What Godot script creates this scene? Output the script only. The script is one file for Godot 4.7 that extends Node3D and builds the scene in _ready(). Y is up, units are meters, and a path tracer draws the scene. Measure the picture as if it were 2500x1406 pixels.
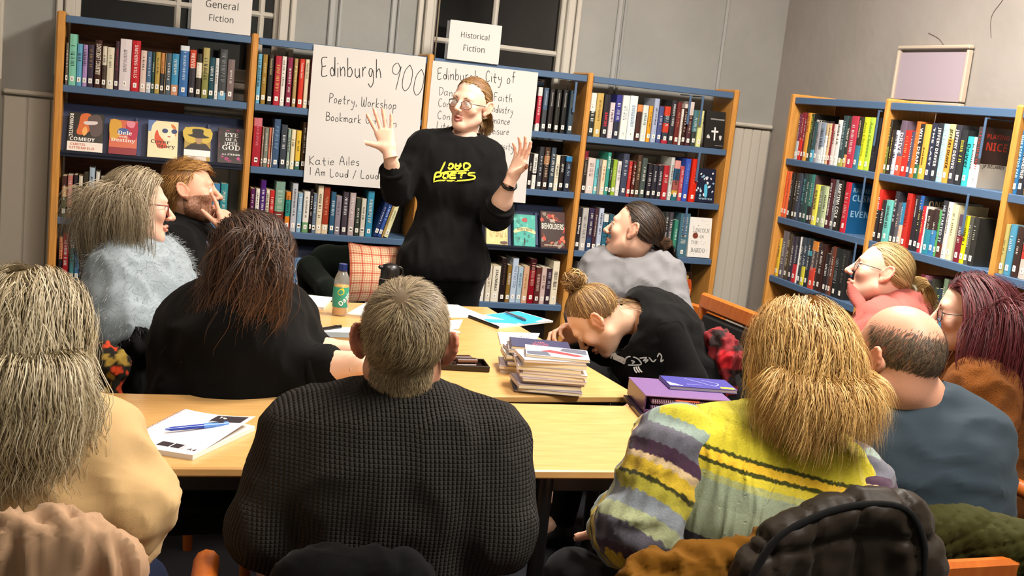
extends Node3D
# Evening workshop in a library room. x runs along the back bookcase, y is up, z comes from the back bookcase towards the viewer; metres.
var mats := {}
var used := {}
var seat_at := []
var rng := RandomNumberGenerator.new()
var fn := FastNoiseLite.new()
func _ready():
	rng.seed = 7
	fn.seed = 3
	fn.frequency = 1.0
	fn.fractal_octaves = 2
	var cam := Camera3D.new()
	cam.name = "camera"
	add_child(cam)
	cam.fov = 28.0986
	cam.near = 0.05
	cam.transform = Transform3D(Basis(Vector3(0.948311, 0.105084, 0.299439), Vector3(-0.049953, 0.981250, -0.186156), Vector3(-0.313387, 0.161576, 0.935779)), Vector3(0.392423, 1.581043, 6.161480))
	var we := WorldEnvironment.new()
	we.name = "environment"
	var e := Environment.new()
	e.background_mode = Environment.BG_COLOR
	e.background_color = Color(0.012, 0.013, 0.016)
	e.tonemap_mode = Environment.TONE_MAPPER_LINEAR
	e.tonemap_exposure = 1.9
	e.sdfgi_enabled = true
	e.ssao_enabled = true
	e.ssil_enabled = true
	we.environment = e
	add_child(we)
	ceiling_lamp("ceiling_light", Vector3(2.6, 3.3, 2.55), Vector2(0.6, 1.2), Color(1.0, 0.965, 0.92), 10.5, "white ceiling panel lamp over the right side of the table")
	ceiling_lamp("ceiling_light", Vector3(0.6, 3.3, 2.6), Vector2(0.6, 0.6), Color(1.0, 0.9, 0.82), 1.8, "small warm ceiling panel lamp over the left chairs")
	ceiling_lamp("ceiling_light", Vector3(2.1, 3.3, 5.2), Vector2(0.6, 1.2), Color(1.0, 0.96, 0.91), 8.0, "ceiling panel lamp behind the front row of chairs")
	wall_lamp(Vector3(3.9, 2.75, 2.1), Color(1.0, 0.62, 0.48), 0.2)
	room()
	bookcases()
	all_books()
	tables()
	table_things()
	people()
	seats()
	coats()
func ceiling_lamp(called: String, at: Vector3, size: Vector2, col: Color, energy: float, label: String):
	var t := thing(called, label, "ceiling light", at)
	var g := G.new()
	g.box(Vector3(0, 0.05, 0), Vector3(size.x + 0.06, 0.06, size.y + 0.06), 0.008)
	put("housing", g, mat("lamp_white", Color(0.9, 0.9, 0.88), 0.5), t)
	g = G.new()
	g.box(Vector3(0, 0.015, 0), Vector3(size.x, 0.012, size.y), 0.003)
	var m := StandardMaterial3D.new()
	m.albedo_color = Color(0.9, 0.9, 0.9)
	m.emission_enabled = true
	m.emission = col
	m.emission_energy_multiplier = 1.5
	put("diffuser", g, m, t)
	var l := AreaLight3D.new()
	l.name = "lamp_glow"
	l.area_size = size
	l.light_color = col
	l.light_energy = energy
	l.light_size = 0.3
	l.shadow_enabled = true
	l.set("area_range", 14.0)
	l.rotation = Vector3(-PI / 2, 0, 0)
	l.position = Vector3(0, -0.01, 0)
	t.add_child(l, true)
func wall_lamp(at: Vector3, col: Color, energy: float):
	var t := thing("wall_lamp", "small warm wall lamp above the side bookcase", "lamp", at)
	var g := G.new()
	g.lathe([Vector2(0.0, -0.02), Vector2(0.05, -0.02), Vector2(0.09, 0.1), Vector2(0.085, 0.1), Vector2(0.045, -0.015)], 20)
	put("lamp_shade", g, mat("lamp_shade", Color(0.85, 0.75, 0.65), 0.7), t)
	g = G.new()
	g.box(Vector3(0.13, 0, 0), Vector3(0.2, 0.02, 0.02), 0.003)
	put("arm", g, mat("dark_metal", Color(0.1, 0.1, 0.11), 0.4, 0.6), t)
	g = G.new()
	g.ball(Vector3(0, 0.04, 0), Vector3(0.025, 0.03, 0.025), 12, 8)
	var m := StandardMaterial3D.new()
	m.emission_enabled = true
	m.emission = col
	m.emission_energy_multiplier = 2.0
	put("bulb", g, m, t)
	var l := OmniLight3D.new()
	l.name = "bulb_glow"
	l.light_color = col
	l.light_energy = energy
	l.light_size = 0.05
	l.omni_range = 10.0
	l.omni_attenuation = 2.0
	l.shadow_enabled = true
	l.position = Vector3(0, 0.12, 0)
	t.add_child(l, true)
# ---------------------------------------------------------------- naming
func numbered(called: String) -> String:
	var n: int = used.get(called, 0)
	used[called] = n + 1
	return called if n == 0 else "%s_%03d" % [called, n]
func thing(called: String, label: String, category: String, at := Vector3.ZERO, turn := 0.0, group := "") -> Node3D:
	var o := Node3D.new()
	o.name = numbered(called)
	add_child(o)
	o.position = at
	o.rotation.y = turn
	tag(o, label, category, group)
	return o
func tag(o: Node, label: String, category: String, group := ""):
	o.set_meta("label", label)
	o.set_meta("category", category)
	if group != "":
		o.set_meta("group", group)
func put(called: String, g: G, m: Material, parent: Node = null) -> MeshInstance3D:
	var o := MeshInstance3D.new()
	o.mesh = g.commit()
	o.material_override = null
	o.mesh.surface_set_material(0, m)
	if parent == null:
		o.name = numbered(called)
		add_child(o)
	else:
		o.name = called
		parent.add_child(o, true)
	return o
func struct(called: String, g: G, m: Material, parent: Node = null) -> MeshInstance3D:
	var o := put(called, g, m, parent)
	if parent == null:
		o.set_meta("kind", "structure")
	return o
func mat(key: String, col: Color, rough := 0.7, metal := 0.0) -> StandardMaterial3D:
	if mats.has(key):
		return mats[key]
	var m := StandardMaterial3D.new()
	m.resource_name = key
	m.albedo_color = col
	m.roughness = rough
	m.metallic = metal
	mats[key] = m
	return m
func vcol(key: String, rough := 0.7, spec := 0.5) -> StandardMaterial3D:
	if mats.has(key):
		return mats[key]
	var m := mat(key, Color.WHITE, rough)
	m.vertex_color_use_as_albedo = true
	m.metallic_specular = spec
	return m
func lin(hex: String) -> Color:
	return Color(hex).srgb_to_linear()
func noise_tex(seed_: int, freq: float, ramp: Array, oct := 4, size := 512, normal := false, bump := 2.0) -> NoiseTexture2D:
	var n := FastNoiseLite.new()
	n.seed = seed_
	n.frequency = freq
	n.fractal_octaves = oct
	var t := NoiseTexture2D.new()
	t.width = size
	t.height = size
	t.seamless = true
	t.noise = n
	if normal:
		t.as_normal_map = true
		t.bump_strength = bump
	if ramp.size():
		var gr := Gradient.new()
		gr.offsets = PackedFloat32Array([0.0, 1.0]) if ramp.size() == 2 else PackedFloat32Array([0.0, 0.5, 1.0])
		gr.colors = PackedColorArray(ramp)
		t.color_ramp = gr
	return t
# ---------------------------------------------------------------- mesh builder: front faces clockwise
class G:
	var v := PackedVector3Array()
	var n := PackedVector3Array()
	var c := PackedColorArray()
	var u := PackedVector2Array()
	var i := PackedInt32Array()
	var col := Color.WHITE
	var colored := false
	var xf := Transform3D()
	func pt(p: Vector3, nn: Vector3, uv := Vector2.ZERO) -> int:
		v.append(xf * p)
		n.append((xf.basis * nn).normalized())
		c.append(col)
		u.append(uv)
		return v.size() - 1
	func tri(a: int, b: int, d: int):
		i.append(a)
		i.append(d)
		i.append(b)
	func quad(a: Vector3, b: Vector3, cc: Vector3, d: Vector3, uv := false):
		var nn := (b - a).cross(d - a)
		if nn.length_squared() < 1e-14:
			nn = (cc - b).cross(d - b)
		nn = nn.normalized()
		var k := pt(a, nn, Vector2(0, 1) if uv else Vector2.ZERO)
		pt(b, nn, Vector2(1, 1) if uv else Vector2.ZERO)
		pt(cc, nn, Vector2(1, 0) if uv else Vector2.ZERO)
		pt(d, nn, Vector2(0, 0) if uv else Vector2.ZERO)
		tri(k, k + 1, k + 2)
		tri(k, k + 2, k + 3)
	func poly(p: Array):
		var nn: Vector3 = (p[1] - p[0]).cross(p[2] - p[0]).normalized()
		var k := v.size()
		for q in p:
			pt(q, nn)
		for j in range(1, p.size() - 1):
			tri(k, k + j, k + j + 1)
	func box(at: Vector3, size: Vector3, b := 0.0):
		var h := size * 0.5
		b = minf(b, minf(h.x, minf(h.y, h.z)) * 0.9)
		for ax in 3:
			for s in [-1.0, 1.0]:
				var w := Vector3.ZERO
				w[ax] = s
				var uu := Vector3.ZERO
				uu[(ax + 1) % 3] = 1.0
				var vv := w.cross(uu)
				var o := at + w * h[ax]
				var du := uu * (h[(ax + 1) % 3] - b)
				var dv := vv * (absf(vv.dot(h)) - b)
				quad(o - du - dv, o + du - dv, o + du + dv, o - du + dv)
		if b <= 0.0:
			return
		for ax in 3:
			var a1 := (ax + 1) % 3
			var a2 := (ax + 2) % 3
			for s1 in [-1.0, 1.0]:
				for s2 in [-1.0, 1.0]:
					var l := Vector3.ZERO
					l[ax] = h[ax] - b
					var p1 := at
					p1[a1] += s1 * h[a1]
					p1[a2] += s2 * (h[a2] - b)
					var p2 := at
					p2[a1] += s1 * (h[a1] - b)
					p2[a2] += s2 * h[a2]
					_edge(p1, p2, l, at)
		for sx in [-1.0, 1.0]:
			for sy in [-1.0, 1.0]:
				for sz in [-1.0, 1.0]:
					var s := Vector3(sx, sy, sz)
					var q := at + (h - Vector3(b, b, b)) * s
					var t := [q + Vector3(sx * b, 0, 0), q + Vector3(0, sy * b, 0), q + Vector3(0, 0, sz * b)]
					if sx * sy * sz < 0:
						t.reverse()
					poly(t)
	func _edge(p1: Vector3, p2: Vector3, l: Vector3, at: Vector3):
		var nn := (p2 - p1).cross(l)
		if nn.dot((p1 + p2) * 0.5 - at) > 0:
			quad(p1 - l, p2 - l, p2 + l, p1 + l)
		else:
			quad(p2 - l, p1 - l, p1 + l, p2 + l)
	func tube(p: PackedVector3Array, r: PackedFloat32Array, sides := 8, flat := 1.0, flat_axis := Vector3.ZERO):
		var k := v.size()
		var m := p.size()
		var up := Vector3(0.13, 0.97, 0.21)
		for j in m:
			var d := (p[mini(j + 1, m - 1)] - p[maxi(j - 1, 0)]).normalized()
			var a := up - d * up.dot(d)
			if a.length() < 0.05:
				a = d.cross(Vector3(1, 0, 0.3))
			a = a.normalized()
			up = a
			var b := d.cross(a)
			for s in sides:
				var t := TAU * s / sides
				var o := a * cos(t) + b * sin(t)
				var off := o * r[mini(j, r.size() - 1)]
				if flat != 1.0:
					off -= flat_axis * off.dot(flat_axis) * (1.0 - flat)
				pt(p[j] + off, o, Vector2(float(s) / sides, float(j) / m))
		for j in m - 1:
			for s in sides:
				var a := k + j * sides + s
				var b := k + j * sides + (s + 1) % sides
				tri(a, b, b + sides)
				tri(a, b + sides, a + sides)
		for e: int in [0, m - 1]:
			var d2 := (p[0] - p[1]).normalized() if e == 0 else (p[m - 1] - p[m - 2]).normalized()
			var cc := pt(p[e] + d2 * r[mini(e, r.size() - 1)] * 0.35, d2)
			for s in sides:
				var a: int = k + e * sides + s
				var b: int = k + e * sides + (s + 1) % sides
				if e == 0:
					tri(cc, b, a)
				else:
					tri(cc, a, b)
	func lathe(prof: Array, seg := 24, at := Vector3.ZERO):
		var k := v.size()
		var m := prof.size()
		for j in m:
			var a: Vector2 = prof[maxi(j - 1, 0)]
			var b: Vector2 = prof[mini(j + 1, m - 1)]
			var t := (b - a).normalized()
			for s in seg + 1:
				var w := TAU * s / seg
				var q: Vector2 = prof[j]
				pt(at + Vector3(cos(w) * q.x, q.y, sin(w) * q.x), Vector3(cos(w) * t.y, -t.x, sin(w) * t.y), Vector2(float(s) / seg, 1.0 - float(j) / (m - 1)))
		for j in m - 1:
			for s in seg:
				var a := k + j * (seg + 1) + s
				tri(a, a + seg + 1, a + seg + 2)
				tri(a, a + seg + 2, a + 1)
	func ball(at: Vector3, r: Vector3, seg := 16, rings := 10):
		var k := v.size()
		for j in rings + 1:
			var t := PI * j / rings
			for s in seg + 1:
				var w := TAU * s / seg
				var d := Vector3(cos(w) * sin(t), -cos(t), sin(w) * sin(t))
				pt(at + d * r, d / r, Vector2(float(s) / seg, 1.0 - float(j) / rings))
		for j in rings:
			for s in seg:
				var a := k + j * (seg + 1) + s
				tri(a, a + seg + 1, a + seg + 2)
				tri(a, a + seg + 2, a + 1)
	func slab(p: Array, y0: float, y1: float):
		var top := []
		var low := []
		for q in p:
			top.append(Vector3(q.x, y1, q.y))
			low.append(Vector3(q.x, y0, q.y))
		poly(top)
		var rl := low.duplicate()
		rl.reverse()
		poly(rl)
		var m := p.size()
		for j in m:
			quad(low[j], low[(j + 1) % m], top[(j + 1) % m], top[j])
	func ribbon(p: PackedVector3Array, w: float, nn: Vector3):
		var k := v.size()
		var m := p.size()
		if m < 2:
			return
		for j in m:
			var d := (p[mini(j + 1, m - 1)] - p[maxi(j - 1, 0)]).normalized()
			var s := nn.cross(d).normalized() * w * 0.5
			pt(p[j] - s, nn)
			pt(p[j] + s, nn)
		for j in m - 1:
			var a := k + j * 2
			tri(a + 1, a, a + 2)
			tri(a + 1, a + 2, a + 3)
	func add(vv: PackedVector3Array, nn: PackedVector3Array, ii: PackedInt32Array, cc := PackedColorArray(), uu := PackedVector2Array()):
		var k := v.size()
		v.append_array(vv)
		n.append_array(nn)
		if cc.size():
			c.append_array(cc)
		else:
			var f := PackedColorArray()
			f.resize(vv.size())
			f.fill(col)
			c.append_array(f)
		if uu.size():
			u.append_array(uu)
		else:
			var f2 := PackedVector2Array()
			f2.resize(vv.size())
			u.append_array(f2)
		for q in ii:
			i.append(q + k)
	func commit() -> ArrayMesh:
		var a := []
		a.resize(Mesh.ARRAY_MAX)
		a[Mesh.ARRAY_VERTEX] = v
		a[Mesh.ARRAY_NORMAL] = n
		a[Mesh.ARRAY_COLOR] = c
		a[Mesh.ARRAY_TEX_UV] = u
		a[Mesh.ARRAY_INDEX] = i
		var m := ArrayMesh.new()
		m.add_surface_from_arrays(Mesh.PRIMITIVE_TRIANGLES, a)
		return m
func spline(p: Array, n: int) -> PackedVector3Array:
	var o := PackedVector3Array()
	var m := p.size()
	for j in m - 1:
		for k in n:
			o.append((p[j] as Vector3).cubic_interpolate(p[j + 1], p[maxi(j - 1, 0)], p[mini(j + 2, m - 1)], float(k) / n))
	o.append(p[m - 1])
	return o
func lettering(text: String, font: String, bold := false) -> PackedVector3Array:
	var key := "text:" + text + font + str(bold)
	if mats.has(key):
		return mats[key]
	var tm := TextMesh.new()
	var f := SystemFont.new()
	f.font_names = PackedStringArray([font])
	f.font_weight = 700 if bold else 400
	tm.font = f
	tm.font_size = 32
	tm.pixel_size = 0.01
	tm.curve_step = 2.5
	tm.depth = 0.0
	tm.text = text
	var a := tm.get_mesh_arrays()
	var o := PackedVector3Array()
	if a.size() and a[Mesh.ARRAY_VERTEX] != null:
		var vv: PackedVector3Array = a[Mesh.ARRAY_VERTEX]
		if a[Mesh.ARRAY_INDEX] != null and a[Mesh.ARRAY_INDEX].size():
			for q in a[Mesh.ARRAY_INDEX]:
				o.append(vv[q])
		else:
			o = vv
	mats[key] = o
	return o
# text laid on a plane: o its centre, x along the line, y up the letters; fitted into w by h
func write(g: G, text: String, o: Vector3, x: Vector3, y: Vector3, w: float, h: float, font := "Droid Sans", bold := false, stretch := false):
	var p := lettering(text, font, bold)
	if p.is_empty():
		return
	var lo := p[0]
	var hi := p[0]
	for q in p:
		lo = lo.min(q)
		hi = hi.max(q)
	var s := hi - lo
	var sx := w / maxf(s.x, 1e-6)
	var sy := h / maxf(s.y, 1e-6)
	if not stretch:
		sx = minf(sx, sy)
		sy = sx
	var c := (lo + hi) * 0.5
	var nn := x.cross(y)
	for j in range(0, p.size(), 3):
		var k := []
		for q in 3:
			var d := p[j + q] - c
			k.append(g.pt(o + x * d.x * sx + y * d.y * sy, nn))
		g.i.append(k[0])
		g.i.append(k[1])
		g.i.append(k[2])
# ---------------------------------------------------------------- the room
func wall_paint(key: String, a: Color, b: Color) -> StandardMaterial3D:
	if mats.has(key):
		return mats[key]
	var m := mat(key, Color.WHITE, 0.82)
	m.albedo_texture = noise_tex(11, 0.006, [a, b], 4, 512)
	m.uv1_triplanar = true
	m.uv1_world_triplanar = true
	m.uv1_scale = Vector3(0.5, 0.5, 0.5)
	m.heightmap_enabled = true
	m.heightmap_texture = noise_tex(5, 0.05, [], 3, 512)
	m.heightmap_scale = 0.12
	return m
func room():
	var paint := wall_paint("grey_paint", Color(0.60, 0.605, 0.585), Color(0.65, 0.65, 0.63))
	var white := mat("white_gloss", Color(0.80, 0.78, 0.73), 0.35)
	var g := G.new()
	g.box(Vector3(1.5, -0.05, 3.4), Vector3(5.7, 0.1, 8.0), 0.0)
	var fl := mat("carpet", Color.WHITE, 0.95)
	fl.albedo_texture = noise_tex(21, 0.2, [Color(0.07, 0.08, 0.11), Color(0.14, 0.14, 0.17)], 3, 512)
	fl.uv1_triplanar = true
	fl.uv1_scale = Vector3(2, 2, 2)
	struct("floor", g, fl)
	g = G.new()
	g.box(Vector3(1.5, 3.47, 3.4), Vector3(5.7, 0.1, 8.0), 0.0)
	struct("ceiling", g, mat("ceiling_paint", Color(0.82, 0.81, 0.78), 0.9))
	var zf := -0.33
	g = G.new()
	var y0 := 1.5
	var y1 := 3.1
	for r in [[-1.3, 0.0, 0.0, 3.42], [1.12, 1.88, 0.0, 3.42], [2.76, 4.35, 0.0, 3.42], [0.0, 1.12, 0.0, y0], [0.0, 1.12, y1, 3.42], [1.88, 2.76, 0.0, y0], [1.88, 2.76, y1, 3.42]]:
		g.box(Vector3((r[0] + r[1]) / 2, (r[2] + r[3]) / 2, zf - 0.11), Vector3(r[1] - r[0], r[3] - r[2], 0.22), 0.0)
	struct("wall_back", g, paint)
	g = G.new()
	g.box(Vector3(4.27, 1.71, 3.5), Vector3(0.2, 3.42, 7.9), 0.0)
	struct("wall_right", g, wall_paint("lamplit_grey_paint", Color(0.61, 0.585, 0.56), Color(0.65, 0.625, 0.60)))  # grey wall with the pinkish lamplight tint mixed into its colour
	g = G.new()
	g.box(Vector3(-1.3, 1.71, 3.5), Vector3(0.2, 3.42, 7.9), 0.0)
	struct("wall_left", g, paint)
	g = G.new()
	g.box(Vector3(1.5, 1.71, 7.4), Vector3(5.7, 3.42, 0.2), 0.0)
	struct("wall_front", g, paint)
	window("window_1", 0.0, 1.12, y0, y1, zf, [0.55, 0.985], [1.885, 2.35, 2.8])
	window("window_2", 1.88, 2.76, y0, y1, zf, [2.3], [1.865, 2.35, 2.8])
	for q in [[1.36, 0.035, 1], [1.405, 0.02, 2], [1.7, 0.03, 3], [1.73, 0.015, 4], [3.05, 0.03, 5], [3.085, 0.015, 6], [3.75, 0.02, 7]]:
		g = G.new()
		g.box(Vector3(q[0], 2.4, zf + 0.006), Vector3(q[1], 2.0, 0.024), 0.006)
		struct("trim_%d" % q[2], g, mat("grey_gloss", Color(0.66, 0.665, 0.65), 0.4))
	g = G.new()
	g.box(Vector3(-0.62, 1.71, zf + 0.05), Vector3(0.66, 3.4, 0.12), 0.01)
	g.box(Vector3(-0.3, 2.4, zf + 0.1), Vector3(0.035, 2.0, 0.03), 0.008)
	struct("trim_8", g, white)
	dado("trim_9", Vector3(-0.28, 0, zf), Vector3(1, 0, 0), 3.86, 1.36, 0.115, white, [[0.0, 0.4]], 3)
	dado("trim_10", Vector3(3.6, 0, zf), Vector3(1, 0, 0), 0.56, 1.585, 0.062, white, [[0.0, 0.56]], 9)
	var t := thing("notice_board", "blank lilac board in a cream frame on the wall above the side bookcase", "notice board", Vector3(4.165, 1.79, 1.175))
	g = G.new()
	g.box(Vector3(-0.012, 0.12, 0), Vector3(0.02, 0.24, 0.52), 0.002)
	put("panel", g, mat("lilac_board", Color(0.70, 0.64, 0.68), 0.6), t)
	for q in [[0.0, 0.27, -0.27, 0.02, 0.56, 0.02], [0.0, -0.01, -0.27, 0.02, 0.56, 0.02]]:
		g = G.new()
		g.box(Vector3(-0.018, 0.125 + q[1] - 0.13, 0), Vector3(0.03, 0.018, 0.56), 0.004)
		put("frame", g, mat("cream_frame", Color(0.78, 0.72, 0.64), 0.5), t)
	for s in [-1.0, 1.0]:
		g = G.new()
		g.box(Vector3(-0.018, 0.125, s * 0.271), Vector3(0.03, 0.25, 0.018), 0.004)
		put("frame", g, mat("cream_frame", Color.WHITE), t)
	g = G.new()
	g.tube(spline([Vector3(4.168, 2.42, 1.55), Vector3(4.168, 2.3, 1.6), Vector3(4.168, 2.2, 1.53), Vector3(4.168, 2.1, 1.55)], 5), PackedFloat32Array([0.0016]), 5)
	g.tube(spline([Vector3(4.168, 2.13, 1.08), Vector3(4.168, 2.1, 1.17), Vector3(4.168, 2.055, 1.23)], 4), PackedFloat32Array([0.0016]), 5)
	struct("trim_11", g, mat("crack", Color(0.42, 0.36, 0.33), 0.9))
func window(called: String, xa: float, xb: float, ya: float, yb: float, zf: float, bars: Array, rails: Array):
	var white := mat("white_gloss", Color.WHITE)
	var g := G.new()
	var w := xb - xa
	for s in [xa, xb]:
		var k := 1.0 if s == xa else -1.0
		g.box(Vector3(s + k * 0.02, (ya + yb) / 2, zf + 0.01), Vector3(0.05, yb - ya + 0.1, 0.05), 0.008)
		g.box(Vector3(s + k * 0.055, (ya + yb) / 2, zf - 0.03), Vector3(0.03, yb - ya, 0.05), 0.006)
		g.box(Vector3(s - k * 0.03, (ya + yb) / 2, zf + 0.012), Vector3(0.03, yb - ya + 0.1, 0.03), 0.006)
	g.box(Vector3((xa + xb) / 2, yb, zf), Vector3(w + 0.1, 0.06, 0.05), 0.008)
	g.box(Vector3((xa + xb) / 2, ya - 0.01, zf + 0.02), Vector3(w + 0.06, 0.035, 0.05), 0.008)
	g.box(Vector3((xa + xb) / 2, ya + 0.045, zf - 0.04), Vector3(w - 0.1, 0.07, 0.04), 0.006)
	var f := struct(called, g, white)
	for x in bars:
		g = G.new()
		g.box(Vector3(x, (ya + yb) / 2, zf - 0.035), Vector3(0.032, yb - ya, 0.035), 0.01)
		put("glazing_bar", g, white, f)
	for y in rails:
		g = G.new()
		g.box(Vector3((xa + xb) / 2, y, zf - 0.036), Vector3(w - 0.1, 0.03, 0.035), 0.01)
		put("glazing_bar", g, white, f)
	var pm := mat("night_pane", Color(0.05, 0.055, 0.06, 0.25), 0.03)
	pm.transparency = BaseMaterial3D.TRANSPARENCY_ALPHA
	var xs := [xa + 0.05] + bars + [xb - 0.05]
	var ys := [ya + 0.05] + rails + [yb - 0.03]
	for a in xs.size() - 1:
		for b in ys.size() - 1:
			g = G.new()
			g.box(Vector3((xs[a] + xs[a + 1]) / 2, (ys[b] + ys[b + 1]) / 2, zf - 0.045), Vector3(xs[a + 1] - xs[a] - 0.02, ys[b + 1] - ys[b] - 0.02, 0.004), 0.0)
			put("pane", g, pm, f)
	if called == "window_2":
		g = G.new()
		g.tube(PackedVector3Array([Vector3(1.955, yb, zf + 0.02), Vector3(1.952, 2.2, zf + 0.022), Vector3(1.955, ya + 0.1, zf + 0.02)]), PackedFloat32Array([0.005]), 6)
		put("sash_cord", g, mat("cord", Color(0.55, 0.5, 0.42), 0.9), f)
func dado(called: String, at: Vector3, dir: Vector3, length: float, h: float, pitch: float, m: Material, runs: Array, boards: int):
	var g := G.new()
	var c := at + dir * length / 2
	g.box(c + Vector3(0, h - 0.012, 0.02), Vector3(length, 0.025, 0.045), 0.008)
	g.box(c + Vector3(0, h / 2 - 0.02, 0.004), Vector3(length, h - 0.03, 0.008), 0.0)
	var o := struct(called, g, m)
	var n := int(length / pitch)
	for k in n:
		var b := G.new()
		b.box(at + dir * (pitch * (k + 0.5)) + Vector3(0, h / 2 - 0.015, 0.012), Vector3(pitch - 0.006, h - 0.04, 0.012), 0.004)
		put("board", b, m, o)
# ---------------------------------------------------------------- bookcases
func wood(key: String, a: Color, b: Color, rough := 0.45, sc := Vector3(1.2, 14, 14)) -> StandardMaterial3D:
	if mats.has(key):
		return mats[key]
	var m := mat(key, Color.WHITE, rough)
	m.albedo_texture = noise_tex(31, 0.012, [a, a.lerp(b, 0.4), b], 5, 512)
	m.uv1_triplanar = true
	m.uv1_scale = sc
	return m
const LEVELS := [1.416, 1.09, 0.757, 0.43, 0.1]
func bookcase(t: Node3D, bays: int, skip: Dictionary):
	var oak := wood("oak_upright", Color(0.78, 0.53, 0.24), Color(0.86, 0.63, 0.32), 0.4, Vector3(9, 0.8, 9))
	var blue := mat("blue_steel", Color(0.32, 0.43, 0.56), 0.42, 0.1)
	var navy := mat("navy_steel", Color(0.10, 0.13, 0.20), 0.5, 0.1)
	for k in bays + 1:
		var g := G.new()
		var w := 0.034 if k > 0 else 0.04
		g.box(Vector3(k * 0.93, 0.885, -0.128), Vector3(w, 1.77, 0.27), 0.008)
		put("upright", g, oak, t)
	for k in bays:
		var x := k * 0.93 + 0.465
		var w := 0.89
		var g := G.new()
		g.box(Vector3(x, 1.735, -0.012), Vector3(w, 0.036, 0.02), 0.003)
		g.box(Vector3(x, 1.748, -0.13), Vector3(w, 0.006, 0.24), 0.001)
		put("top_rail", g, blue, t)
		for j in LEVELS.size():
			if skip.has(Vector2i(k, j)):
				continue
			g = G.new()
			g.box(Vector3(x, LEVELS[j] - 0.018, -0.008), Vector3(w, 0.036, 0.018), 0.003)
			g.box(Vector3(x, LEVELS[j] - 0.003, -0.13), Vector3(w, 0.006, 0.24), 0.0)
			put("shelf", g, blue, t)
			g = G.new()
			for s in [-1.0, 1.0]:
				g.poly([Vector3(x + s * 0.44, LEVELS[j], -0.25), Vector3(x + s * 0.44, LEVELS[j] - 0.03, -0.03), Vector3(x + s * 0.44, LEVELS[j], -0.02)])
			put("bracket", g, navy, t)
		g = G.new()
		g.box(Vector3(x, 0.04, -0.03), Vector3(w, 0.08, 0.02), 0.002)
		put("plinth", g, navy, t)
func bookcases():
	var t := thing("bookcase", "long library bookcase with oak uprights and blue steel shelves along the window wall", "bookcase")
	var display := {Vector2i(0, 1): 1, Vector2i(2, 2): 1, Vector2i(1, 3): 1}
	bookcase(t, 4, display)
	var ply := wood("plywood", Color(0.36, 0.20, 0.08), Color(0.50, 0.30, 0.13), 0.6, Vector3(1, 8, 8))
	var g := G.new()
	g.box(Vector3(0.32, 1.255, -0.27), Vector3(0.58, 0.95, 0.012), 0.0)
	put("back_panel", g, ply, t)
	g = G.new()
	g.box(Vector3(0.465, 0.38, -0.27), Vector3(0.89, 0.72, 0.012), 0.0)
	put("back_panel", g, wood("dark_ply", Color(0.07, 0.045, 0.03), Color(0.11, 0.07, 0.04), 0.7), t)
	for q in [[1, 0.71, 1.3], [2, 0.71, 1.3], [3, 0.62, 1.1]]:
		g = G.new()
		g.box(Vector3(q[0] * 0.93 + 0.465, q[1], -0.272), Vector3(0.89, q[2], 0.01), 0.0)
		put("back_panel", g, wood("grey_ply", Color(0.13, 0.11, 0.085), Color(0.17, 0.145, 0.11), 0.7), t)
	for k in display:
		var x: float = k.x * 0.93 + 0.465
		var y: float = LEVELS[k.y]
		g = G.new()
		g.box(Vector3(x, y - 0.012, -0.01), Vector3(0.89, 0.03, 0.02), 0.003)
		g.box(Vector3(x, y - 0.012, -0.05), Vector3(0.89, 0.01, 0.1), 0.0)
		put("display_lip", g, mat("navy_steel", Color.WHITE), t)
		g = G.new()
		g.xf = Transform3D(Basis(Vector3(1, 0, 0), -0.42), Vector3(x, y + 0.11, -0.115))
		g.box(Vector3.ZERO, Vector3(0.89, 0.26, 0.008), 0.0)
		for d in 4:
			g.box(Vector3(-0.27 + d * 0.18, -0.02, 0.012), Vector3(0.018, 0.2, 0.018), 0.002)
		put("display_back", g, mat("display_blue", Color(0.19, 0.25, 0.40), 0.5), t)
	for q in [[2, 0.845, 0], [3, 0.63, 0], [3, 0.71, 0], [3, 0.735, 1], [3, 0.70, 2]]:
		support(t, q[0] * 0.93 + q[1], 1.71 if q[2] == 0 else LEVELS[q[2] - 1] - 0.03)
	var ang := 1.61733
	t = thing("bookcase", "library bookcase with oak uprights and blue shelves along the right-hand side wall", "bookcase", Vector3(3.8139, 0, 0.4688), -ang)
	bookcase(t, 3, {})
	for k in 3:
		g = G.new()
		g.box(Vector3(k * 0.93 + (0.465 if k == 0 else 0.38), 0.87, -0.262), Vector3(0.89 if k == 0 else 0.72, 1.72, 0.01), 0.0)
		put("back_panel", g, wood("oak_back", Color(0.55, 0.34, 0.13), Color(0.66, 0.43, 0.19), 0.6), t)
	for q in [[0, 0.87, 0], [1, 0.74, 0], [0, 0.84, 1], [1, 0.71, 1], [0, 0.85, 2]]:
		support(t, q[0] * 0.93 + q[1], 1.71 if q[2] == 0 else LEVELS[q[2] - 1] - 0.03)
func support(t: Node3D, x: float, y: float):
	var g := G.new()
	g.box(Vector3(x, y - 0.085, 0.004), Vector3(0.014, 0.17, 0.004), 0.001)
	g.box(Vector3(x, y - 0.002, -0.06), Vector3(0.014, 0.006, 0.13), 0.001)
	put("book_support", g, mat("blue_steel", Color.WHITE), t)
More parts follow.
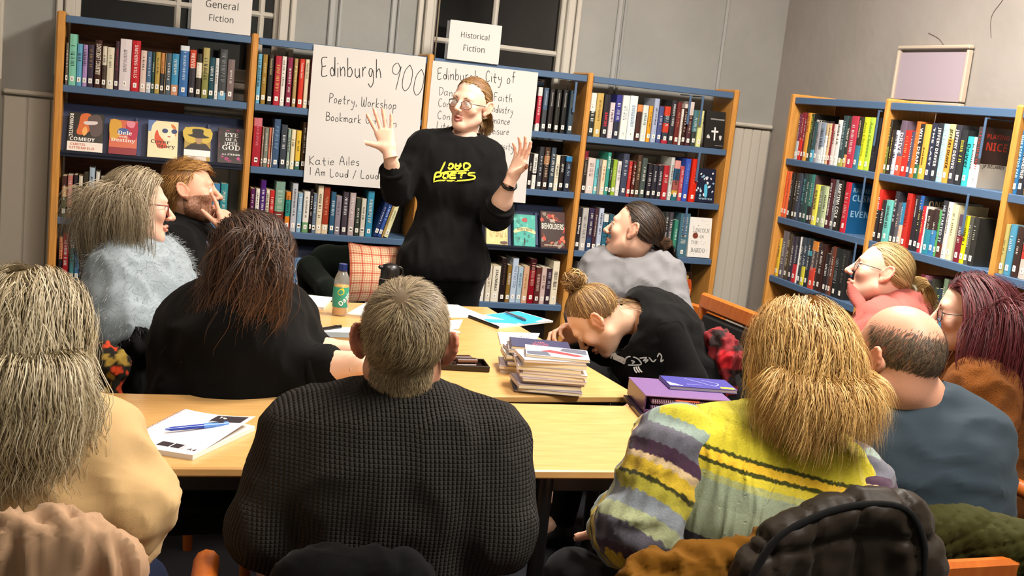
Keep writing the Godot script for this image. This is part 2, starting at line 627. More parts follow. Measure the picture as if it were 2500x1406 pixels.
# ---------------------------------------------------------------- books
# o: left end of the shelf front, d: along the shelf; row entries: along, thickness, height, cover colours, label; then lettering, its colour, its place and size, lean
func shelf_row(o: Vector3, d: Vector3, group: String, place: String, rows: Array):
	var out := d.cross(Vector3.UP)
	for r in rows:
		var t := thing("book", r[4] + place if not r[4].ends_with("|") else r[4].trim_suffix("|"), "book", o + d * r[0] + Vector3(0, 0.0006, 0), 0.0, group)
		t.basis = Basis(d, Vector3.UP, out)
		if r.size() > 8:
			t.basis = t.basis * Basis(Vector3(0, 0, 1), r[8])
			t.position.y += absf(sin(r[8])) * r[1] * 0.52
		book(t, r[1], r[2], r[3], r[5] if r.size() > 5 else "", r[6] if r.size() > 6 else "", r[7] if r.size() > 7 else 0)
# bands: "hex" or "hex:share:hex:share:hex" from the top
func book(t: Node3D, w: float, h: float, bands: String, title: String, tc: String, style: int):
	var g := G.new()
	var depth := 0.135 if h < 0.225 else 0.155
	var hard := h > 0.222
	var r := minf(w * 0.3, 0.006)
	var hw := w * 0.5 - 0.0006
	var th := 0.0022 if hard else 0.0008
	var outer := [Vector2(-hw, -depth), Vector2(-hw, -r), Vector2(-hw + r * 0.45, -r * 0.3), Vector2(0, 0), Vector2(hw - r * 0.45, -r * 0.3), Vector2(hw, -r), Vector2(hw, -depth)]
	var b := bands.split(":")
	var y := h
	var k := 0
	while k < b.size():
		var ny := 0.0 if k + 1 >= b.size() else h * (1.0 - float(b[k + 1]))
		g.col = lin(b[k])
		for j in outer.size() - 1:
			var p: Vector2 = outer[j]
			var q: Vector2 = outer[j + 1]
			g.quad(Vector3(p.x, ny, p.y), Vector3(q.x, ny, q.y), Vector3(q.x, y, q.y), Vector3(p.x, y, p.y))
		y = ny
		k += 2
	g.col = lin(b[0])
	for s in [-1.0, 1.0]:
		var x0: float = s * hw
		var x1: float = s * (hw - th)
		g.quad(Vector3(minf(x0, x1), h, -r), Vector3(maxf(x0, x1), h, -r), Vector3(maxf(x0, x1), h, -depth), Vector3(minf(x0, x1), h, -depth))
		var za := -depth if s < 0 else -r
		var zb := -r if s < 0 else -depth
		g.quad(Vector3(x1, 0, zb), Vector3(x1, 0, za), Vector3(x1, h, za), Vector3(x1, h, zb))
	g.poly([Vector3(-hw, h, -r), Vector3(-hw + r * 0.45, h, -r * 0.3), Vector3(0, h, 0), Vector3(hw - r * 0.45, h, -r * 0.3), Vector3(hw, h, -r)] if not hard else [Vector3(-hw, h, -r), Vector3(0, h, 0), Vector3(hw, h, -r)])
	put("cover", g, vcol("book_cover", 0.32), t)
	g = G.new()
	var ins := 0.004 if hard else 0.0008
	g.box(Vector3(0, h * 0.5, -r * 0.9 - (depth - ins - r) * 0.5), Vector3(hw * 2 - th * 2 - 0.0004, h - ins * 2, depth - ins - r), 0.0)
	put("pages", g, mat("pages_%d" % (int(h * 3000) % 3), [Color(0.80, 0.74, 0.60), Color(0.74, 0.66, 0.50), Color(0.83, 0.80, 0.70)][int(h * 3000) % 3], 0.9), t)
	var lw := minf(w * 0.72, 0.017)
	if style != 3:
		g = G.new()
		g.col = lin("f2efe6")
		var yc := 0.03 + (int(w * 20000) % 4) * 0.002
		var z := 0.0004 if lw < w * 0.6 else 0.0008
		g.box(Vector3(0, yc, z - 0.0006), Vector3(lw, 0.024, 0.0016), 0.0005)
		g.col = lin("22201e")
		var a := 0.0034
		if style == 2:
			g.quad(Vector3(-lw * 0.35, yc - 0.003, z + 0.0005), Vector3(lw * 0.35, yc - 0.003, z + 0.0005), Vector3(lw * 0.35, yc + 0.004, z + 0.0005), Vector3(-lw * 0.35, yc + 0.004, z + 0.0005))
		else:
			g.quad(Vector3(-a * 0.3, yc - a * 1.5, z + 0.0005), Vector3(a * 0.5, yc - a * 1.5, z + 0.0005), Vector3(a * 0.3, yc + a * 1.5, z + 0.0005), Vector3(-a * 0.6, yc + a * 1.3, z + 0.0005))
		put("spine_label", g, vcol("paper_label", 0.5), t)
	g = G.new()
	g.col = lin(tc if tc != "" else ("e8e4da" if lin(b[0]).get_luminance() < 0.25 else "3a3632"))
	var z2 := 0.0007
	if title != "":
		var parts := title.split("|")
		var top := h - 0.015
		var span := h - 0.075
		for j in parts.size():
			var share := span / parts.size()
			if style == 1:
				write(g, parts[j], Vector3(w * 0.22 * (0.5 - j) * 2.0 if parts.size() > 1 else 0.0, top - span * 0.5, z2), Vector3(0, -1, 0), Vector3(1, 0, 0), span * 0.95, w * (0.36 if parts.size() > 1 else 0.62), "Droid Sans", true, true)
			else:
				write(g, parts[j], Vector3(0, top - share * (j + 0.5), z2), Vector3(0, -1, 0), Vector3(1, 0, 0), share * 0.92, w * 0.6, "Droid Serif" if style == 4 else "Droid Sans", style != 4)
	else:
		var seedv := int(w * 91300 + h * 77100)
		var yy := h - 0.02 - (seedv % 5) * 0.008
		var hh := w * (0.14 + (seedv % 3) * 0.05)
		var stop := 0.075 + (seedv % 7) * 0.006
		var kk := seedv
		while yy > stop:
			kk = (kk * 73 + 31) % 1009
			var l := 0.003 + (kk % 4) * 0.0011
			if kk % 6 != 0:
				g.quad(Vector3(-hh, yy - l, z2), Vector3(hh, yy - l, z2), Vector3(hh, yy - l * 0.45, z2), Vector3(-hh, yy - l * 0.45, z2))
				if kk % 2 == 0:
					g.quad(Vector3(-hh, yy - l, z2), Vector3(-hh * 0.4, yy - l, z2), Vector3(-hh * 0.4, yy, z2), Vector3(-hh, yy, z2))
			yy -= l + 0.0022
	if g.v.size():
		put("title", g, vcol("print", 0.4), t)
# a book shown face out, leaning back: o is the middle of its lower front edge
func face_book(o: Vector3, d: Vector3, lean: float, w: float, h: float, th: float, cover: String, label: String, art: Callable, group: String, side := "d8d0bc"):
	var t := thing("book", label, "book", o, 0.0, group)
	t.basis = Basis(d, Vector3.UP, d.cross(Vector3.UP)) * Basis(Vector3(1, 0, 0), -lean)
	var g := G.new()
	g.col = lin(side)
	g.box(Vector3(0, h / 2, -th / 2), Vector3(w - 0.004, h - 0.004, th - 0.003), 0.0)
	put("pages", g, vcol("page_edge", 0.9), t)
	g = G.new()
	g.col = lin(cover)
	g.box(Vector3(0, h / 2, -0.001), Vector3(w, h, 0.002), 0.0005)
	g.box(Vector3(0, h / 2, -th), Vector3(w, h, 0.002), 0.0005)
	g.box(Vector3(-w / 2 + 0.001, h / 2, -th / 2), Vector3(0.002, h, th), 0.0005)
	put("cover", g, vcol("book_cover", 0.32), t)
	g = G.new()
	art.call(g, w, h)
	if g.v.size():
		put("cover_print", g, vcol("print", 0.4), t)
# a blob of print: an outline through points in cover units (0..1), smoothed
func blob(g: G, hex: String, w: float, h: float, p: Array, z := 0.0006):
	g.col = lin(hex)
	var q := []
	for k in p.size() / 2:
		q.append(Vector3((p[k * 2] - 0.5) * w, p[k * 2 + 1] * h, z))
	var s := []
	var m := q.size()
	for k in m:
		for j in 3:
			s.append((q[k] as Vector3).cubic_interpolate(q[(k + 1) % m], q[(k + m - 1) % m], q[(k + 2) % m], j / 3.0))
	var poly := PackedVector2Array()
	for v in s:
		poly.append(Vector2(v.x, v.y))
	var idx := Geometry2D.triangulate_polygon(poly)
	var b := g.v.size()
	for v in s:
		g.pt(v, Vector3(0, 0, 1))
	for k in range(0, idx.size(), 3):
		var a2 := poly[idx[k + 1]] - poly[idx[k]]
		if a2.cross(poly[idx[k + 2]] - poly[idx[k]]) > 0:
			g.tri(b + idx[k], b + idx[k + 1], b + idx[k + 2])
		else:
			g.tri(b + idx[k], b + idx[k + 2], b + idx[k + 1])
func bar(g: G, hex: String, w: float, h: float, x0: float, y0: float, x1: float, y1: float, z := 0.0006):
	g.col = lin(hex)
	g.quad(Vector3((x0 - 0.5) * w, y0 * h, z), Vector3((x1 - 0.5) * w, y0 * h, z), Vector3((x1 - 0.5) * w, y1 * h, z), Vector3((x0 - 0.5) * w, y1 * h, z))
func say(g: G, hex: String, w: float, h: float, text: String, x: float, y: float, tw: float, th: float, font := "Droid Sans", bold := true, stretch := true):
	g.col = lin(hex)
	write(g, text, Vector3((x - 0.5) * w, y * h, 0.0011), Vector3(1, 0, 0), Vector3(0, 1, 0), tw * w, th * h, font, bold, stretch)
func scatter(g: G, hexes: Array, w: float, h: float, n: int, s0: float, seed_: int, y0 := 0.0, y1 := 1.0):
	var r := RandomNumberGenerator.new()
	r.seed = seed_
	for k in n:
		var x := r.randf_range(0.04, 0.96)
		var y := r.randf_range(y0 + 0.03, y1 - 0.03)
		var p := []
		for j in 5:
			var a := TAU * j / 5 + r.randf() * 0.5
			var s := s0 * r.randf_range(0.4, 1.0)
			p.append(clampf(x + cos(a) * s, 0.0, 1.0))
			p.append(clampf(y + sin(a) * s * 0.75, 0.0, 1.0))
		blob(g, hexes[k % hexes.size()], w, h, p, 0.0004 + 0.0000012 * k)
# ---------------------------------------------------------------- handwriting: one-line letters, x height 1, capitals 2
const PEN := {
	"A": "0,0 5,20 10,0;2,8 8,8", "B": "1,0 1,20;1,20 8,18 7,12 1,10;1,10 9,9 9,2 1,0", "C": "9,17 5,20 1,12 2,3 6,0 9,3", "D": "1,0 1,20;0,20 8,17 9,8 5,1 1,0", "E": "9,20 1,19 1,10 1,0 9,1;1,10 7,11", "F": "1,0 1,20 9,20;1,11 7,11",
	"I": "2,0 2,20", "K": "1,0 1,20;9,20 1,9 9,0", "L": "1,20 1,0 9,0", "P": "1,0 1,20;1,20 8,18 8,12 1,9", "W": "0,20 1,1 5,2 6,15 7,1 11,2 12,20", "9": "8,17 5,20 1,17 2,12 7,12 9,18 8,0", "0": "5,20 1,14 1,4 5,0 9,5 9,15 5,20",
	"a": "7,9 3,10 0,5 2,0 6,2 8,10 7,4 9,0", "b": "1,20 1,0;1,7 5,10 8,5 5,0 1,1", "c": "7,8 4,10 1,5 3,0 7,2", "d": "7,4 4,9 1,5 3,0 7,3 8,20 8,0", "e": "1,5 7,6 5,10 1,6 2,0 7,2", "f": "8,19 5,20 4,14 4,0;1,11 8,11", "g": "7,8 3,10 1,5 4,1 7,8 8,-4 4,-10 0,-6", "h": "1,20 1,0;1,6 5,10 7,6 8,0",
	"i": "1,10 1,0;1,14 1,15", "k": "1,20 1,0;7,10 1,4 7,0", "l": "1,20 1,0", "m": "0,10 1,0;1,7 4,10 5,0;5,7 8,10 9,0", "n": "0,10 1,0;1,6 5,10 7,6 7,0", "o": "4,10 1,6 2,0 6,1 7,6 4,10", "p": "1,10 1,-9;1,8 6,10 7,3 1,1", "r": "1,10 1,0;1,6 4,10 6,9", "s": "6,9 3,10 1,7 6,4 5,0 1,1", "t": "4,17 4,2 7,0;0,10 8,10", "u": "1,10 1,3 4,0 7,3;7,10 8,0", "v": "0,10 4,0 8,10", "y": "1,10 2,5 6,5;8,10 7,0 4,-9 0,-8", "w": "0,10 2,0 5,8 8,0 10,10",
	",": "1,1 1,-4", "/": "0,-3 7,20", " ": "", ".": "1,5 1,6",
}
func hand(g: G, text: String, a: Vector3, b: Vector3, cap: float, nn: Vector3, w := 0.0035):
	var adv := []
	var total := 0.0
	for ch in text:
		var st: String = PEN.get(ch, "")
		var mx := 5.0
		if st != "":
			mx = 0.0
			for s in st.split(";"):
				for q in s.split(" "):
					mx = maxf(mx, float(q.split(",")[0]))
		adv.append(total)
		total += mx + 3.5
	total -= 3.5
	var x := (b - a) / total
	var up := nn.cross(x).normalized() * cap / 20.0
	for k in text.length():
		var st: String = PEN.get(text[k], "")
		if st == "":
			continue
		for s in st.split(";"):
			var p := []
			for q in s.split(" "):
				var e := q.split(",")
				p.append(a + x * (adv[k] + float(e[0])) + up * (float(e[1]) + sin(k * 2.3) * 0.8))
			g.ribbon(spline(p, 4), w, nn)
func sheet_wave(fx: float, fy: float, curl: float) -> float:
	return 0.004 + sin(fy * 15.0 + fx * 2.0) * 0.0014 + sin(fx * 5.0 + fy * 3.0) * 0.002 + curl * pow(1.0 - fy, 5.0) * (0.4 + 0.8 * fx)
func on_sheet(g: G, x0: float, x1: float, y0: float, y1: float, z: float, curl: float):
	for k in g.v.size():
		g.v[k].z = z + 0.0007 + sheet_wave((g.v[k].x - x0) / (x1 - x0), (g.v[k].y - y0) / (y1 - y0), curl)
func sheet(g: G, x0: float, x1: float, y0: float, y1: float, z: float, curl: float):
	for side in 2:
		var k := g.v.size()
		var zz := z - side * 0.0004
		var s := 1.0 if side == 0 else -1.0
		for j in 25:
			for i in 13:
				var fx := i / 12.0
				var fy := j / 24.0
				g.pt(Vector3(lerpf(x0, x1, fx), lerpf(y0, y1, fy), zz + sheet_wave(fx, fy, curl)), Vector3(sin(fx * 9) * 0.02, cos(fy * 15.0) * 0.02, 1) * s)
		for j in 24:
			for i in 12:
				var a := k + j * 13 + i
				if side == 0:
					g.tri(a, a + 1, a + 14)
					g.tri(a, a + 14, a + 13)
				else:
					g.tri(a, a + 14, a + 1)
					g.tri(a, a + 13, a + 14)
func all_books():
	shelf_row(Vector3(0.0000, 1.4160, -0.0120), Vector3(1, 0, 0), "books on the top shelf of the leftmost bay", ", top shelf of leftmost bay", [
		[0.0339, 0.0133, 0.2040, "6a6258", "thin drab book at left end by teal one"],
		[0.0597, 0.0355, 0.2490, "7fc7ae", "tall teal book between drab and blue ones", "", "3a5a50", 0],
		[0.0915, 0.0260, 0.2057, "5fa3c4", "blue book between teal and mauve ones"],
		[0.1175, 0.0224, 0.2037, "a98cc0", "mauve book between blue and dark mauve ones"],
		[0.1447, 0.0292, 0.2068, "3a3040", "dark mauve book between mauve and black ones", "", "9a7a4a", 0],
		[0.1784, 0.0346, 0.2331, "3a1c14", "tall black book between dark mauve and dark drab ones", "LOVECRAFT COUNTRY", "eae0d0", 1],
		[0.2075, 0.0216, 0.2065, "d8d0bc:.45:4a3c34", "dark drab book between black and cream ones"],
		[0.2363, 0.0342, 0.2048, "e0d8c0", "cream book between dark drab and black ones", "", "8a8a70", 0],
		[0.2659, 0.0204, 0.2382, "3c2230", "tall black book between cream and white ones", "", "a03040", 0],
		[0.3055, 0.0559, 0.2528, "e0d6d8", "tall thick white book between black and red ones", "", "8a8088", 0],
		[0.3556, 0.0416, 0.2510, "c0202a", "tall red book between white and cream ones", "SMOKING KILLS", "f0d0c8", 0],
		[0.3926, 0.0304, 0.2065, "dcc4b8", "cream book between red and blue ones"],
		[0.4206, 0.0236, 0.2056, "4a6a8c:.75:c8d0d8", "blue book between cream and dark teal ones", "", "dfe6ea", 0],
		[0.4405, 0.0143, 0.2053, "2c4a40", "thin dark teal book between blue and gold ones"],
		[0.4616, 0.0253, 0.2067, "b59a4a", "gold book between dark teal and orange ones"],
		[0.4849, 0.0184, 0.2053, "c88a50:.5:3a3a40", "thin orange book between gold and tan ones"],
		[0.4985, 0.0051, 0.2058, "b8a078", "thin tan book between orange and slate ones", "", "", 3],
		[0.5147, 0.0253, 0.2071, "50606a", "slate book between tan and blue ones"],
		[0.5460, 0.0354, 0.2081, "3f8fb8:.75:c89070", "blue book between slate and blue ones"],
		[0.5889, 0.0447, 0.2526, "dce4ea:.1:3a6ca8", "tall thick blue book between blue and black ones", "", "c8dcf0", 0],
		[0.6303, 0.0323, 0.2369, "c8452c:.38:34303a", "tall black book between blue and black ones", "REEVES|  ", "f0e0d0", 0],
		[0.6626, 0.0284, 0.2211, "38342e:.2:e8e2d0:.55:38342e", "black book between black and yellow ones"],
		[0.6952, 0.0330, 0.2545, "b0a468:.5:8a8a4a", "tall yellow book between black and dark teal ones"],
		[0.7264, 0.0274, 0.2093, "1f4a58", "dark teal book between yellow and white ones", "", "e8e8e0", 0],
		[0.7510, 0.0190, 0.2084, "d8d8d4", "white book between dark teal and charcoal ones"],
		[0.7816, 0.0395, 0.2566, "44484a:.85:6aa0c0", "tall charcoal book between white and maroon ones", "", "8a8e90", 0],
		[0.8213, 0.0371, 0.2095, "7a6a68", "maroon book at right end by charcoal one"]])
	shelf_row(Vector3(0.0000, 0.7570, -0.0120), Vector3(1, 0, 0), "books on the third shelf of the leftmost bay", ", third shelf of leftmost bay", [
		[0.0461, 0.0224, 0.2062, "4a2c28:.25:c8a070:.5:3a4a2c", "dark green book at left end by red one"],
		[0.0721, 0.0245, 0.2118, "c07a70:.75:3a2020:.8:c85a30", "red book between dark green and black ones", "", "f0e0e0", 2],
		[0.0984, 0.0184, 0.2151, "2c2430", "thin black book between red and cream ones"],
		[0.1219, 0.0200, 0.2134, "ddd2bc", "cream book between black and black ones"],
		[0.1467, 0.0236, 0.2319, "3a3424", "tall black book between cream and pale blue ones", "", "b0a070", 0],
		[0.1741, 0.0268, 0.2589, "a9bccb", "tall pale blue book between black and white ones"],
		[0.2016, 0.0186, 0.2388, "e0dcd0", "tall thin white book between pale blue and black ones"],
		[0.2307, 0.0298, 0.2128, "2a2628", "black book between white and black ones"],
		[0.2581, 0.0198, 0.2173, "3a3436", "black book between black and dark drab ones"],
		[0.2823, 0.0255, 0.2216, "504840", "dark drab book between black and drab ones"],
		[0.3088, 0.0222, 0.2333, "6a5c50", "tall drab book between dark drab and cream ones"],
		[0.3348, 0.0245, 0.2378, "c8bca0", "tall cream book between drab and black ones"],
		[0.3597, 0.0200, 0.2422, "38343c", "tall black book between cream and dark drab ones"],
		[0.3825, 0.0201, 0.2416, "4a3a34", "tall dark drab book between black and brown ones"],
		[0.4041, 0.0178, 0.2362, "8a7a60", "tall thin brown book between dark drab and drab ones"],
		[0.4705, 0.0180, 0.2703, "a09080", "tall thin drab book between brown and white ones"],
		[0.4935, 0.0226, 0.2458, "b8b0a0", "tall white book between drab and dark slate ones"],
		[0.5200, 0.0250, 0.2504, "404858", "tall dark slate book between white and pale blue ones"],
		[0.6818, 0.0278, 0.2199, "b0c8d8:.9:d8dcd8", "pale blue book between dark slate and pale blue ones"],
		[0.7301, 0.0539, 0.2261, "a8b8c8", "thick pale blue book between pale blue and blue ones"],
		[0.7822, 0.0447, 0.2265, "4a88b8", "thick blue book between pale blue and teal ones"],
		[0.8262, 0.0377, 0.2288, "3a9098", "tall teal book at right end by blue one"]])
	shelf_row(Vector3(0.0000, 0.4300, -0.0120), Vector3(1, 0, 0), "books on the fourth shelf of the leftmost bay", ", fourth shelf of leftmost bay", [
		[0.0419, 0.0168, 0.2211, "d88a60:.5:2a2024", "thin orange book at left end by red one"],
		[0.0649, 0.0271, 0.2442, "a01c28", "tall red book between orange and teal ones"],
		[0.0958, 0.0218, 0.2636, "d8d4c8:.35:3f7f86", "tall teal book between red and blue ones"],
		[0.1200, 0.0218, 0.2639, "cfc8c0:.37:3a7aa8", "tall blue book between teal and slate ones"],
		[0.1443, 0.0219, 0.2234, "555a6a", "slate book between blue and orange ones", "", "d8d8dc", 2],
		[0.1666, 0.0203, 0.2292, "b8622c", "tall orange book between slate and white ones", "", "f0d0a0", 0],
		[0.1869, 0.0179, 0.2435, "e0d8cc:.3:c85a40:.5:e0d8cc", "tall thin white book at right end by orange one"]])
	shelf_row(Vector3(0.0000, 0.1000, -0.0120), Vector3(1, 0, 0), "books on the bottom shelf of the leftmost bay", ", bottom shelf of leftmost bay", [
		[0.1128, 0.0171, 0.2364, "8a7060", "tall thin brown book at left end by red one"],
		[0.1346, 0.0241, 0.2374, "8a3c30", "tall red book between brown and red ones"],
		[0.1571, 0.0160, 0.2371, "9a4a38", "tall thin red book between red and orange ones"],
		[0.1751, 0.0152, 0.2371, "a0502c", "tall thin orange book between red and teal ones"],
		[0.2001, 0.0284, 0.2374, "2f6a78", "tall teal book at right end by orange one"]])
	shelf_row(Vector3(0.0000, 1.4160, -0.0120), Vector3(1, 0, 0), "books on the top shelf of the second bay", ", top shelf of second bay", [
		[0.9632, 0.0210, 0.2538, "6aaccb", "tall blue book at left end by gold one"],
		[0.9901, 0.0247, 0.2542, "9a7a34", "tall gold book between blue and black ones", "", "d8c890", 0],
		[1.0220, 0.0258, 0.2552, "2e2c2c", "tall black book between gold and red ones", "Danielle Steel|   ", "d8c890", 4],
		[1.0580, 0.0327, 0.2540, "b02a38", "tall red book between black and white ones", "", "e0b060", 0],
		[1.0873, 0.0238, 0.2547, "e0dcd2", "tall white book between red and pink ones"],
		[1.1195, 0.0261, 0.2530, "8a2848", "tall pink book between white and tan ones"],
		[1.1492, 0.0198, 0.2511, "ad9462", "tall tan book between pink and red ones", "", "e8d890", 0],
		[1.1806, 0.0262, 0.2519, "d03a28", "tall red book between tan and cream ones", "Danielle Steel|   ", "f0e8d8", 4],
		[1.2086, 0.0236, 0.2524, "e4d8b8", "tall cream book between red and dark red ones", "Danielle Steel|  ", "4a4030", 4],
		[1.2321, 0.0194, 0.2524, "5c1c24", "tall dark red book at right end by cream one"]])
	shelf_row(Vector3(0.0000, 1.0900, -0.0120), Vector3(1, 0, 0), "books on the second shelf of the second bay", ", second shelf of second bay", [
		[0.9755, 0.0443, 0.2523, "c8707a:.17:a82434", "tall thick red book at left end by tan one", "", "d87080", 2],
		[1.0055, 0.0098, 0.2088, "a08070", "thin tan book between red and grey ones"],
		[1.0235, 0.0227, 0.2053, "7c8478", "grey book between tan and red ones"],
		[1.0417, 0.0118, 0.2070, "d07a60", "thin red book between grey and white ones"],
		[1.0545, 0.0053, 0.2082, "e0dcd8", "thin white book between red and blue ones", "", "", 3],
		[1.0756, 0.0344, 0.2554, "3f5878", "tall blue book between white and dark slate ones", "", "7aa0c0", 0],
		[1.1137, 0.0333, 0.2293, "3c444c", "tall dark slate book between blue and grey ones", "", "e0e4e4", 0],
		[1.1409, 0.0152, 0.2111, "9ab0a4", "thin grey book between dark slate and cream ones"],
		[1.1630, 0.0230, 0.2079, "e6dcb8", "cream book between grey and gold ones"],
		[1.1910, 0.0270, 0.2066, "e0bc40:.78:3c6a5c", "gold book between cream and black ones"],
		[1.2211, 0.0245, 0.2524, "3a2a1c", "tall black book at right end by gold one", "", "f0ece0", 0]])
	shelf_row(Vector3(0.0000, 0.7570, -0.0120), Vector3(1, 0, 0), "books on the third shelf of the second bay", ", third shelf of second bay", [
		[0.9732, 0.0217, 0.2146, "5a2458", "dark pink book at left end by white one"],
		[0.9988, 0.0218, 0.2166, "e6e2d6", "white book between dark pink and purple ones", "", "1a1a1a", 0],
		[1.0261, 0.0287, 0.2621, "4a2070", "tall purple book between white and cream ones", "", "f0f0f0", 0],
		[1.0513, 0.0195, 0.2155, "e0d8c0", "cream book between purple and red ones"],
		[1.0750, 0.0237, 0.2138, "c8302c", "red book between cream and red ones", "", "f0d8d0", 0],
		[1.1146, 0.0514, 0.2622, "7a9c8c:.35:6c9a80:.6:7a3028", "tall thick red book between red and teal ones", "", "c8d8c8", 0],
		[1.1601, 0.0263, 0.2116, "d8842c:.2:2c8c84:.62:d8842c:.78:d8402c", "teal book between red and white ones"],
		[1.1926, 0.0309, 0.2596, "b8bcc4", "tall white book between teal and blue ones", "", "2a2a30", 0],
		[1.2235, 0.0251, 0.2112, "8ab0c8", "blue book between white and white ones", "", "e0e8f0", 2],
		[1.2577, 0.0336, 0.2208, "e0dcd4:.75:6a9a6a", "white book between blue and black ones"],
		[1.2839, 0.0129, 0.2369, "2a2022", "tall thin black book between white and slate ones"],
		[1.3027, 0.0204, 0.2137, "6a7a8c", "slate book between black and cream ones", "", "d0d8e0", 2],
		[1.3294, 0.0311, 0.2581, "ddd0b4", "tall cream book between slate and red ones", "", "1a1410", 0],
		[1.3632, 0.0343, 0.2536, "9c3a22:.8:dcc8a8", "tall red book between cream and blue ones", "", "d89070", 0],
		[1.4000, 0.0277, 0.2282, "2f5a78", "tall blue book between red and grey ones", "", "d0e0e8", 0],
		[1.4305, 0.0314, 0.2092, "8c8490", "grey book between blue and charcoal ones", "", "5a5260", 2],
		[1.4670, 0.0300, 0.2333, "4a424c", "tall charcoal book between grey and white ones", "", "d8d8dc", 0],
		[1.5046, 0.0337, 0.2326, "b8a8a8", "tall white book between charcoal and dark sage ones", "", "ece4e4", 2],
		[1.5379, 0.0248, 0.2066, "3a443a", "dark sage book between white and white ones"],
		[1.5677, 0.0267, 0.2052, "d8d4c4", "white book between dark sage and blue ones", "", "3a3a30", 2],
		[1.6036, 0.0370, 0.2491, "3a90b4", "tall blue book between white and blue ones"],
		[1.6403, 0.0233, 0.2074, "2a3a6a", "blue book between blue and blue ones", "", "e0e4f0", 0, -0.27],
		[1.6641, 0.0208, 0.2036, "3a5aa8", "blue book between blue and gold ones", "", "d8e0f0", 0, -0.27],
		[1.6817, 0.0106, 0.2068, "b89858", "thin gold book between blue and cream ones", "", "", 3, -0.27],
		[1.7018, 0.0260, 0.2065, "e0dcae", "cream book at right end by gold one", "", "6a7a5a", 0, -0.27]])
	shelf_row(Vector3(0.0000, 1.4160, -0.0120), Vector3(1, 0, 0), "books on the top shelf of the third bay", ", top shelf of third bay", [
		[2.5062, 0.0272, 0.2433, "e0dcd8:.2:b83040:.85:e8e4dc", "tall red book at left end by blue one", "", "f0d0d0", 0],
		[2.5422, 0.0284, 0.2432, "4a6078:.5:44484c", "tall blue book between red and black ones", "Bernard Cornwell|    ", "e8e8e0", 4],
		[2.5789, 0.0285, 0.2397, "2c2a2a", "tall black book between blue and black ones", "Bernard Cornwell|    ", "e8e8e0", 4],
		[2.6189, 0.0296, 0.2404, "2e2c2a", "tall black book between black and black ones", "Bernard Cornwell|    ", "e8e8e0", 4],
		[2.6580, 0.0287, 0.2430, "262626", "tall black book between black and dark blue ones", "Bernard Cornwell|    ", "e8e8e0", 4],
		[2.7017, 0.0315, 0.2450, "3a4a56", "tall dark blue book at right end by black one", "Bernard Cornwell|    ", "e8e8e0", 4]])
	shelf_row(Vector3(0.0000, 1.0900, -0.0120), Vector3(1, 0, 0), "books on the second shelf of the third bay", ", second shelf of third bay", [
		[2.4939, 0.0221, 0.1984, "1e1c1c", "black book at left end by white one"],
		[2.5214, 0.0248, 0.1984, "e0e0da:.55:2a2a2c:.6:e8e6dc", "white book between black and black ones"],
		[2.5533, 0.0296, 0.2406, "34363c", "tall black book between white and black ones", "", "d0d4d8", 0],
		[2.5881, 0.0340, 0.2412, "4a342a:.2:a87850:.4:3a2c28", "tall black book between black and dark blue ones", "", "d0b8a0", 0],
		[2.6252, 0.0288, 0.2420, "3c4a58", "tall dark blue book between black and white ones"],
		[2.6557, 0.0262, 0.2025, "ded8c0", "white book between dark blue and black ones"],
		[2.6851, 0.0263, 0.2001, "221f1f", "black book between white and dark blue ones", "", "e0e0dc", 0],
		[2.7225, 0.0371, 0.2008, "2f80b8:.14:2c3440", "dark blue book at right end by black one", "", "a0b0c0", 0]])
	shelf_row(Vector3(0.0000, 0.4300, -0.0120), Vector3(1, 0, 0), "books on the fourth shelf of the third bay", ", fourth shelf of third bay", [
		[2.2390, 0.0378, 0.2124, "2c4a80", "blue book at left end by white one"],
		[2.2784, 0.0357, 0.2539, "e4e0da", "tall white book between blue and white ones", "", "8a5a90", 0],
		[2.3190, 0.0313, 0.2061, "dcd4c0", "white book between white and white ones", "", "b8a890", 0],
		[2.3610, 0.0473, 0.2063, "e4decb", "thick white book between white and black ones", "STALINGRAD", "26221e", 0],
		[2.4036, 0.0352, 0.2547, "221c18", "tall black book between white and brown ones", "", "5a4a3a", 0],
		[2.4369, 0.0262, 0.2150, "8a6a30:.1:8a6a30", "brown book between black and pale blue ones"],
		[2.4695, 0.0363, 0.2564, "b8cade", "tall pale blue book between brown and pale blue ones", "Our Fair Lily", "6a7a98", 4],
		[2.5045, 0.0309, 0.2100, "a8c0d0", "pale blue book between pale blue and tan ones", "", "5a7a98", 0],
		[2.5393, 0.0352, 0.2142, "d0a888", "tan book between pale blue and red ones", "", "c08838", 0],
		[2.5771, 0.0384, 0.2583, "3c1418:.25:8c1420", "tall red book between tan and maroon ones", "", "d0a090", 0],
		[2.6145, 0.0336, 0.2118, "5c2c28", "maroon book between red and pale pink ones", "", "d8c0b0", 0],
		[2.6483, 0.0314, 0.2137, "cdb4ac", "pale pink book between maroon and black ones", "", "7a6058", 0],
		[2.6806, 0.0305, 0.2089, "3a2a34", "black book between pale pink and cream ones", "", "b8b0c0", 0],
		[2.7181, 0.0419, 0.2533, "e6dcc4", "tall cream book at right end by black one", "", "2a2420", 0]])
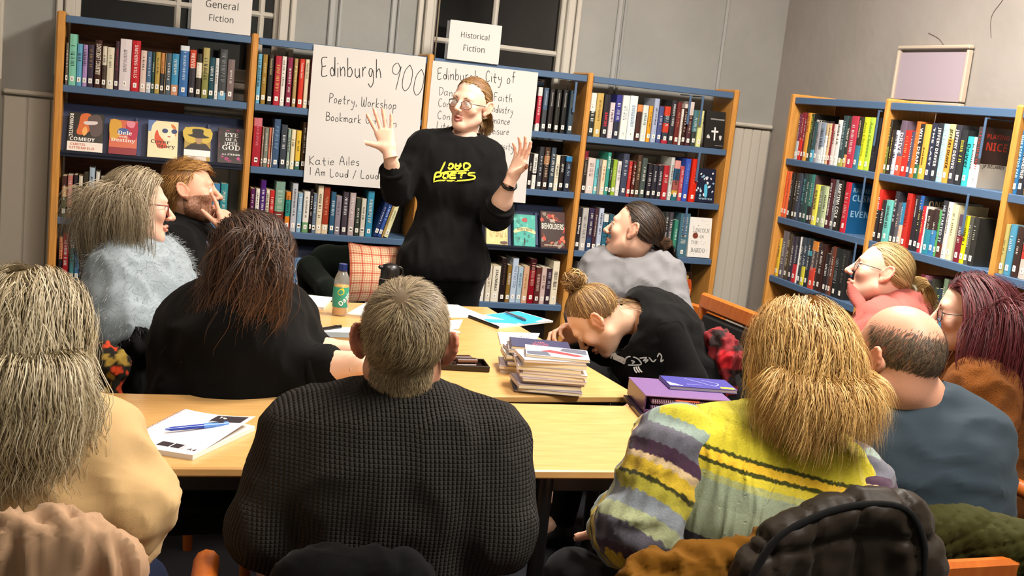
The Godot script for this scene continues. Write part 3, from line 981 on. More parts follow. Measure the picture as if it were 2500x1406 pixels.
	shelf_row(Vector3(0.0000, 1.4160, -0.0120), Vector3(1, 0, 0), "books on the top shelf of the corner bay", ", top shelf of corner bay", [
		[2.8298, 0.0341, 0.2451, "dfe4dc:.42:2c3230", "tall black book at left end by gold one", "", "f0f0ec", 0],
		[2.8691, 0.0416, 0.2474, "c8aa60", "tall gold book between black and black ones", "", "7a5a28", 0],
		[2.9136, 0.0391, 0.2451, "2e2c34", "tall black book between gold and white ones", "   |EMPIRE", "d83848", 0],
		[2.9500, 0.0306, 0.2025, "d8ccd0", "white book between black and blue ones"],
		[2.9853, 0.0356, 0.2490, "3a3c8c:.6:2c3040", "tall blue book between white and white ones", "", "e0e0e8", 0],
		[3.0301, 0.0441, 0.2501, "eceae4", "tall thick white book between blue and white ones", "", "b8c8d0", 0],
		[3.0777, 0.0491, 0.2532, "dce8ec", "tall thick white book between white and maroon ones", "", "7a98b0", 0],
		[3.1207, 0.0322, 0.2073, "d88a50:.2:4a2c24", "maroon book between white and white ones"],
		[3.1572, 0.0362, 0.2075, "d8e0d8", "white book between maroon and gold ones", "", "5a8080", 0],
		[3.1899, 0.0247, 0.2073, "e0a028", "gold book between white and pale blue ones"],
		[3.2228, 0.0325, 0.2523, "a8b4d0", "tall pale blue book between gold and blue ones"],
		[3.2568, 0.0307, 0.2104, "4a5488", "blue book between pale blue and red ones"],
		[3.2957, 0.0386, 0.2142, "c8402c:.25:3c4a58:.45:c84030:.7:38404c:.9:b03040", "red book between blue and black ones", "", "d0d8e0", 0],
		[3.3338, 0.0329, 0.2530, "34343a", "tall black book between red and red ones", "", "f4f4f0", 0],
		[3.3681, 0.0310, 0.2459, "6c2c28", "tall red book between black and white ones", "", "c88070", 0],
		[3.3932, 0.0146, 0.2098, "e4ddd4", "thin white book between red and black ones", "", "2a2020", 0],
		[3.4133, 0.0233, 0.2399, "e0d6cc:.1:3c2420", "tall black book between white and dark pink ones", "", "e8dcd0", 0],
		[3.4459, 0.0332, 0.2554, "d8ccc8:.3:4c2c34", "tall dark pink book between black and teal ones", "", "d0c0a0", 0],
		[3.4806, 0.0313, 0.2113, "4a7880:.6:38403c", "teal book between dark pink and yellow ones", "", "d8e4e0", 0],
		[3.5163, 0.0314, 0.2113, "dcdf98", "yellow book at right end by teal one", "", "8a9060", 0]])
	shelf_row(Vector3(0.0000, 1.0900, -0.0120), Vector3(1, 0, 0), "books on the second shelf of the corner bay", ", second shelf of corner bay", [
		[2.8248, 0.0242, 0.2409, "7a2030:.2:2c2826", "tall black book at left end by white one", "", "b0a090", 0],
		[2.8628, 0.0472, 0.2032, "d8ccc4", "thick white book between black and teal ones", "", "a08888", 0],
		[2.8978, 0.0206, 0.1990, "6cc0c8", "teal book between white and grey ones"],
		[2.9176, 0.0169, 0.2000, "8a8c88", "thin grey book between teal and cream ones", "", "", 3],
		[2.9412, 0.0280, 0.1991, "e4d4b4", "cream book between grey and teal ones", "", "c06040", 0],
		[2.9675, 0.0223, 0.2444, "3c9c8c", "tall teal book between cream and dark green ones", "ARTHUR|  ", "d8f0e0", 0],
		[2.9872, 0.0150, 0.2059, "2c4030", "thin dark green book between teal and green ones"],
		[3.0092, 0.0251, 0.2067, "98b83c", "green book between dark green and white ones", "", "e8f0a8", 0],
		[3.0367, 0.0252, 0.2000, "e0dcd8", "white book between green and dark blue ones", "", "8880a0", 0],
		[3.0732, 0.0391, 0.2464, "40485c", "tall dark blue book between white and red ones", "", "d0d8e0", 0],
		[3.1058, 0.0214, 0.2058, "c03c38", "red book between dark blue and dark red ones", "", "f0c8a0", 0],
		[3.1315, 0.0214, 0.2080, "5c2420", "dark red book between red and brown ones"],
		[3.1593, 0.0294, 0.2466, "4c382c", "tall brown book between dark red and charcoal ones", "", "c8b090", 0],
		[3.1932, 0.0335, 0.2314, "4c5854", "tall charcoal book between brown and black ones"],
		[3.2332, 0.0296, 0.2021, "2c2a30", "black book between charcoal and black ones", "", "e0e0e0", 0],
		[3.2663, 0.0317, 0.1994, "30303a", "black book between black and black ones", "", "d8d8dc", 0],
		[3.3005, 0.0318, 0.1968, "34303a", "black book between black and red ones", "", "e0dce0", 0],
		[3.3364, 0.0368, 0.1998, "b02c34", "red book between black and white ones", "", "f0d8d0", 0],
		[3.3712, 0.0239, 0.2502, "c8ccc8", "tall white book between red and blue ones"],
		[3.4047, 0.0383, 0.2348, "d89890:.2:2c5878:.5:a05850:.75:c8a040:.85:2c6870", "tall blue book between white and red ones"],
		[3.4394, 0.0261, 0.2047, "c0525c", "red book between blue and blue ones"],
		[3.4721, 0.0344, 0.2515, "3858b8", "tall blue book between red and red ones", "", "7a98e0", 0],
		[3.5203, 0.0448, 0.2538, "d82c1c", "tall thick red book at right end by blue one", "", "e86050", 0]])
	shelf_row(Vector3(0.0000, 0.7570, -0.0120), Vector3(1, 0, 0), "books on the third shelf of the corner bay", ", third shelf of corner bay", [
		[2.8256, 0.0259, 0.2437, "2a2628", "tall black book at left end by white one", "Annie Murray", "f4f0ec", 0],
		[2.8604, 0.0378, 0.2486, "bcb8b4", "tall white book between black and dark purple ones", "", "8a8684", 0],
		[2.8988, 0.0329, 0.2490, "3c3450:.7:34486c", "tall dark purple book between white and dark pink ones"],
		[2.9287, 0.0242, 0.2512, "4a3038", "tall dark pink book between dark purple and pale blue ones"],
		[2.9591, 0.0305, 0.2534, "b8c4d8", "tall pale blue book between dark pink and blue ones"],
		[2.9926, 0.0306, 0.2199, "d8dcd8:.2:2f6a80", "blue book between pale blue and teal ones"],
		[3.0275, 0.0333, 0.2224, "2f5a68", "teal book between blue and dark slate ones"],
		[3.2671, 0.0261, 0.2538, "4a5a5c", "tall dark slate book between teal and slate ones"],
		[3.3282, 0.0262, 0.2582, "5c7c7c", "tall slate book between dark slate and black ones"],
		[3.3532, 0.0199, 0.2599, "2c3434", "tall black book between slate and black ones"],
		[3.3789, 0.0285, 0.2618, "3a3c3c", "tall black book between black and charcoal ones", "", "d0d0cc", 0],
		[3.4073, 0.0253, 0.2614, "4c4850", "tall charcoal book between black and teal ones"],
		[3.4460, 0.0265, 0.2177, "3c8870", "teal book between charcoal and blue ones", "", "d8f0e4", 0],
		[3.4994, 0.0634, 0.2606, "4c7484", "tall thick blue book at right end by teal one"]])
	shelf_row(Vector3(0.0000, 0.4300, -0.0120), Vector3(1, 0, 0), "books on the fourth shelf of the corner bay", ", fourth shelf of corner bay", [
		[2.8354, 0.0150, 0.2151, "6a3a2c", "thin maroon book at left end by grey one"],
		[2.8597, 0.0278, 0.2575, "6a6a6c", "tall grey book between maroon and black ones"],
		[2.8944, 0.0356, 0.2160, "3a3434", "black book between grey and charcoal ones"],
		[2.9326, 0.0368, 0.2593, "4a4a50", "tall charcoal book between black and maroon ones"],
		[2.9706, 0.0333, 0.2421, "5a2c30", "tall maroon book at right end by charcoal one"]])
	shelf_row(Vector3(3.8259, 1.4160, 0.4693), Vector3(-0.04651, 0, 0.99892), "books on the top shelf of the side bookcase by the corner", ", top shelf of first side bay", [
		[0.0893, 0.0304, 0.2502, "70304a:.6:b8c4c8", "tall pink book at left end by red one"],
		[0.1246, 0.0372, 0.2570, "8a2430:.55:d03028", "tall red book between pink and red ones", "", "f0d0c0", 0],
		[0.1546, 0.0199, 0.2576, "6a2028", "tall red book between red and gold ones"],
		[0.1839, 0.0365, 0.2579, "e0a038", "tall gold book between red and dark green ones", "   LEE CHILD|  ", "a04020", 0],
		[0.2201, 0.0308, 0.2553, "3c4830", "tall dark green book between gold and dark teal ones", "LEE CHILD|  ", "e0e040", 0],
		[0.2583, 0.0341, 0.2147, "2c4c50:.7:4a9ab8", "dark teal book between dark green and grey ones", "", "8a8a8a", 0],
		[0.2992, 0.0311, 0.2140, "9a98a0", "grey book between dark teal and slate ones"],
		[0.3414, 0.0504, 0.2107, "8c9cb0:.6:d8e0e4", "thick slate book between grey and white ones"],
		[0.3847, 0.0252, 0.2102, "c8b088:.3:e0e4e0", "white book between slate and tan ones", "", "3a6a90", 0],
		[0.4127, 0.0249, 0.2115, "d8b890", "tan book between white and red ones"],
		[0.4379, 0.0197, 0.2114, "7c2028", "red book between tan and white ones"],
		[0.4654, 0.0295, 0.2101, "dcc8c4", "white book between red and white ones"],
		[0.5038, 0.0365, 0.2335, "e8e6e0", "tall white book between white and dark slate ones", "", "3a3a3a", 0],
		[0.5514, 0.0432, 0.2582, "34484a:.85:a8a850", "tall dark slate book between white and black ones", "", "c0d8e0", 0],
		[0.5954, 0.0249, 0.2525, "3a3430:.75:c89860", "tall black book between dark slate and red ones", "TRUST ME", "f4ece0", 0],
		[0.6397, 0.0608, 0.2593, "c03850", "tall thick red book between black and black ones", "", "f8f0f0", 0],
		[0.6969, 0.0389, 0.2580, "34302a:.55:3c7890", "tall black book between red and yellow ones", "CASTAWAYS|  ", "e8dcb0", 0],
		[0.7485, 0.0450, 0.2589, "d8e030", "tall thick yellow book between black and green ones", "Ann Cleeves", "a8b020", 0],
		[0.7969, 0.0466, 0.2598, "b8d848", "tall thick green book between yellow and black ones", "Ann Cleeves", "7a9a30", 0],
		[0.8490, 0.0479, 0.2596, "26262c", "tall thick black book at right end by green one", "", "4a4a54", 3]])
	shelf_row(Vector3(3.8259, 1.4160, 0.4693), Vector3(-0.04651, 0, 0.99892), "books on the top shelf of the side bookcase middle bay", ", top shelf of middle side bay", [
		[0.9617, 0.0180, 0.2577, "3c3830:.5:6a7838", "tall thin black book at left end by black one", "", "d8d060", 0],
		[0.9929, 0.0280, 0.2100, "2c2a28", "black book between black and pale blue ones", "", "e8d860", 0],
		[1.0263, 0.0277, 0.2089, "c0cce0", "pale blue book between black and mauve ones"],
		[1.0643, 0.0425, 0.2565, "6a5a6c:.65:d05840", "tall mauve book between pale blue and red ones", "DRIVE", "f4f0f0", 0],
		[1.1118, 0.0467, 0.2134, "d03028", "thick red book between mauve and dark mauve ones", "", "f0a060", 0],
		[1.1496, 0.0241, 0.2098, "4a4860", "dark mauve book between red and orange ones"],
		[1.1792, 0.0286, 0.2575, "d87030", "tall orange book between dark mauve and black ones", "", "f0b080", 0],
		[1.2129, 0.0331, 0.2479, "2c2c2e:.75:2f6a48", "tall black book between orange and gold ones", "WILL DEAN", "f8f8f4", 1],
		[1.2528, 0.0430, 0.2484, "e0b048", "tall gold book between black and dark blue ones", "  |BLACK RIVER", "3a2a10", 0],
		[1.3000, 0.0367, 0.2548, "2c3448", "tall dark blue book between gold and black ones", "THE LAST|    ", "f0f0f0", 1],
		[1.3448, 0.0429, 0.2582, "2c3038", "tall black book between dark blue and pale blue ones", "JEFFERY DEAVER", "f4f4f4", 1],
		[1.3878, 0.0377, 0.2562, "a8d8dc", "tall pale blue book between black and gold ones", "", "e8f4f4", 0],
		[1.4301, 0.0371, 0.2569, "d8d090:.25:e0a040", "tall gold book between pale blue and charcoal ones", "JEFFERY DEAVER", "3a2c14", 1],
		[1.4739, 0.0409, 0.2563, "3a3a40", "tall charcoal book between gold and black ones", "JEFFERY DEAVER", "f4f4f4", 1],
		[1.5202, 0.0380, 0.2376, "2c3034", "tall black book between charcoal and teal ones", "", "e8e050", 0],
		[1.5667, 0.0373, 0.2114, "3cc0c0", "teal book between black and white ones", "Deaver", "0c4a50", 0],
		[1.5991, 0.0182, 0.2107, "e4e4e0", "thin white book between teal and charcoal ones", "", "", 3],
		[1.6319, 0.0425, 0.2563, "4a4444:.62:e0dcd4", "tall charcoal book at right end by white one", "", "c04038", 0]])
	shelf_row(Vector3(3.8259, 1.0900, 0.4693), Vector3(-0.04651, 0, 0.99892), "books on the second shelf of the side bookcase by the corner", ", second shelf of first side bay", [
		[0.0330, 0.0205, 0.2555, "e05a34", "tall red book at left end by orange one", "", "b83c20", 0],
		[0.0621, 0.0357, 0.2566, "e8683c", "tall orange book between red and black ones", "", "c04828", 0],
		[0.0997, 0.0328, 0.2542, "2c2826", "tall black book between orange and black ones", "", "e8e0d8", 0],
		[0.1507, 0.0264, 0.2558, "34302e", "tall black book between black and dark slate ones"],
		[0.1827, 0.0332, 0.2573, "3c4450", "tall dark slate book between black and dark teal ones"],
		[0.2388, 0.0315, 0.2609, "2c4044", "dark teal book between dark slate and dark teal ones", "", "60c8d0", 0],
		[0.2763, 0.0311, 0.2614, "30504c", "tall dark teal book between dark teal and teal ones", "", "d8f0e8", 0],
		[0.3161, 0.0364, 0.2622, "3c8078:.65:2c2c30", "tall teal book between dark teal and dark mauve ones", "", "e8e0c0", 0],
		[0.3446, 0.0153, 0.2606, "4c3c40", "tall thin dark mauve book between teal and yellow ones", "", "f0e8e8", 0],
		[0.3750, 0.0413, 0.2133, "e8dc58", "yellow book between dark mauve and sage ones"],
		[0.4274, 0.0406, 0.2116, "7c8c6c", "sage book between yellow and pale green ones"],
		[0.4708, 0.0401, 0.2132, "c8d8a8", "pale green book between sage and maroon ones"],
		[0.5150, 0.0422, 0.2572, "4c2428", "tall maroon book between pale green and grey ones", "STOP AT NOTHING", "f4f0ec", 0],
		[0.5608, 0.0274, 0.2575, "707478", "tall grey book between maroon and black ones"],
		[0.5990, 0.0462, 0.2585, "28241f", "tall thick black book between grey and red ones", "MARTINA COLE", "f8f8f4", 1],
		[0.6745, 0.0527, 0.2551, "c82838", "tall thick red book at right end by black one", "", "e8a8a8", 0]])
	shelf_row(Vector3(3.8259, 0.7570, 0.4693), Vector3(-0.04651, 0, 0.99892), "books on the third shelf of the side bookcase by the corner", ", third shelf of first side bay", [
		[0.0620, 0.0274, 0.2135, "e0b838", "gold book at left end by grey one"],
		[0.1136, 0.0544, 0.2619, "6c6468", "tall thick grey book between gold and brown ones"],
		[0.1630, 0.0367, 0.2558, "4c4034", "tall brown book between grey and dark mauve ones", "", "d8c8a0", 0],
		[0.2128, 0.0421, 0.2467, "3c3440", "tall dark mauve book between brown and black ones"],
		[0.2561, 0.0423, 0.2497, "34303c:.6:c83038", "tall black book between dark mauve and white ones", "", "d0d0d8", 0],
		[0.2865, 0.0139, 0.2534, "d8d8d4", "tall thin white book between black and dark slate ones", "", "", 3],
		[0.3131, 0.0318, 0.2563, "3c444c", "tall dark slate book between white and dark blue ones"],
		[0.3493, 0.0360, 0.2567, "34404c:.6:d8d040", "tall dark blue book between dark slate and black ones", "", "d8e0e8", 0],
		[0.3911, 0.0405, 0.2596, "2c3438:.25:3c90a0:.35:2c3438", "tall black book between dark blue and red ones", "", "f4f4f0", 0],
		[0.4426, 0.0554, 0.2515, "d88a3c:.2:4c4444:.55:d84a38", "tall thick red book between black and black ones", "", "d8c8c0", 0],
		[0.4843, 0.0149, 0.2546, "3a302c", "tall thin black book between red and black ones"],
		[0.5207, 0.0510, 0.2508, "3c2420", "tall thick black book between black and black ones", "", "f0ece4", 0],
		[0.5815, 0.0399, 0.2080, "2c2a2a", "black book between black and maroon ones", "", "f0f0ec", 0],
		[0.6099, 0.0137, 0.2474, "4a3a38", "tall thin maroon book between black and brown ones"],
		[0.6336, 0.0317, 0.2526, "6c3828", "tall brown book between maroon and black ones"],
		[0.6799, 0.0542, 0.2506, "26282a", "tall thick black book between brown and black ones", "", "8a8e90", 0],
		[0.7396, 0.0588, 0.2508, "2a2a28", "tall thick black book at right end by black one", "", "6a6a64", 0]])
	shelf_row(Vector3(3.8259, 1.0900, 0.4693), Vector3(-0.04651, 0, 0.99892), "books on the second shelf of the side bookcase middle bay", ", second shelf of middle side bay", [
		[0.9637, 0.0220, 0.2485, "c83028:.4:2c2a2e", "tall black book at left end by black one", "", "f4f0f0", 0],
		[1.0054, 0.0314, 0.2030, "2c2a2c", "black book between black and teal ones", "", "f0f0f0", 0],
		[1.0498, 0.0509, 0.2064, "6cc4bc", "thick teal book between black and black ones"],
		[1.1021, 0.0304, 0.2534, "34343c", "tall black book between teal and charcoal ones", "", "f4f4f4", 0],
		[1.1336, 0.0284, 0.2032, "5c5a64", "charcoal book between black and blue ones", "", "e0c8a8", 0],
		[1.1622, 0.0259, 0.2065, "2f80a8:.5:d8b8a0", "blue book between charcoal and red ones"],
		[1.1997, 0.0374, 0.2543, "c03028", "tall red book between blue and black ones", "", "8a1c18", 0],
		[1.2638, 0.0313, 0.2520, "2c2a30", "tall black book between red and black ones", "LOUISE DOUGHTY|  ", "f0f0f0", 0],
		[1.2974, 0.0299, 0.2541, "3060a8:.25:2c2c30", "tall black book between black and red ones", "", "e8e080", 0],
		[1.3265, 0.0254, 0.2102, "c83038", "red book between black and white ones", "", "f0e070", 0],
		[1.3461, 0.0109, 0.2110, "e0dcd8", "thin white book between red and teal ones", "", "", 3],
		[1.3741, 0.0422, 0.2007, "3c2c28:.45:2f8ca0", "teal book between white and blue ones"],
		[1.4167, 0.0371, 0.2058, "3c2c2c:.45:3c80b8", "blue book between teal and green ones"],
		[1.4463, 0.0164, 0.2064, "58a060", "thin green book between blue and charcoal ones"],
		[1.4723, 0.0338, 0.2510, "38383e:.75:5c3428", "tall charcoal book between green and white ones", "HE STARTED IT", "c8d4e0", 0],
		[1.5076, 0.0310, 0.2491, "dcd8d4", "tall white book between charcoal and cream ones", "", "6a6a68", 0],
		[1.5447, 0.0377, 0.2417, "d8d4b0", "tall cream book between white and red ones", "", "8a8a60", 0],
		[1.6008, 0.0406, 0.2049, "5c4c5c:.45:7c2434", "red book between cream and yellow ones"],
		[1.6360, 0.0272, 0.2035, "f0e820", "yellow book between red and charcoal ones"],
		[1.6646, 0.0246, 0.2043, "54544c", "charcoal book between yellow and black ones"],
		[1.6973, 0.0310, 0.2056, "34342f", "black book at right end by charcoal one", "", "b8b8a8", 0]])
	shelf_row(Vector3(3.8259, 0.7570, 0.4693), Vector3(-0.04651, 0, 0.99892), "books on the third shelf of the side bookcase middle bay", ", third shelf of middle side bay", [
		[1.3913, 0.0275, 0.2409, "6a2430", "tall red book at left end by pink one"],
		[1.4208, 0.0238, 0.2420, "8a5a68", "tall pink book between red and black ones"],
		[1.4483, 0.0235, 0.2223, "30343c", "black book between pink and black ones"],
		[1.4738, 0.0199, 0.2351, "3a3a34", "tall black book between black and dark sage ones"],
		[1.5007, 0.0264, 0.1994, "3a4438", "dark sage book between black and dark blue ones", "", "d0d0a0", 0],
		[1.5314, 0.0261, 0.2031, "34404c", "dark blue book between dark sage and sage ones", "", "a8c060", 0],
		[1.5627, 0.0278, 0.2511, "6c8068:.5:4a80a0", "tall sage book between dark blue and maroon ones"],
		[1.5969, 0.0306, 0.2493, "5a4a48", "tall maroon book between sage and dark slate ones"],
		[1.6379, 0.0378, 0.2489, "40444c", "tall dark slate book between maroon and drab ones"],
		[1.6821, 0.0372, 0.2569, "6a5a50", "tall drab book at right end by dark slate one"]])
	shelf_row(Vector3(3.8259, 1.0900, 0.4693), Vector3(-0.04651, 0, 0.99892), "books on the second shelf of the side bookcase nearest bay", ", second shelf of nearest side bay", [
		[1.8945, 0.0236, 0.2035, "b0a868", "yellow book at left end by blue one", "", "7a7440", 0],
		[1.9313, 0.0382, 0.2065, "4c90b0", "blue book between yellow and black ones", "", "d8ecf4", 0],
		[1.9750, 0.0375, 0.2033, "3c2c28", "black book between blue and white ones", "", "d8ccc4", 0],
		[2.0219, 0.0447, 0.1971, "a8c0d0:.3:b83c34:.6:c0b8b0", "thick white book between black and charcoal ones"],
		[2.0667, 0.0335, 0.1997, "4a4a50", "charcoal book between white and drab ones"],
		[2.1118, 0.0456, 0.2060, "8a8070", "thick drab book at right end by charcoal one"]])
	shelf_row(Vector3(3.8259, 1.4160, 0.4693), Vector3(-0.04651, 0, 0.99892), "books on the top shelf of the side bookcase nearest bay", ", top shelf of nearest side bay", [
		[1.8933, 0.0212, 0.2547, "2c6ca0", "tall blue book at left end by black one", "ONE STEP TOO FAR", "a8d8f0", 1],
		[1.9241, 0.0323, 0.2103, "2c3038", "black book between blue and brown ones", "LISA GARDNER", "f0f0f0", 1],
		[1.9602, 0.0319, 0.2174, "6a5a3a", "brown book at right end by black one"]])
	shelf_row(Vector3(3.8259, 0.7570, 0.4693), Vector3(-0.04651, 0, 0.99892), "books on the third shelf of the side bookcase nearest bay", ", third shelf of nearest side bay", [
		[2.0970, 0.0314, 0.2502, "3a3c40", "tall charcoal book at left end by grey one"],
		[2.1325, 0.0336, 0.2537, "8a8a88", "tall grey book between charcoal and maroon ones"],
		[2.1713, 0.0381, 0.2651, "4a3c38", "tall maroon book at right end by grey one"]])
	var ud := Vector3(-0.04651, 0, 0.99892)
	cover_words(["JACK REACHER"], Vector3(3.816, 1.417, 0.689), "1c1c1a", "f8f8f0", 0.035)
	cover_words(["ONE"], Vector3(3.766, 1.091, 1.765), "28394a", "d8c8a8", 0.03)
	cover_words(["DE"], Vector3(3.782, 1.417, 1.418), "241e1a", "a09890", 0.03)
	cover_words(["PLAYING", "NICE", " ", "JP DELANEY"], Vector3(3.750, 1.417, 2.099), "3a2a26", "b83c28", 0.034)
	cover_words(["RACHEL", "CUSK", " ", "EVEN"], Vector3(3.795, 1.091, 1.143), "1a527e", "8ab0cc", 0.032)
	var X := Vector3(1, 0, 0)
	var grp := "face-out books on the sloping shelf of the leftmost bay"
	face_book(Vector3(0.133, 1.095, -0.012), X, 0.42, 0.168, 0.205, 0.03, "1c1614", "face-out book with orange and black cover and white ROMANTIC COMEDY lettering, left end of sloping shelf", _art_romcom, grp)
	face_book(Vector3(0.313, 1.095, -0.012), X, 0.42, 0.135, 0.185, 0.022, "d06038", "face-out book with yellow and red flower cover and white lettering on sloping shelf", _art_dele, grp)
	face_book(Vector3(0.506, 1.095, -0.012), X, 0.42, 0.148, 0.20, 0.028, "ecdcae", "face-out cream book with a woman in blue round sunglasses on its cover", _art_cover, grp)
	face_book(Vector3(0.678, 1.095, -0.012), X, 0.42, 0.132, 0.18, 0.02, "a88a2c", "face-out ochre book with a black-hatted figure and white band on its cover", _art_hat, grp)
	face_book(Vector3(0.849, 1.095, -0.012), X, 0.42, 0.138, 0.195, 0.024, "1e1216", "face-out black and magenta book with white lettering, right end of sloping shelf", _art_eye, grp)
	grp = "face-out books behind the drinks bottle"
	face_book(Vector3(1.207, 0.434, -0.012), X, 0.3, 0.115, 0.185, 0.02, "2c78b0", "face-out bright blue book with pale lettering behind the dark-haired woman", _art_blue, grp)
	face_book(Vector3(1.333, 0.434, -0.012), X, 0.3, 0.132, 0.185, 0.02, "5a3e30", "face-out brown plank-patterned book with cream lettering beside the green armchair", _art_ghost, grp)
	face_book(Vector3(1.461, 0.434, -0.012), X, 0.3, 0.11, 0.185, 0.02, "2c3c30", "face-out dark green book half hidden behind the green armchair", _art_green, grp)
	grp = "face-out books on the sloping shelf right of the speaker"
	face_book(Vector3(2.343, 0.761, -0.012), X, 0.35, 0.128, 0.175, 0.03, "e0d08c", "face-out pale yellow and brown book by the speaker's elbow", _art_tale, grp, "a07a48")
	face_book(Vector3(2.509, 0.761, -0.012), X, 0.35, 0.130, 0.185, 0.022, "4cb4a4", "face-out turquoise book with a cream ribbon banner, beside the red-patterned one", _art_wreck, grp)
	face_book(Vector3(2.681, 0.761, -0.012), X, 0.35, 0.150, 0.215, 0.025, "4a2c28", "face-out dark book patterned with red flowers, next to the oak upright", _art_behold, grp)
	grp = "face-out books at the right ends of the corner bay"
	face_book(Vector3(3.618, 1.420, -0.012), X, 0.12, 0.13, 0.215, 0.02, "242424", "black book with a white cross, standing face-out at the corner end", _art_cross, grp)
	face_book(Vector3(3.603, 1.095, -0.012), X, 0.12, 0.13, 0.20, 0.02, "1e2638", "face-out navy book with white leaves and flowers at the corner end", _art_leaf, grp)
	face_book(Vector3(3.613, 0.761, -0.012), X, 0.12, 0.15, 0.24, 0.02, "eceae4", "face-out white book with grey lettering and a red-brown disc", _art_lincoln, grp)
	face_book(Vector3(3.538, 0.434, -0.012), X, 0.12, 0.13, 0.235, 0.025, "2a1c14", "face-out dark book with a fiery cover behind the grey sweatshirt", _art_arrow, grp)
	face_book(Vector3(3.816, 0.430, 0.691), Vector3(-0.04651, 0, 0.99892), 0.1, 0.14, 0.22, 0.02, "c8c0d0", "pale lilac book with a red dome on its cover, low in the side bookcase", _art_dome, grp)
# words on the cover of the book at bookcase place (side bookcase): p is the book's right face, lower front corner
func cover_words(words: Array, p: Vector3, back: String, hex: String, cap: float):
	for t in get_children():
		if t.has_meta("category") and t.get_meta("category") == "book" and t.position.distance_to(p) < 0.012:
			var cover := t.get_child(0) as MeshInstance3D
			var bb := cover.mesh.get_aabb()
			var g := G.new()
			g.col = lin(back)
			var e := bb.end.x + 0.0003
			g.quad(Vector3(e, 0, -0.004), Vector3(e, 0, bb.position.z), Vector3(e, bb.end.y, bb.position.z), Vector3(e, bb.end.y, -0.004))
			if words.size() == 4 and back == "3a2a26":
				g.col = lin("b0a89a")
				g.quad(Vector3(e + 0.0002, 0, -0.004), Vector3(e + 0.0002, 0, bb.position.z), Vector3(e + 0.0002, bb.end.y * 0.4, bb.position.z), Vector3(e + 0.0002, bb.end.y * 0.4, -0.004))
			g.col = lin(hex)
			var y := bb.end.y - 0.02 - cap * 0.5
			for s in words:
				if s != " ":
					if s.begins_with("JP"):
						g.col = lin("2a2420")
					write(g, s, Vector3(e + 0.0005, y, -0.072), Vector3(0, 0, -1), Vector3(0, 1, 0), 0.11, cap, "Droid Sans", true)
				y -= cap * 1.25
			put("cover_print", g, vcol("print", 0.4), t)
			return
func _art_romcom(g: G, w: float, h: float):
	blob(g, "d86a2c", w, h, [0.35, 0.95, 0.6, 0.98, 0.7, 0.7, 0.5, 0.45, 0.25, 0.45, 0.3, 0.7])
	blob(g, "5a4a48", w, h, [0.55, 0.9, 0.9, 0.95, 0.95, 0.5, 0.7, 0.4, 0.6, 0.6], 0.0007)
	blob(g, "e0d4d0", w, h, [0.45, 0.78, 0.8, 0.8, 0.78, 0.72, 0.48, 0.7], 0.0008)
	blob(g, "f0b060", w, h, [0.4, 0.55, 0.5, 0.65, 0.55, 0.5, 0.45, 0.4], 0.0009)
	bar(g, "efe6da", w, h, 0.0, 0.0, 1.0, 0.24, 0.0009)
	say(g, "f4f0e8", w, h, "COMEDY", 0.42, 0.31, 0.7, 0.09)
	say(g, "c85a3c", w, h, "CURTIS", 0.3, 0.17, 0.42, 0.06)
	say(g, "c85a3c", w, h, "SITTENFELD", 0.42, 0.08, 0.7, 0.06)
	g.col = lin("f4f0e8")
	write(g, "ROMANTIC", Vector3(-0.41 * w, 0.66 * h, 0.0011), Vector3(0, -1, 0), Vector3(1, 0, 0), h * 0.6, w * 0.1, "Droid Sans", true, true)
func _art_dele(g: G, w: float, h: float):
	blob(g, "d8a02c", w, h, [0.02, 0.98, 0.4, 0.95, 0.4, 0.6, 0.2, 0.4, 0.02, 0.5])
	blob(g, "b81c40", w, h, [0.6, 0.95, 0.98, 0.95, 0.98, 0.5, 0.75, 0.45, 0.62, 0.65], 0.0007)
	blob(g, "e08898", w, h, [0.6, 0.97, 0.9, 0.97, 0.85, 0.8, 0.65, 0.82], 0.0008)
	blob(g, "3a5a98", w, h, [0.35, 0.75, 0.65, 0.75, 0.7, 0.6, 0.3, 0.6], 0.0008)
	bar(g, "8c1c28", w, h, 0.0, 0.0, 1.0, 0.2)
	say(g, "f8f4ee", w, h, "Dele", 0.55, 0.63, 0.5, 0.12, "Droid Serif")
	say(g, "f8f4ee", w, h, "weds", 0.5, 0.52, 0.3, 0.06, "Droid Serif")
	say(g, "f8f4ee", w, h, "Destiny", 0.5, 0.4, 0.86, 0.13, "Droid Serif")
func _art_cover(g: G, w: float, h: float):
	bar(g, "5a7ab0", w, h, 0.0, 0.7, 0.25, 1.0)
	blob(g, "f4e4b8", w, h, [0.2, 0.95, 0.7, 0.98, 0.95, 0.8, 0.9, 0.5, 0.6, 0.4, 0.3, 0.4, 0.1, 0.6], 0.0007)
	blob(g, "d8782c", w, h, [0.75, 0.93, 0.92, 0.85, 0.93, 0.6, 0.84, 0.75], 0.0008)
	blob(g, "d84c20", w, h, [0.3, 0.75, 0.38, 0.6, 0.55, 0.45, 0.65, 0.3, 0.4, 0.25, 0.25, 0.4, 0.22, 0.6], 0.0008)
	blob(g, "f8ecc8", w, h, [0.5, 0.8, 0.9, 0.8, 0.88, 0.6, 0.75, 0.5, 0.55, 0.55], 0.0009)
	for x in [0.56, 0.87]:
		var p := []
		for k in 10:
			p.append_array([x + cos(TAU * k / 10) * 0.1, 0.735 + sin(TAU * k / 10) * 0.065])
		blob(g, "2c4070", w, h, p, 0.001)
	blob(g, "b03028", w, h, [0.64, 0.585, 0.7, 0.6, 0.77, 0.585, 0.7, 0.565], 0.001)
	say(g, "18141c", w, h, "Cover", 0.42, 0.43, 0.62, 0.1, "Droid Serif")
	say(g, "18141c", w, h, "Story", 0.62, 0.3, 0.6, 0.12, "Droid Serif")
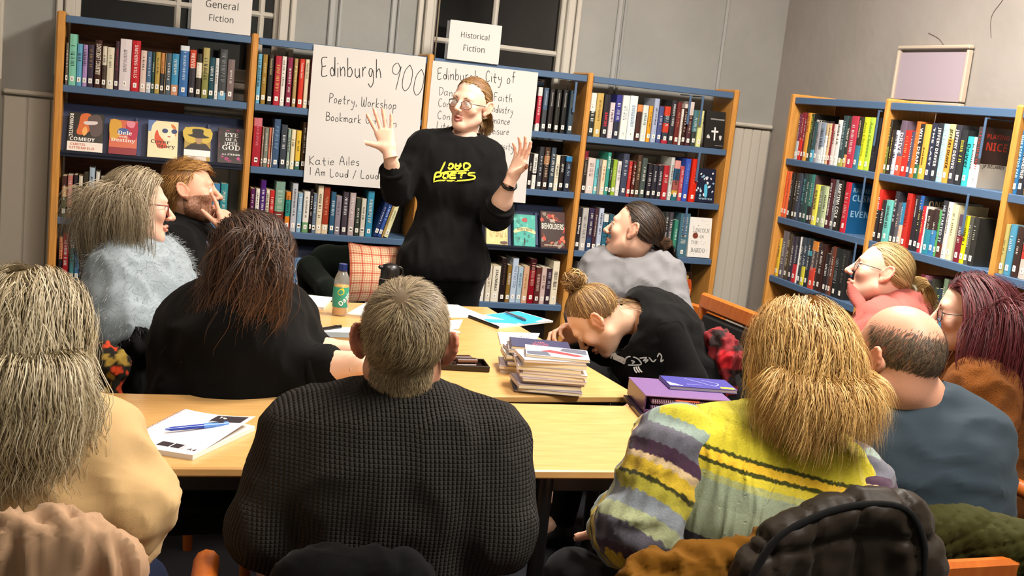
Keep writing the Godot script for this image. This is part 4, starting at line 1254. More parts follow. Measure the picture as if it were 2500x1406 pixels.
func _art_hat(g: G, w: float, h: float):
	blob(g, "d0b440", w, h, [0.02, 0.98, 0.98, 0.98, 0.98, 0.6, 0.5, 0.5, 0.02, 0.6])
	blob(g, "14100e", w, h, [0.3, 0.95, 0.7, 0.95, 0.72, 0.8, 0.95, 0.72, 0.5, 0.68, 0.1, 0.76, 0.3, 0.8], 0.0008)
	blob(g, "b08a60", w, h, [0.42, 0.72, 0.64, 0.72, 0.66, 0.58, 0.54, 0.5, 0.44, 0.56], 0.0007)
	blob(g, "18120e", w, h, [0.1, 0.4, 0.4, 0.55, 0.75, 0.55, 0.98, 0.38, 0.98, 0.28, 0.05, 0.28], 0.0006)
	bar(g, "f0efec", w, h, 0.0, 0.13, 1.0, 0.32, 0.001)
	bar(g, "d8d0c8", w, h, 0.15, 0.0, 0.85, 0.12, 0.0008)
func _art_eye(g: G, w: float, h: float):
	scatter(g, ["a02468", "c03880", "6a1840"], w, h, 34, 0.09, 5)
	blob(g, "1a0e14", w, h, [0.15, 0.88, 0.85, 0.88, 0.95, 0.6, 0.85, 0.2, 0.15, 0.2, 0.08, 0.6], 0.0007)
	var y := 0.8
	for q in [["EYE", 0.5, 0.11], ["OF A", 0.42, 0.08], ["LITTLE", 0.5, 0.08], ["GOD", 0.66, 0.13]]:
		say(g, "f4f0ec", w, h, q[0], 0.5, y, q[1], q[2], "Droid Serif")
		y -= q[2] * 0.5 + 0.075
	say(g, "f4f0ec", w, h, "A.J. STEIGER", 0.5, 0.24, 0.68, 0.06, "Droid Serif")
func _art_blue(g: G, w: float, h: float):
	say(g, "a8d0e8", w, h, "OVELY", 0.6, 0.78, 0.7, 0.12, "Droid Sans", false)
	say(g, "a8d0e8", w, h, "ONES", 0.6, 0.62, 0.7, 0.12, "Droid Sans", false)
	say(g, "a8d0e8", w, h, "LIFE", 0.6, 0.38, 0.5, 0.1, "Droid Sans", false)
	say(g, "a8d0e8", w, h, "OLD", 0.65, 0.22, 0.55, 0.1, "Droid Sans", false)
func _art_ghost(g: G, w: float, h: float):
	for k in 7:
		bar(g, "33231b" if k % 2 == 0 else "6e4e3c", w, h, 0.0, 0.06 + k * 0.135, 1.0, 0.1 + k * 0.135)
	say(g, "ece0cc", w, h, "Ghost", 0.48, 0.78, 0.78, 0.13, "Droid Serif", false)
	say(g, "ece0cc", w, h, "Wall", 0.48, 0.57, 0.6, 0.13, "Droid Serif", false)
	say(g, "ece0cc", w, h, "SARAH", 0.48, 0.28, 0.75, 0.09, "Droid Serif", false)
	say(g, "ece0cc", w, h, "MOSS", 0.5, 0.13, 0.6, 0.09, "Droid Serif", false)
func _art_green(g: G, w: float, h: float):
	blob(g, "a8b070", w, h, [0.3, 0.85, 0.5, 0.9, 0.6, 0.75, 0.4, 0.7])
func _art_tale(g: G, w: float, h: float):
	bar(g, "4a3a30", w, h, 0.0, 0.7, 1.0, 1.0)
	scatter(g, ["c8b070", "efe4ac", "b89a58"], w, h, 30, 0.06, 9, 0.05, 0.68)
	blob(g, "5a3c28", w, h, [0.65, 0.1, 0.95, 0.12, 0.95, 0.02, 0.7, 0.02], 0.0008)
	say(g, "c8b070", w, h, "TALE", 0.5, 0.5, 0.8, 0.3, "Droid Serif", false)
func _art_wreck(g: G, w: float, h: float):
	scatter(g, ["3a9488", "68c4b4", "2c7c74"], w, h, 26, 0.09, 13)
	blob(g, "b04a48", w, h, [0.42, 0.88, 0.58, 0.88, 0.62, 0.78, 0.38, 0.78], 0.0008)
	blob(g, "e8dca0", w, h, [0.02, 0.5, 0.3, 0.58, 0.5, 0.6, 0.7, 0.58, 0.98, 0.5, 0.98, 0.4, 0.7, 0.46, 0.5, 0.48, 0.3, 0.46, 0.02, 0.4], 0.0009)
	say(g, "2a241c", w, h, "WRECKER", 0.5, 0.53, 0.72, 0.09, "Droid Serif")
	blob(g, "1c2c2c", w, h, [0.47, 0.26, 0.54, 0.2, 0.52, 0.08, 0.46, 0.08], 0.0009)
func _art_behold(g: G, w: float, h: float):
	scatter(g, ["b03428", "c85040", "7a3a30", "8c8070", "d87050"], w, h, 46, 0.1, 21)
	blob(g, "3a2a26", w, h, [0.08, 0.72, 0.92, 0.72, 0.94, 0.5, 0.7, 0.2, 0.3, 0.2, 0.06, 0.5], 0.0008)
	say(g, "f4ead8", w, h, "THE", 0.48, 0.74, 0.22, 0.08)
	say(g, "f4ead8", w, h, "BEHOLDERS", 0.5, 0.59, 0.9, 0.15)
	say(g, "d8ccb8", w, h, "HESTER MUSSON", 0.5, 0.07, 0.7, 0.04)
func _art_cross(g: G, w: float, h: float):
	bar(g, "f0f0ec", w, h, 0.47, 0.2, 0.54, 0.56)
	bar(g, "f0f0ec", w, h, 0.33, 0.42, 0.68, 0.47)
	blob(g, "c8c8c4", w, h, [0.1, 0.26, 0.18, 0.36, 0.28, 0.26])
	blob(g, "c8c8c4", w, h, [0.74, 0.34, 0.86, 0.34, 0.85, 0.26, 0.8, 0.21, 0.75, 0.26])
	bar(g, "8a8a88", w, h, 0.25, 0.76, 0.95, 0.8)
	bar(g, "8a8a88", w, h, 0.55, 0.06, 0.95, 0.075)
func _art_leaf(g: G, w: float, h: float):
	scatter(g, ["dfe4e8", "c8d0d8", "8ab8d0"], w, h, 22, 0.07, 33, 0.1, 1.0)
	blob(g, "58b8d8", w, h, [0.45, 0.5, 0.6, 0.5, 0.62, 0.2, 0.5, 0.15], 0.0008)
	say(g, "a8c8dc", w, h, "WINTER", 0.55, 0.1, 0.7, 0.05)
func _art_lincoln(g: G, w: float, h: float):
	scatter(g, ["9a9690", "c0bcb6"], w, h, 26, 0.025, 41)
	var p := []
	for k in 12:
		p.append_array([0.3 + cos(TAU * k / 12) * 0.12, 0.54 + sin(TAU * k / 12) * 0.075])
	blob(g, "7c3c2c", w, h, p, 0.001)
	say(g, "6c6862", w, h, "LINCOLN", 0.55, 0.68, 0.72, 0.1, "Droid Serif", false)
	say(g, "6c6862", w, h, "IN", 0.6, 0.52, 0.16, 0.07, "Droid Serif", false)
	say(g, "6c6862", w, h, "THE", 0.28, 0.37, 0.3, 0.08, "Droid Serif", false)
	say(g, "6c6862", w, h, "BARDO", 0.45, 0.18, 0.62, 0.1, "Droid Serif", false)
func _art_arrow(g: G, w: float, h: float):
	blob(g, "b84c20", w, h, [0.55, 0.7, 0.95, 0.8, 0.98, 0.4, 0.7, 0.3])
	blob(g, "a8843c", w, h, [0.2, 0.9, 0.8, 0.9, 0.7, 0.75, 0.3, 0.75], 0.0007)
	blob(g, "e8b070", w, h, [0.75, 0.5, 0.95, 0.55, 0.9, 0.35, 0.8, 0.35], 0.0008)
	say(g, "f0ece0", w, h, "JON", 0.4, 0.42, 0.45, 0.08, "Droid Serif", false)
	say(g, "f0ece0", w, h, "ARROW", 0.42, 0.33, 0.8, 0.08, "Droid Serif", false)
	say(g, "f0ece0", w, h, "ANDREWS", 0.45, 0.26, 0.8, 0.05, "Droid Serif", false)
func _art_dome(g: G, w: float, h: float):
	blob(g, "c83028", w, h, [0.2, 0.8, 0.3, 0.88, 0.45, 0.88, 0.55, 0.8, 0.55, 0.76, 0.2, 0.76])
	bar(g, "f0eee8", w, h, 0.1, 0.0, 0.95, 0.74)
	bar(g, "5a5450", w, h, 0.2, 0.3, 0.3, 0.7, 0.0008)
# ---------------------------------------------------------------- tables
func table(called: String, label: String, at: Vector3, turn: float, sx: float, sz: float, legs: Array):
	var t := thing(called, label, "table", at, turn, "library tables pushed together")
	var g := G.new()
	g.box(Vector3(0, 0.7275, 0), Vector3(sx, 0.022, sz), 0.004)
	var top := wood("beech_top", Color(0.74, 0.57, 0.34), Color(0.81, 0.65, 0.42), 0.28, Vector3(0.9, 6, 9))
	put("tabletop", g, top, t)
	for q in legs:
		g = G.new()
		g.tube(PackedVector3Array([Vector3(q.x * sx, 0.0, q.y * sz), Vector3(q.x * sx, 0.716, q.y * sz)]), PackedFloat32Array([0.02]), 12)
		put("leg", g, mat("black_tube", Color(0.03, 0.03, 0.035), 0.45), t)
	g = G.new()
	for s in [-1.0, 1.0]:
		g.box(Vector3(0, 0.69, s * (sz / 2 - 0.06)), Vector3(sx - 0.14, 0.045, 0.02), 0.003)
	put("apron", g, mat("black_tube", Color.WHITE), t)
func tables():
	var q := [Vector2(-0.45, -0.4), Vector2(0.45, -0.4), Vector2(-0.45, 0.4), Vector2(0.45, 0.4)]
	table("table", "honey beech table in the front row, on the left behind the white pad", Vector3(0.592, 0, 3.452), -0.015, 1.395, 0.57, q)
	table("table", "pale beech table in the front row, on the right under the purple folder", Vector3(1.885, 0, 3.4765), -0.015, 1.175, 0.57, q)
	table("table", "honey beech table running back from the front row towards the speaker", Vector3(1.359, 0.0, 2.455), 0.0716, 0.92, 1.32, q)
func item_slab(called: String, label: String, cat: String, p: Array, y: float, th: float, m: Material, grp := "") -> Node3D:
	var c := Vector2.ZERO
	for q in p:
		c += q
	c /= p.size()
	var t := thing(called, label, cat, Vector3(c.x, y, c.y), 0, grp)
	var o := []
	for q in p:
		o.append(q - c)
	if (o[1] - o[0]).cross(o[2] - o[1]) > 0:
		o.reverse()
	var g := G.new()
	g.slab(o, 0.0, th)
	put("sheets", g, m, t)
	return t
# an oblong lying on a table: centre, size along/across, turn
func corners(c: Vector2, l: float, w: float, turn: float) -> Array:
	var a := Vector2(cos(turn), -sin(turn)) * l / 2
	var b := Vector2(sin(turn), cos(turn)) * w / 2
	return [c - a + b, c + a + b, c + a - b, c - a - b]
func table_things():
	var ty := 0.7388
	var paper := mat("white_paper", Color(0.86, 0.85, 0.83), 0.8)
	var ink := mat("black_ink", Color(0.02, 0.02, 0.022), 0.5)
	var t := thing("flip_chart_sheet", "white flip-chart sheet headed Edinburgh 900, hanging left of the speaker", "poster", Vector3.ZERO, 0, "flip-chart sheets on the bookcase")
	var g := G.new()
	sheet(g, 1.228, 1.831, 1.029, 1.75, 0.004, 0.01)
	put("paper", g, paper, t)
	g = G.new()
	var N := Vector3(0, 0, 1)
	for q in [["Edinburgh", Vector3(1.280, 1.591, 0.015), Vector3(1.595, 1.616, 0.015), 0.098, 0.0042], ["900", Vector3(1.639, 1.566, 0.015), Vector3(1.818, 1.548, 0.015), 0.14, 0.0036], ["Poetry, Workshop", Vector3(1.330, 1.459, 0.015), Vector3(1.689, 1.456, 0.015), 0.05, 0.003], ["Bookmark Con", Vector3(1.320, 1.364, 0.015), Vector3(1.598, 1.368, 0.015), 0.045, 0.003], ["n", Vector3(1.677, 1.365, 0.015), Vector3(1.698, 1.362, 0.015), 0.045, 0.003], ["Katie Ailes", Vector3(1.252, 1.124, 0.015), Vector3(1.516, 1.142, 0.015), 0.047, 0.003], ["I Am Loud / Loud Poets", Vector3(1.256, 1.070, 0.015), Vector3(1.766, 1.080, 0.015), 0.042, 0.003]]:
		g = G.new()
		hand(g, q[0], q[1], q[2], q[3], N, q[4])
		on_sheet(g, 1.228, 1.831, 1.029, 1.75, 0.004, 0.01)
		put("handwriting", g, ink, t)
	t = thing("flip_chart_sheet", "white flip-chart sheet listing Faith, Industry, Finance, hanging behind the speaker", "poster", Vector3.ZERO, 0, "flip-chart sheets on the bookcase")
	g = G.new()
	sheet(g, 1.869, 2.472, 1.01, 1.737, 0.004, 0.016)
	put("paper", g, paper, t)
	g = G.new()
	hand(g, "Edinburgh, City of", Vector3(1.903, 1.642, 0.015), Vector3(2.342, 1.664, 0.015), 0.06, N, 0.0034)
	on_sheet(g, 1.869, 2.472, 1.01, 1.737, 0.004, 0.016)
	put("handwriting", g, ink, t)
	for q in [["Dance", Vector3(1.920, 1.558, 0.015), Vector3(2.042, 1.561, 0.015)], ["Conservation", Vector3(1.921, 1.496, 0.015), Vector3(2.177, 1.504, 0.015)], ["Conflict", Vector3(1.923, 1.430, 0.015), Vector3(2.090, 1.433, 0.015)], ["Literature", Vector3(1.924, 1.375, 0.015), Vector3(2.119, 1.377, 0.015)], ["Faith", Vector3(2.232, 1.558, 0.015), Vector3(2.337, 1.560, 0.015)], ["Industry", Vector3(2.224, 1.497, 0.015), Vector3(2.348, 1.496, 0.015)], ["Finance", Vector3(2.219, 1.436, 0.015), Vector3(2.336, 1.436, 0.015)], ["Leisure", Vector3(2.221, 1.375, 0.015), Vector3(2.337, 1.379, 0.015)], ["Diversity", Vector3(2.226, 1.303, 0.015), Vector3(2.375, 1.296, 0.015)]]:
		g = G.new()
		hand(g, q[0], q[1], q[2], 0.044, N, 0.0026)
		on_sheet(g, 1.869, 2.472, 1.01, 1.737, 0.004, 0.016)
		put("handwriting", g, ink, t)
	for q in [[0.608, 0.904, 1.752, 0.205, "General", "Fiction", "white paper sign reading General Fiction on the bookcase top"], [1.944, 2.235, 1.752, 0.207, "Historical", "Fiction", "white paper sign reading Historical Fiction above the second flip-chart sheet"]]:
		t = thing("paper_sign", q[6], "sign", Vector3((q[0] + q[1]) / 2, q[2] + 0.0035, -0.004 if q[4] == "General" else 0.014), 0, "printed section signs")
		g = G.new()
		g.box(Vector3(0, q[3] / 2, 0), Vector3(q[1] - q[0], q[3], 0.001), 0.0)
		put("paper", g, paper, t)
		g = G.new()
		g.col = lin("2e2e2c")
		write(g, q[4], Vector3(0, q[3] * 0.66, 0.0008), Vector3(1, 0, 0), Vector3(0, 1, 0), 0.16, 0.045)
		put("lettering", g, vcol("print", 0.4), t)
		g = G.new()
		g.col = lin("2e2e2c")
		write(g, q[5], Vector3(0, q[3] * 0.33, 0.0008), Vector3(1, 0, 0), Vector3(0, 1, 0), 0.12, 0.045)
		put("lettering", g, vcol("print", 0.4), t)
		g = G.new()
		g.box(Vector3(-0.01, 0.101, -0.004), Vector3(q[1] - q[0] + 0.01, 0.2, 0.002), 0.0)
		g.box(Vector3(0, 0.0, -0.03), Vector3(q[1] - q[0], 0.003, 0.06), 0.0)
		var ac := mat("acrylic", Color(0.8, 0.82, 0.82, 0.12), 0.08)
		ac.transparency = BaseMaterial3D.TRANSPARENCY_ALPHA
		put("acrylic_holder", g, ac, t)
	bottle(Vector3(1.116, 0.740, 2.057), ty)
	flask(Vector3(1.284, 0.907, 2.088), ty)
	t = item_slab("writing_pad", "white pad of paper with dark backing at the far left corner of the table", "notepad", [Vector2(0.917, 1.937), Vector2(1.069, 1.986), Vector2(1.132, 1.778), Vector2(0.982, 1.732)], ty, 0.012, paper)
	g = G.new()
	g.box(Vector3(0, -0.0, 0), Vector3(0.17, 0.003, 0.09), 0.0)
	var n := 0
	for q in [[Vector2(1.145, 2.036), Vector2(1.263, 2.099), Vector2(1.370, 1.803), Vector2(1.262, 1.796), "loose white sheet between the drinks bottle and the grey-haired man's head"], [Vector2(1.446, 2.041), Vector2(1.712, 1.988), Vector2(1.646, 1.756), Vector2(1.546, 1.763), "loose white sheet at the far end, right of the grey-haired man's head"], [Vector2(1.464, 2.254), Vector2(1.525, 2.223), Vector2(1.588, 2.049), Vector2(1.516, 2.078), "small white sheet just right of the grey-haired man's head"], [Vector2(0.876, 2.489), Vector2(1.081, 2.420), Vector2(1.130, 2.273), Vector2(0.885, 2.298), "white printed handout under the black pen"]]:
		t = item_slab("paper_sheet", q[4], "paper", [q[0], q[1], q[2], q[3]], ty + 0.0004 * n, 0.0006, paper, "loose sheets on the table")
		n += 1
	g = G.new()
	g.col = lin("1c1c20")
	var a := Vector3(Vector2(0.936, 2.383).x, 0, Vector2(0.936, 2.383).y) - Vector3(t.position.x, 0, t.position.z)
	g.quad(a + Vector3(0, 0.0009, 0.008), a + Vector3(0.022, 0.0009, 0.006), a + Vector3(0.018, 0.0009, -0.006), a + Vector3(-0.004, 0.0009, -0.004))
	for k in 4:
		var b := a + Vector3(-0.05, 0.0009, -0.035 + k * 0.014)
		g.quad(b + Vector3(-0.03, 0, 0.002), b + Vector3(0.03, 0, 0.002), b + Vector3(0.03, 0, 0), b + Vector3(-0.03, 0, 0))
	put("print", g, vcol("print", 0.4), t)
	pen(Vector3(0.980, 0.740, 2.363) + Vector3(0, 0.006, 0), Vector3(1.085, 0.740, 2.288) + Vector3(0, 0.006, 0), 0.0055, Color(0.02, 0.02, 0.022), "black marker pen lying on the handout", false)
	booklet(Vector2(0.994, 2.499), 0.1, 0.05, 0.15, 0.016, "8a6a60", "small pinkish book with a white ribbon beside the handout", "e0d8cc")
	booklet(Vector2(1.039, 2.487), 0.145, 0.075, 0.05, 0.022, "6e7478", "grey-covered small book by the dark-haired woman's wrist", "b89868")
	t = item_slab("notebook", "open cream notebook under the dark-haired woman's hands", "notebook", [Vector2(0.932, 3.136), Vector2(1.036, 3.078), Vector2(1.081, 2.869), Vector2(0.985, 2.927)], ty, 0.006, mat("cream_paper", Color(0.84, 0.78, 0.64), 0.8))
	g = G.new()
	g.box(Vector3(0, -0.0005, 0.03), Vector3(0.14, 0.003, 0.1), 0.001)
	chocolate_tray(Vector3(1.375, 0.740, 2.787), ty)
	t = thing("cup", "small white cup just behind the grey-haired man's right ear", "cup", Vector3(1.459, 0.740, 2.384))
	g = G.new()
	g.lathe([Vector2(0, 0.003), Vector2(0.016, 0.003), Vector2(0.018, 0.0), Vector2(0.03, 0.025), Vector2(0.028, 0.025), Vector2(0.015, 0.006), Vector2(0.0, 0.006)], 24)
	put("bowl", g, mat("china", Color(0.85, 0.82, 0.74), 0.25), t)
	magazine(Vector3(1.624, 0.740, 2.005), Vector3(1.686, 0.740, 2.188), Vector3(1.962, 0.740, 2.022), Vector3(1.872, 0.740, 1.854))
	t = item_slab("booklet", "white patterned booklet lying behind the stack of thin books", "booklet", [Vector2(1.613, 2.459), Vector2(1.723, 2.480), Vector2(1.828, 2.252), Vector2(1.663, 2.260)], ty, 0.004, paper)
	g = G.new()
	g.col = lin("4a4a52")
	var rr := RandomNumberGenerator.new()
	rr.seed = 4
	for k in 40:
		var b := Vector3(rr.randf_range(-0.06, 0.06), 0.0045, rr.randf_range(-0.055, 0.035))
		var pp := PackedVector3Array()
		for j in 5:
			pp.append(b + Vector3(cos(j * 1.3 + k) * 0.006, 0, sin(j * 1.3 + k) * 0.006))
		g.ribbon(pp, 0.0014, Vector3.UP)
	put("print", g, vcol("print", 0.4), t)
	stacks(ty)
	purple_pile(ty)
	front_pad(ty)
func booklet(c: Vector2, l: float, w: float, turn: float, th: float, cover: String, label: String, page: String, y := 0.7388, grp := "", title := false) -> Node3D:
	var t := thing("book", label, "book", Vector3(c.x, y, c.y), turn, grp)
	var g := G.new()
	g.box(Vector3(0, th / 2, 0), Vector3(l - 0.003, th - 0.0014, w - 0.003), 0.0)
	g.col = lin(page)
	g.c.fill(lin(page))
	put("pages", g, vcol("page_edge", 0.9), t)
	g = G.new()
	g.col = lin(cover)
	g.box(Vector3(0, th - 0.0005, 0), Vector3(l, 0.001, w), 0.0)
	g.box(Vector3(0, 0.0005, 0), Vector3(l, 0.001, w), 0.0)
	g.box(Vector3(-l / 2 + 0.0006, th / 2, 0), Vector3(0.0012, th, w), 0.0)
	put("cover", g, vcol("book_cover", 0.32), t)
	return t
func pen(a: Vector3, b: Vector3, r: float, col: Color, label: String, clear: bool):
	var t := thing("pen", label, "pen", (a + b) / 2)
	var d := (b - a) * 0.5
	var g := G.new()
	g.tube(PackedVector3Array([-d, -d * 0.82, d * 0.2]), PackedFloat32Array([r * 0.3, r * 0.9, r]), 10)
	var m := mat("pen_%s" % col.to_html(), col, 0.2)
	put("barrel", g, m, t)
	g = G.new()
	g.tube(PackedVector3Array([d * 0.2, d * 0.98, d]), PackedFloat32Array([r * 1.15, r * 1.1, r * 0.8]), 10)
	put("cap", g, m if not clear else mat("pen_cap_blue", Color(0.35, 0.55, 0.85), 0.25), t)
	g = G.new()
	g.box(d * 0.6 + Vector3(0, r * 1.25, 0), Vector3(absf(d.x) * 0.5, 0.001, 0.003), 0.0)
	put("clip", g, mat("grey_clip", Color(0.35, 0.35, 0.36), 0.4, 0.3), t)
func bottle(p: Vector3, y: float):
	var t := thing("drink_bottle", "plastic bottle of yellow juice with a blue cap and green label", "bottle", Vector3(p.x, y, p.z))
	var gl := mat("clear_plastic", Color(0.9, 0.93, 0.92, 0.16), 0.06)
	gl.transparency = BaseMaterial3D.TRANSPARENCY_ALPHA
	var g := G.new()
	g.lathe([Vector2(0.0, 0.002), Vector2(0.024, 0.0), Vector2(0.0285, 0.004), Vector2(0.0285, 0.05), Vector2(0.0275, 0.056), Vector2(0.0285, 0.062), Vector2(0.0285, 0.118), Vector2(0.025, 0.14), Vector2(0.0175, 0.158), Vector2(0.0135, 0.166), Vector2(0.0135, 0.174)], 32)
	put("bottle_wall", g, gl, t)
	g = G.new()
	g.lathe([Vector2(0.0, 0.004), Vector2(0.0265, 0.005), Vector2(0.0268, 0.05), Vector2(0.0258, 0.056), Vector2(0.0268, 0.062), Vector2(0.0268, 0.112), Vector2(0.0, 0.1121)], 28)
	put("juice", g, mat("juice", Color(0.78, 0.58, 0.03), 0.2), t)
	g = G.new()
	var r := 0.0292
	var k0 := g.v.size()
	for s in 41:
		var w := TAU * s / 40
		for h in [0.033, 0.107]:
			g.col = lin("2c8a78") if h < 0.05 else lin("3a9a80")
			g.pt(Vector3(cos(w) * r, h, sin(w) * r), Vector3(cos(w), 0, sin(w)))
	for s in 40:
		var a := k0 + s * 2
		g.tri(a, a + 1, a + 3)
		g.tri(a, a + 3, a + 2)
	put("label", g, vcol("bottle_label", 0.35), t)
	g = G.new()
	g.col = lin("f8f6ee")
	write(g, "Oasis", Vector3(0, 0, 0), Vector3(0.72, 0.69, 0), Vector3(-0.69, 0.72, 0), 0.062, 0.02, "Droid Sans", true)
	var face := -0.32
	_wrap(g, r + 0.0006, 0.066, face, 0.004)
	var g2 := G.new()
	blob(g2, "f0cc30", 0.03, 0.03, [0.0, 0.35, 0.2, 0.8, 0.6, 1.0, 0.8, 0.75, 0.75, 0.3, 0.3, 0.1])
	_wrap(g2, r + 0.0005, 0.075, face, -0.012)
	g.add(g2.v, g2.n, g2.i, g2.c)
	g2 = G.new()
	blob(g2, "e89888", 0.026, 0.03, [0.1, 0.5, 0.4, 0.95, 0.9, 0.8, 0.95, 0.3, 0.5, 0.05])
	blob(g2, "b8402c", 0.026, 0.03, [0.5, 0.6, 0.65, 0.7, 0.75, 0.5, 0.6, 0.4], 0.001)
	_wrap(g2, r + 0.0005, 0.036, face, 0.022)
	g.add(g2.v, g2.n, g2.i, g2.c)
	put("label_print", g, vcol("bottle_label", 0.35), t)
	g = G.new()
	g.lathe([Vector2(0.0, 0.190), Vector2(0.0145, 0.190), Vector2(0.0155, 0.188), Vector2(0.0155, 0.170), Vector2(0.0165, 0.168), Vector2(0.0165, 0.164), Vector2(0.0, 0.164)], 28)
	var o := put("cap", g, mat("blue_cap", Color(0.04, 0.13, 0.36), 0.35), t)
func _wrap(g: G, r: float, y: float, turn: float, dx: float):
	for k in g.v.size():
		var p := g.v[k]
		var w := PI / 2 - (p.x + dx) / r + turn
		g.v[k] = Vector3(cos(w) * (r + p.z * 0.2), p.y + y, sin(w) * (r + p.z * 0.2))
		g.n[k] = Vector3(cos(w), 0, sin(w))
func flask(p: Vector3, y: float):
	var t := thing("thermos_flask", "black insulated flask with a spout lid behind the grey-haired man's head", "flask", Vector3(p.x, y, p.z))
	var m := mat("black_steel", Color(0.015, 0.015, 0.017), 0.28, 0.3)
	var g := G.new()
	g.lathe([Vector2(0.0, 0.0), Vector2(0.036, 0.0), Vector2(0.038, 0.004), Vector2(0.038, 0.14), Vector2(0.035, 0.15), Vector2(0.034, 0.152)], 32)
	put("flask_body", g, m, t)
	g = G.new()
	g.lathe([Vector2(0.034, 0.152), Vector2(0.035, 0.156), Vector2(0.0345, 0.185), Vector2(0.028, 0.2), Vector2(0.012, 0.206), Vector2(0.0, 0.207)], 32)
	g.box(Vector3(-0.03, 0.19, 0.0), Vector3(0.03, 0.014, 0.02), 0.005)
	put("lid", g, mat("black_plastic", Color(0.02, 0.02, 0.022), 0.4), t)
	g = G.new()
	g.tube(spline([Vector3(0.03, 0.195, 0), Vector3(0.044, 0.188, 0), Vector3(0.044, 0.16, 0), Vector3(0.034, 0.15, 0)], 5), PackedFloat32Array([0.004]), 6)
	put("carry_loop", g, mat("black_plastic", Color.WHITE), t)
	g = G.new()
	g.lathe([Vector2(0.0365, 0.149), Vector2(0.0375, 0.151), Vector2(0.0365, 0.153)], 32)
	put("rim", g, mat("steel_rim", Color(0.6, 0.6, 0.6), 0.25, 1.0), t)
func chocolate_tray(p: Vector3, y: float):
	var t := thing("snack_tray", "dark brown plastic tray of chocolate bars by the grey-haired man's ear", "tray", Vector3(p.x, y, p.z), -0.1)
	var m := mat("tray_brown", Color(0.09, 0.035, 0.02), 0.3)
	var g := G.new()
	g.box(Vector3(0, 0.002, 0), Vector3(0.17, 0.004, 0.1), 0.001)
	for s in [-1.0, 1.0]:
		g.box(Vector3(0, 0.01, s * 0.05), Vector3(0.178, 0.018, 0.004), 0.0015)
		g.box(Vector3(s * 0.087, 0.01, 0), Vector3(0.004, 0.018, 0.1), 0.0015)
	put("tray", g, m, t)
	var n := 0
	for q in [[0.015, 0.02, 0.005, 0.1], [0.012, -0.015, 0.005, -0.05], [0.02, 0.012, 0.019, 0.05], [0.01, -0.02, 0.019, 0.1]]:
		n += 1
		var c := thing("chocolate_bar", ["front chocolate biscuit bar of the lower layer in the brown tray", "back chocolate biscuit bar of the lower layer in the brown tray", "front chocolate biscuit bar on top in the brown tray", "back chocolate biscuit bar on top in the brown tray"][n - 1], "chocolate", t.position + Vector3(q[0], q[2] - 0.001, q[1]), q[3], "chocolate bars in the tray")
		g = G.new()
		g.box(Vector3(0, 0.007, 0), Vector3(0.07, 0.0135, 0.026), 0.003)
		put("chocolate", g, mat("chocolate", Color(0.20, 0.085, 0.05), 0.4), c)
		g = G.new()
		g.box(Vector3(0, 0.007, 0.0132), Vector3(0.064, 0.006, 0.001), 0.0)
		put("biscuit", g, mat("biscuit", Color(0.55, 0.34, 0.2), 0.7), c)
	var f := thing("foil_wrapper", "crumpled silver foil wrapper at the left end of the brown tray", "wrapper", t.position + Vector3(-0.052, 0.004, 0.008))
	g = G.new()
	g.ball(Vector3(0, 0.013, 0), Vector3(0.024, 0.014, 0.03), 18, 12)
	for k in g.v.size():
		g.v[k] += g.n[k] * fn.get_noise_3dv(g.v[k] * 120.0) * 0.008
	put("foil", g, mat("foil", Color(0.75, 0.75, 0.74), 0.25, 0.9), f)
func magazine(a: Vector3, b: Vector3, c: Vector3, d: Vector3):
	var t := thing("magazine", "blue and white magazine with a black spine strip on the right of the table", "magazine", Vector3((a.x + c.x) / 2, 0.7388, (a.z + c.z) / 2))
	var o := t.position
	var l := func(p: Vector3) -> Vector2: return Vector2(p.x - o.x, p.z - o.z)
	var g := G.new()
	var q := [l.call(a), l.call(b), l.call(c), l.call(d)]
	g.slab(q, 0.0, 0.006)
	put("pages", g, mat("white_paper", Color.WHITE), t)
	g = G.new()
	var L := func(u: float, v: float, y: float) -> Vector3:
		var e: Vector2 = q[0].lerp(q[1], v).lerp(q[3].lerp(q[2], v), u)
		return Vector3(e.x, y, e.y)
	g.col = lin("2a9fd0")
	g.quad(L.call(0.45, 1.0, 0.0064), L.call(0.98, 1.0, 0.0064), L.call(0.98, 0.02, 0.0064), L.call(0.3, 0.02, 0.0064))
	g.quad(L.call(0.06, 0.6, 0.0066), L.call(0.4, 0.95, 0.0066), L.call(0.45, 0.6, 0.0066), L.call(0.1, 0.3, 0.0066))
	g.col = lin("d8ecf4")
	g.quad(L.call(0.75, 1.0, 0.0068), L.call(0.98, 1.0, 0.0068), L.call(0.98, 0.8, 0.0068), L.call(0.72, 0.9, 0.0068))
	put("cover_print", g, vcol("print", 0.4), t)
	g = G.new()
	var e1: Vector3 = L.call(0.0, 0.0, 0.0062)
	var e2: Vector3 = L.call(0.0, 1.0, 0.0062)
	g.tube(PackedVector3Array([e1, e2]), PackedFloat32Array([0.0055]), 8)
	put("spine_strip", g, mat("black_plastic", Color.WHITE), t)
	pen(Vector3(1.795, 0.740, 1.917) + Vector3(0, 0.012, 0), Vector3(1.835, 0.740, 2.060) + Vector3(0, 0.012, 0), 0.0045, Color(0.45, 0.4, 0.42), "slim silver ballpoint pen lying on the blue magazine", false)
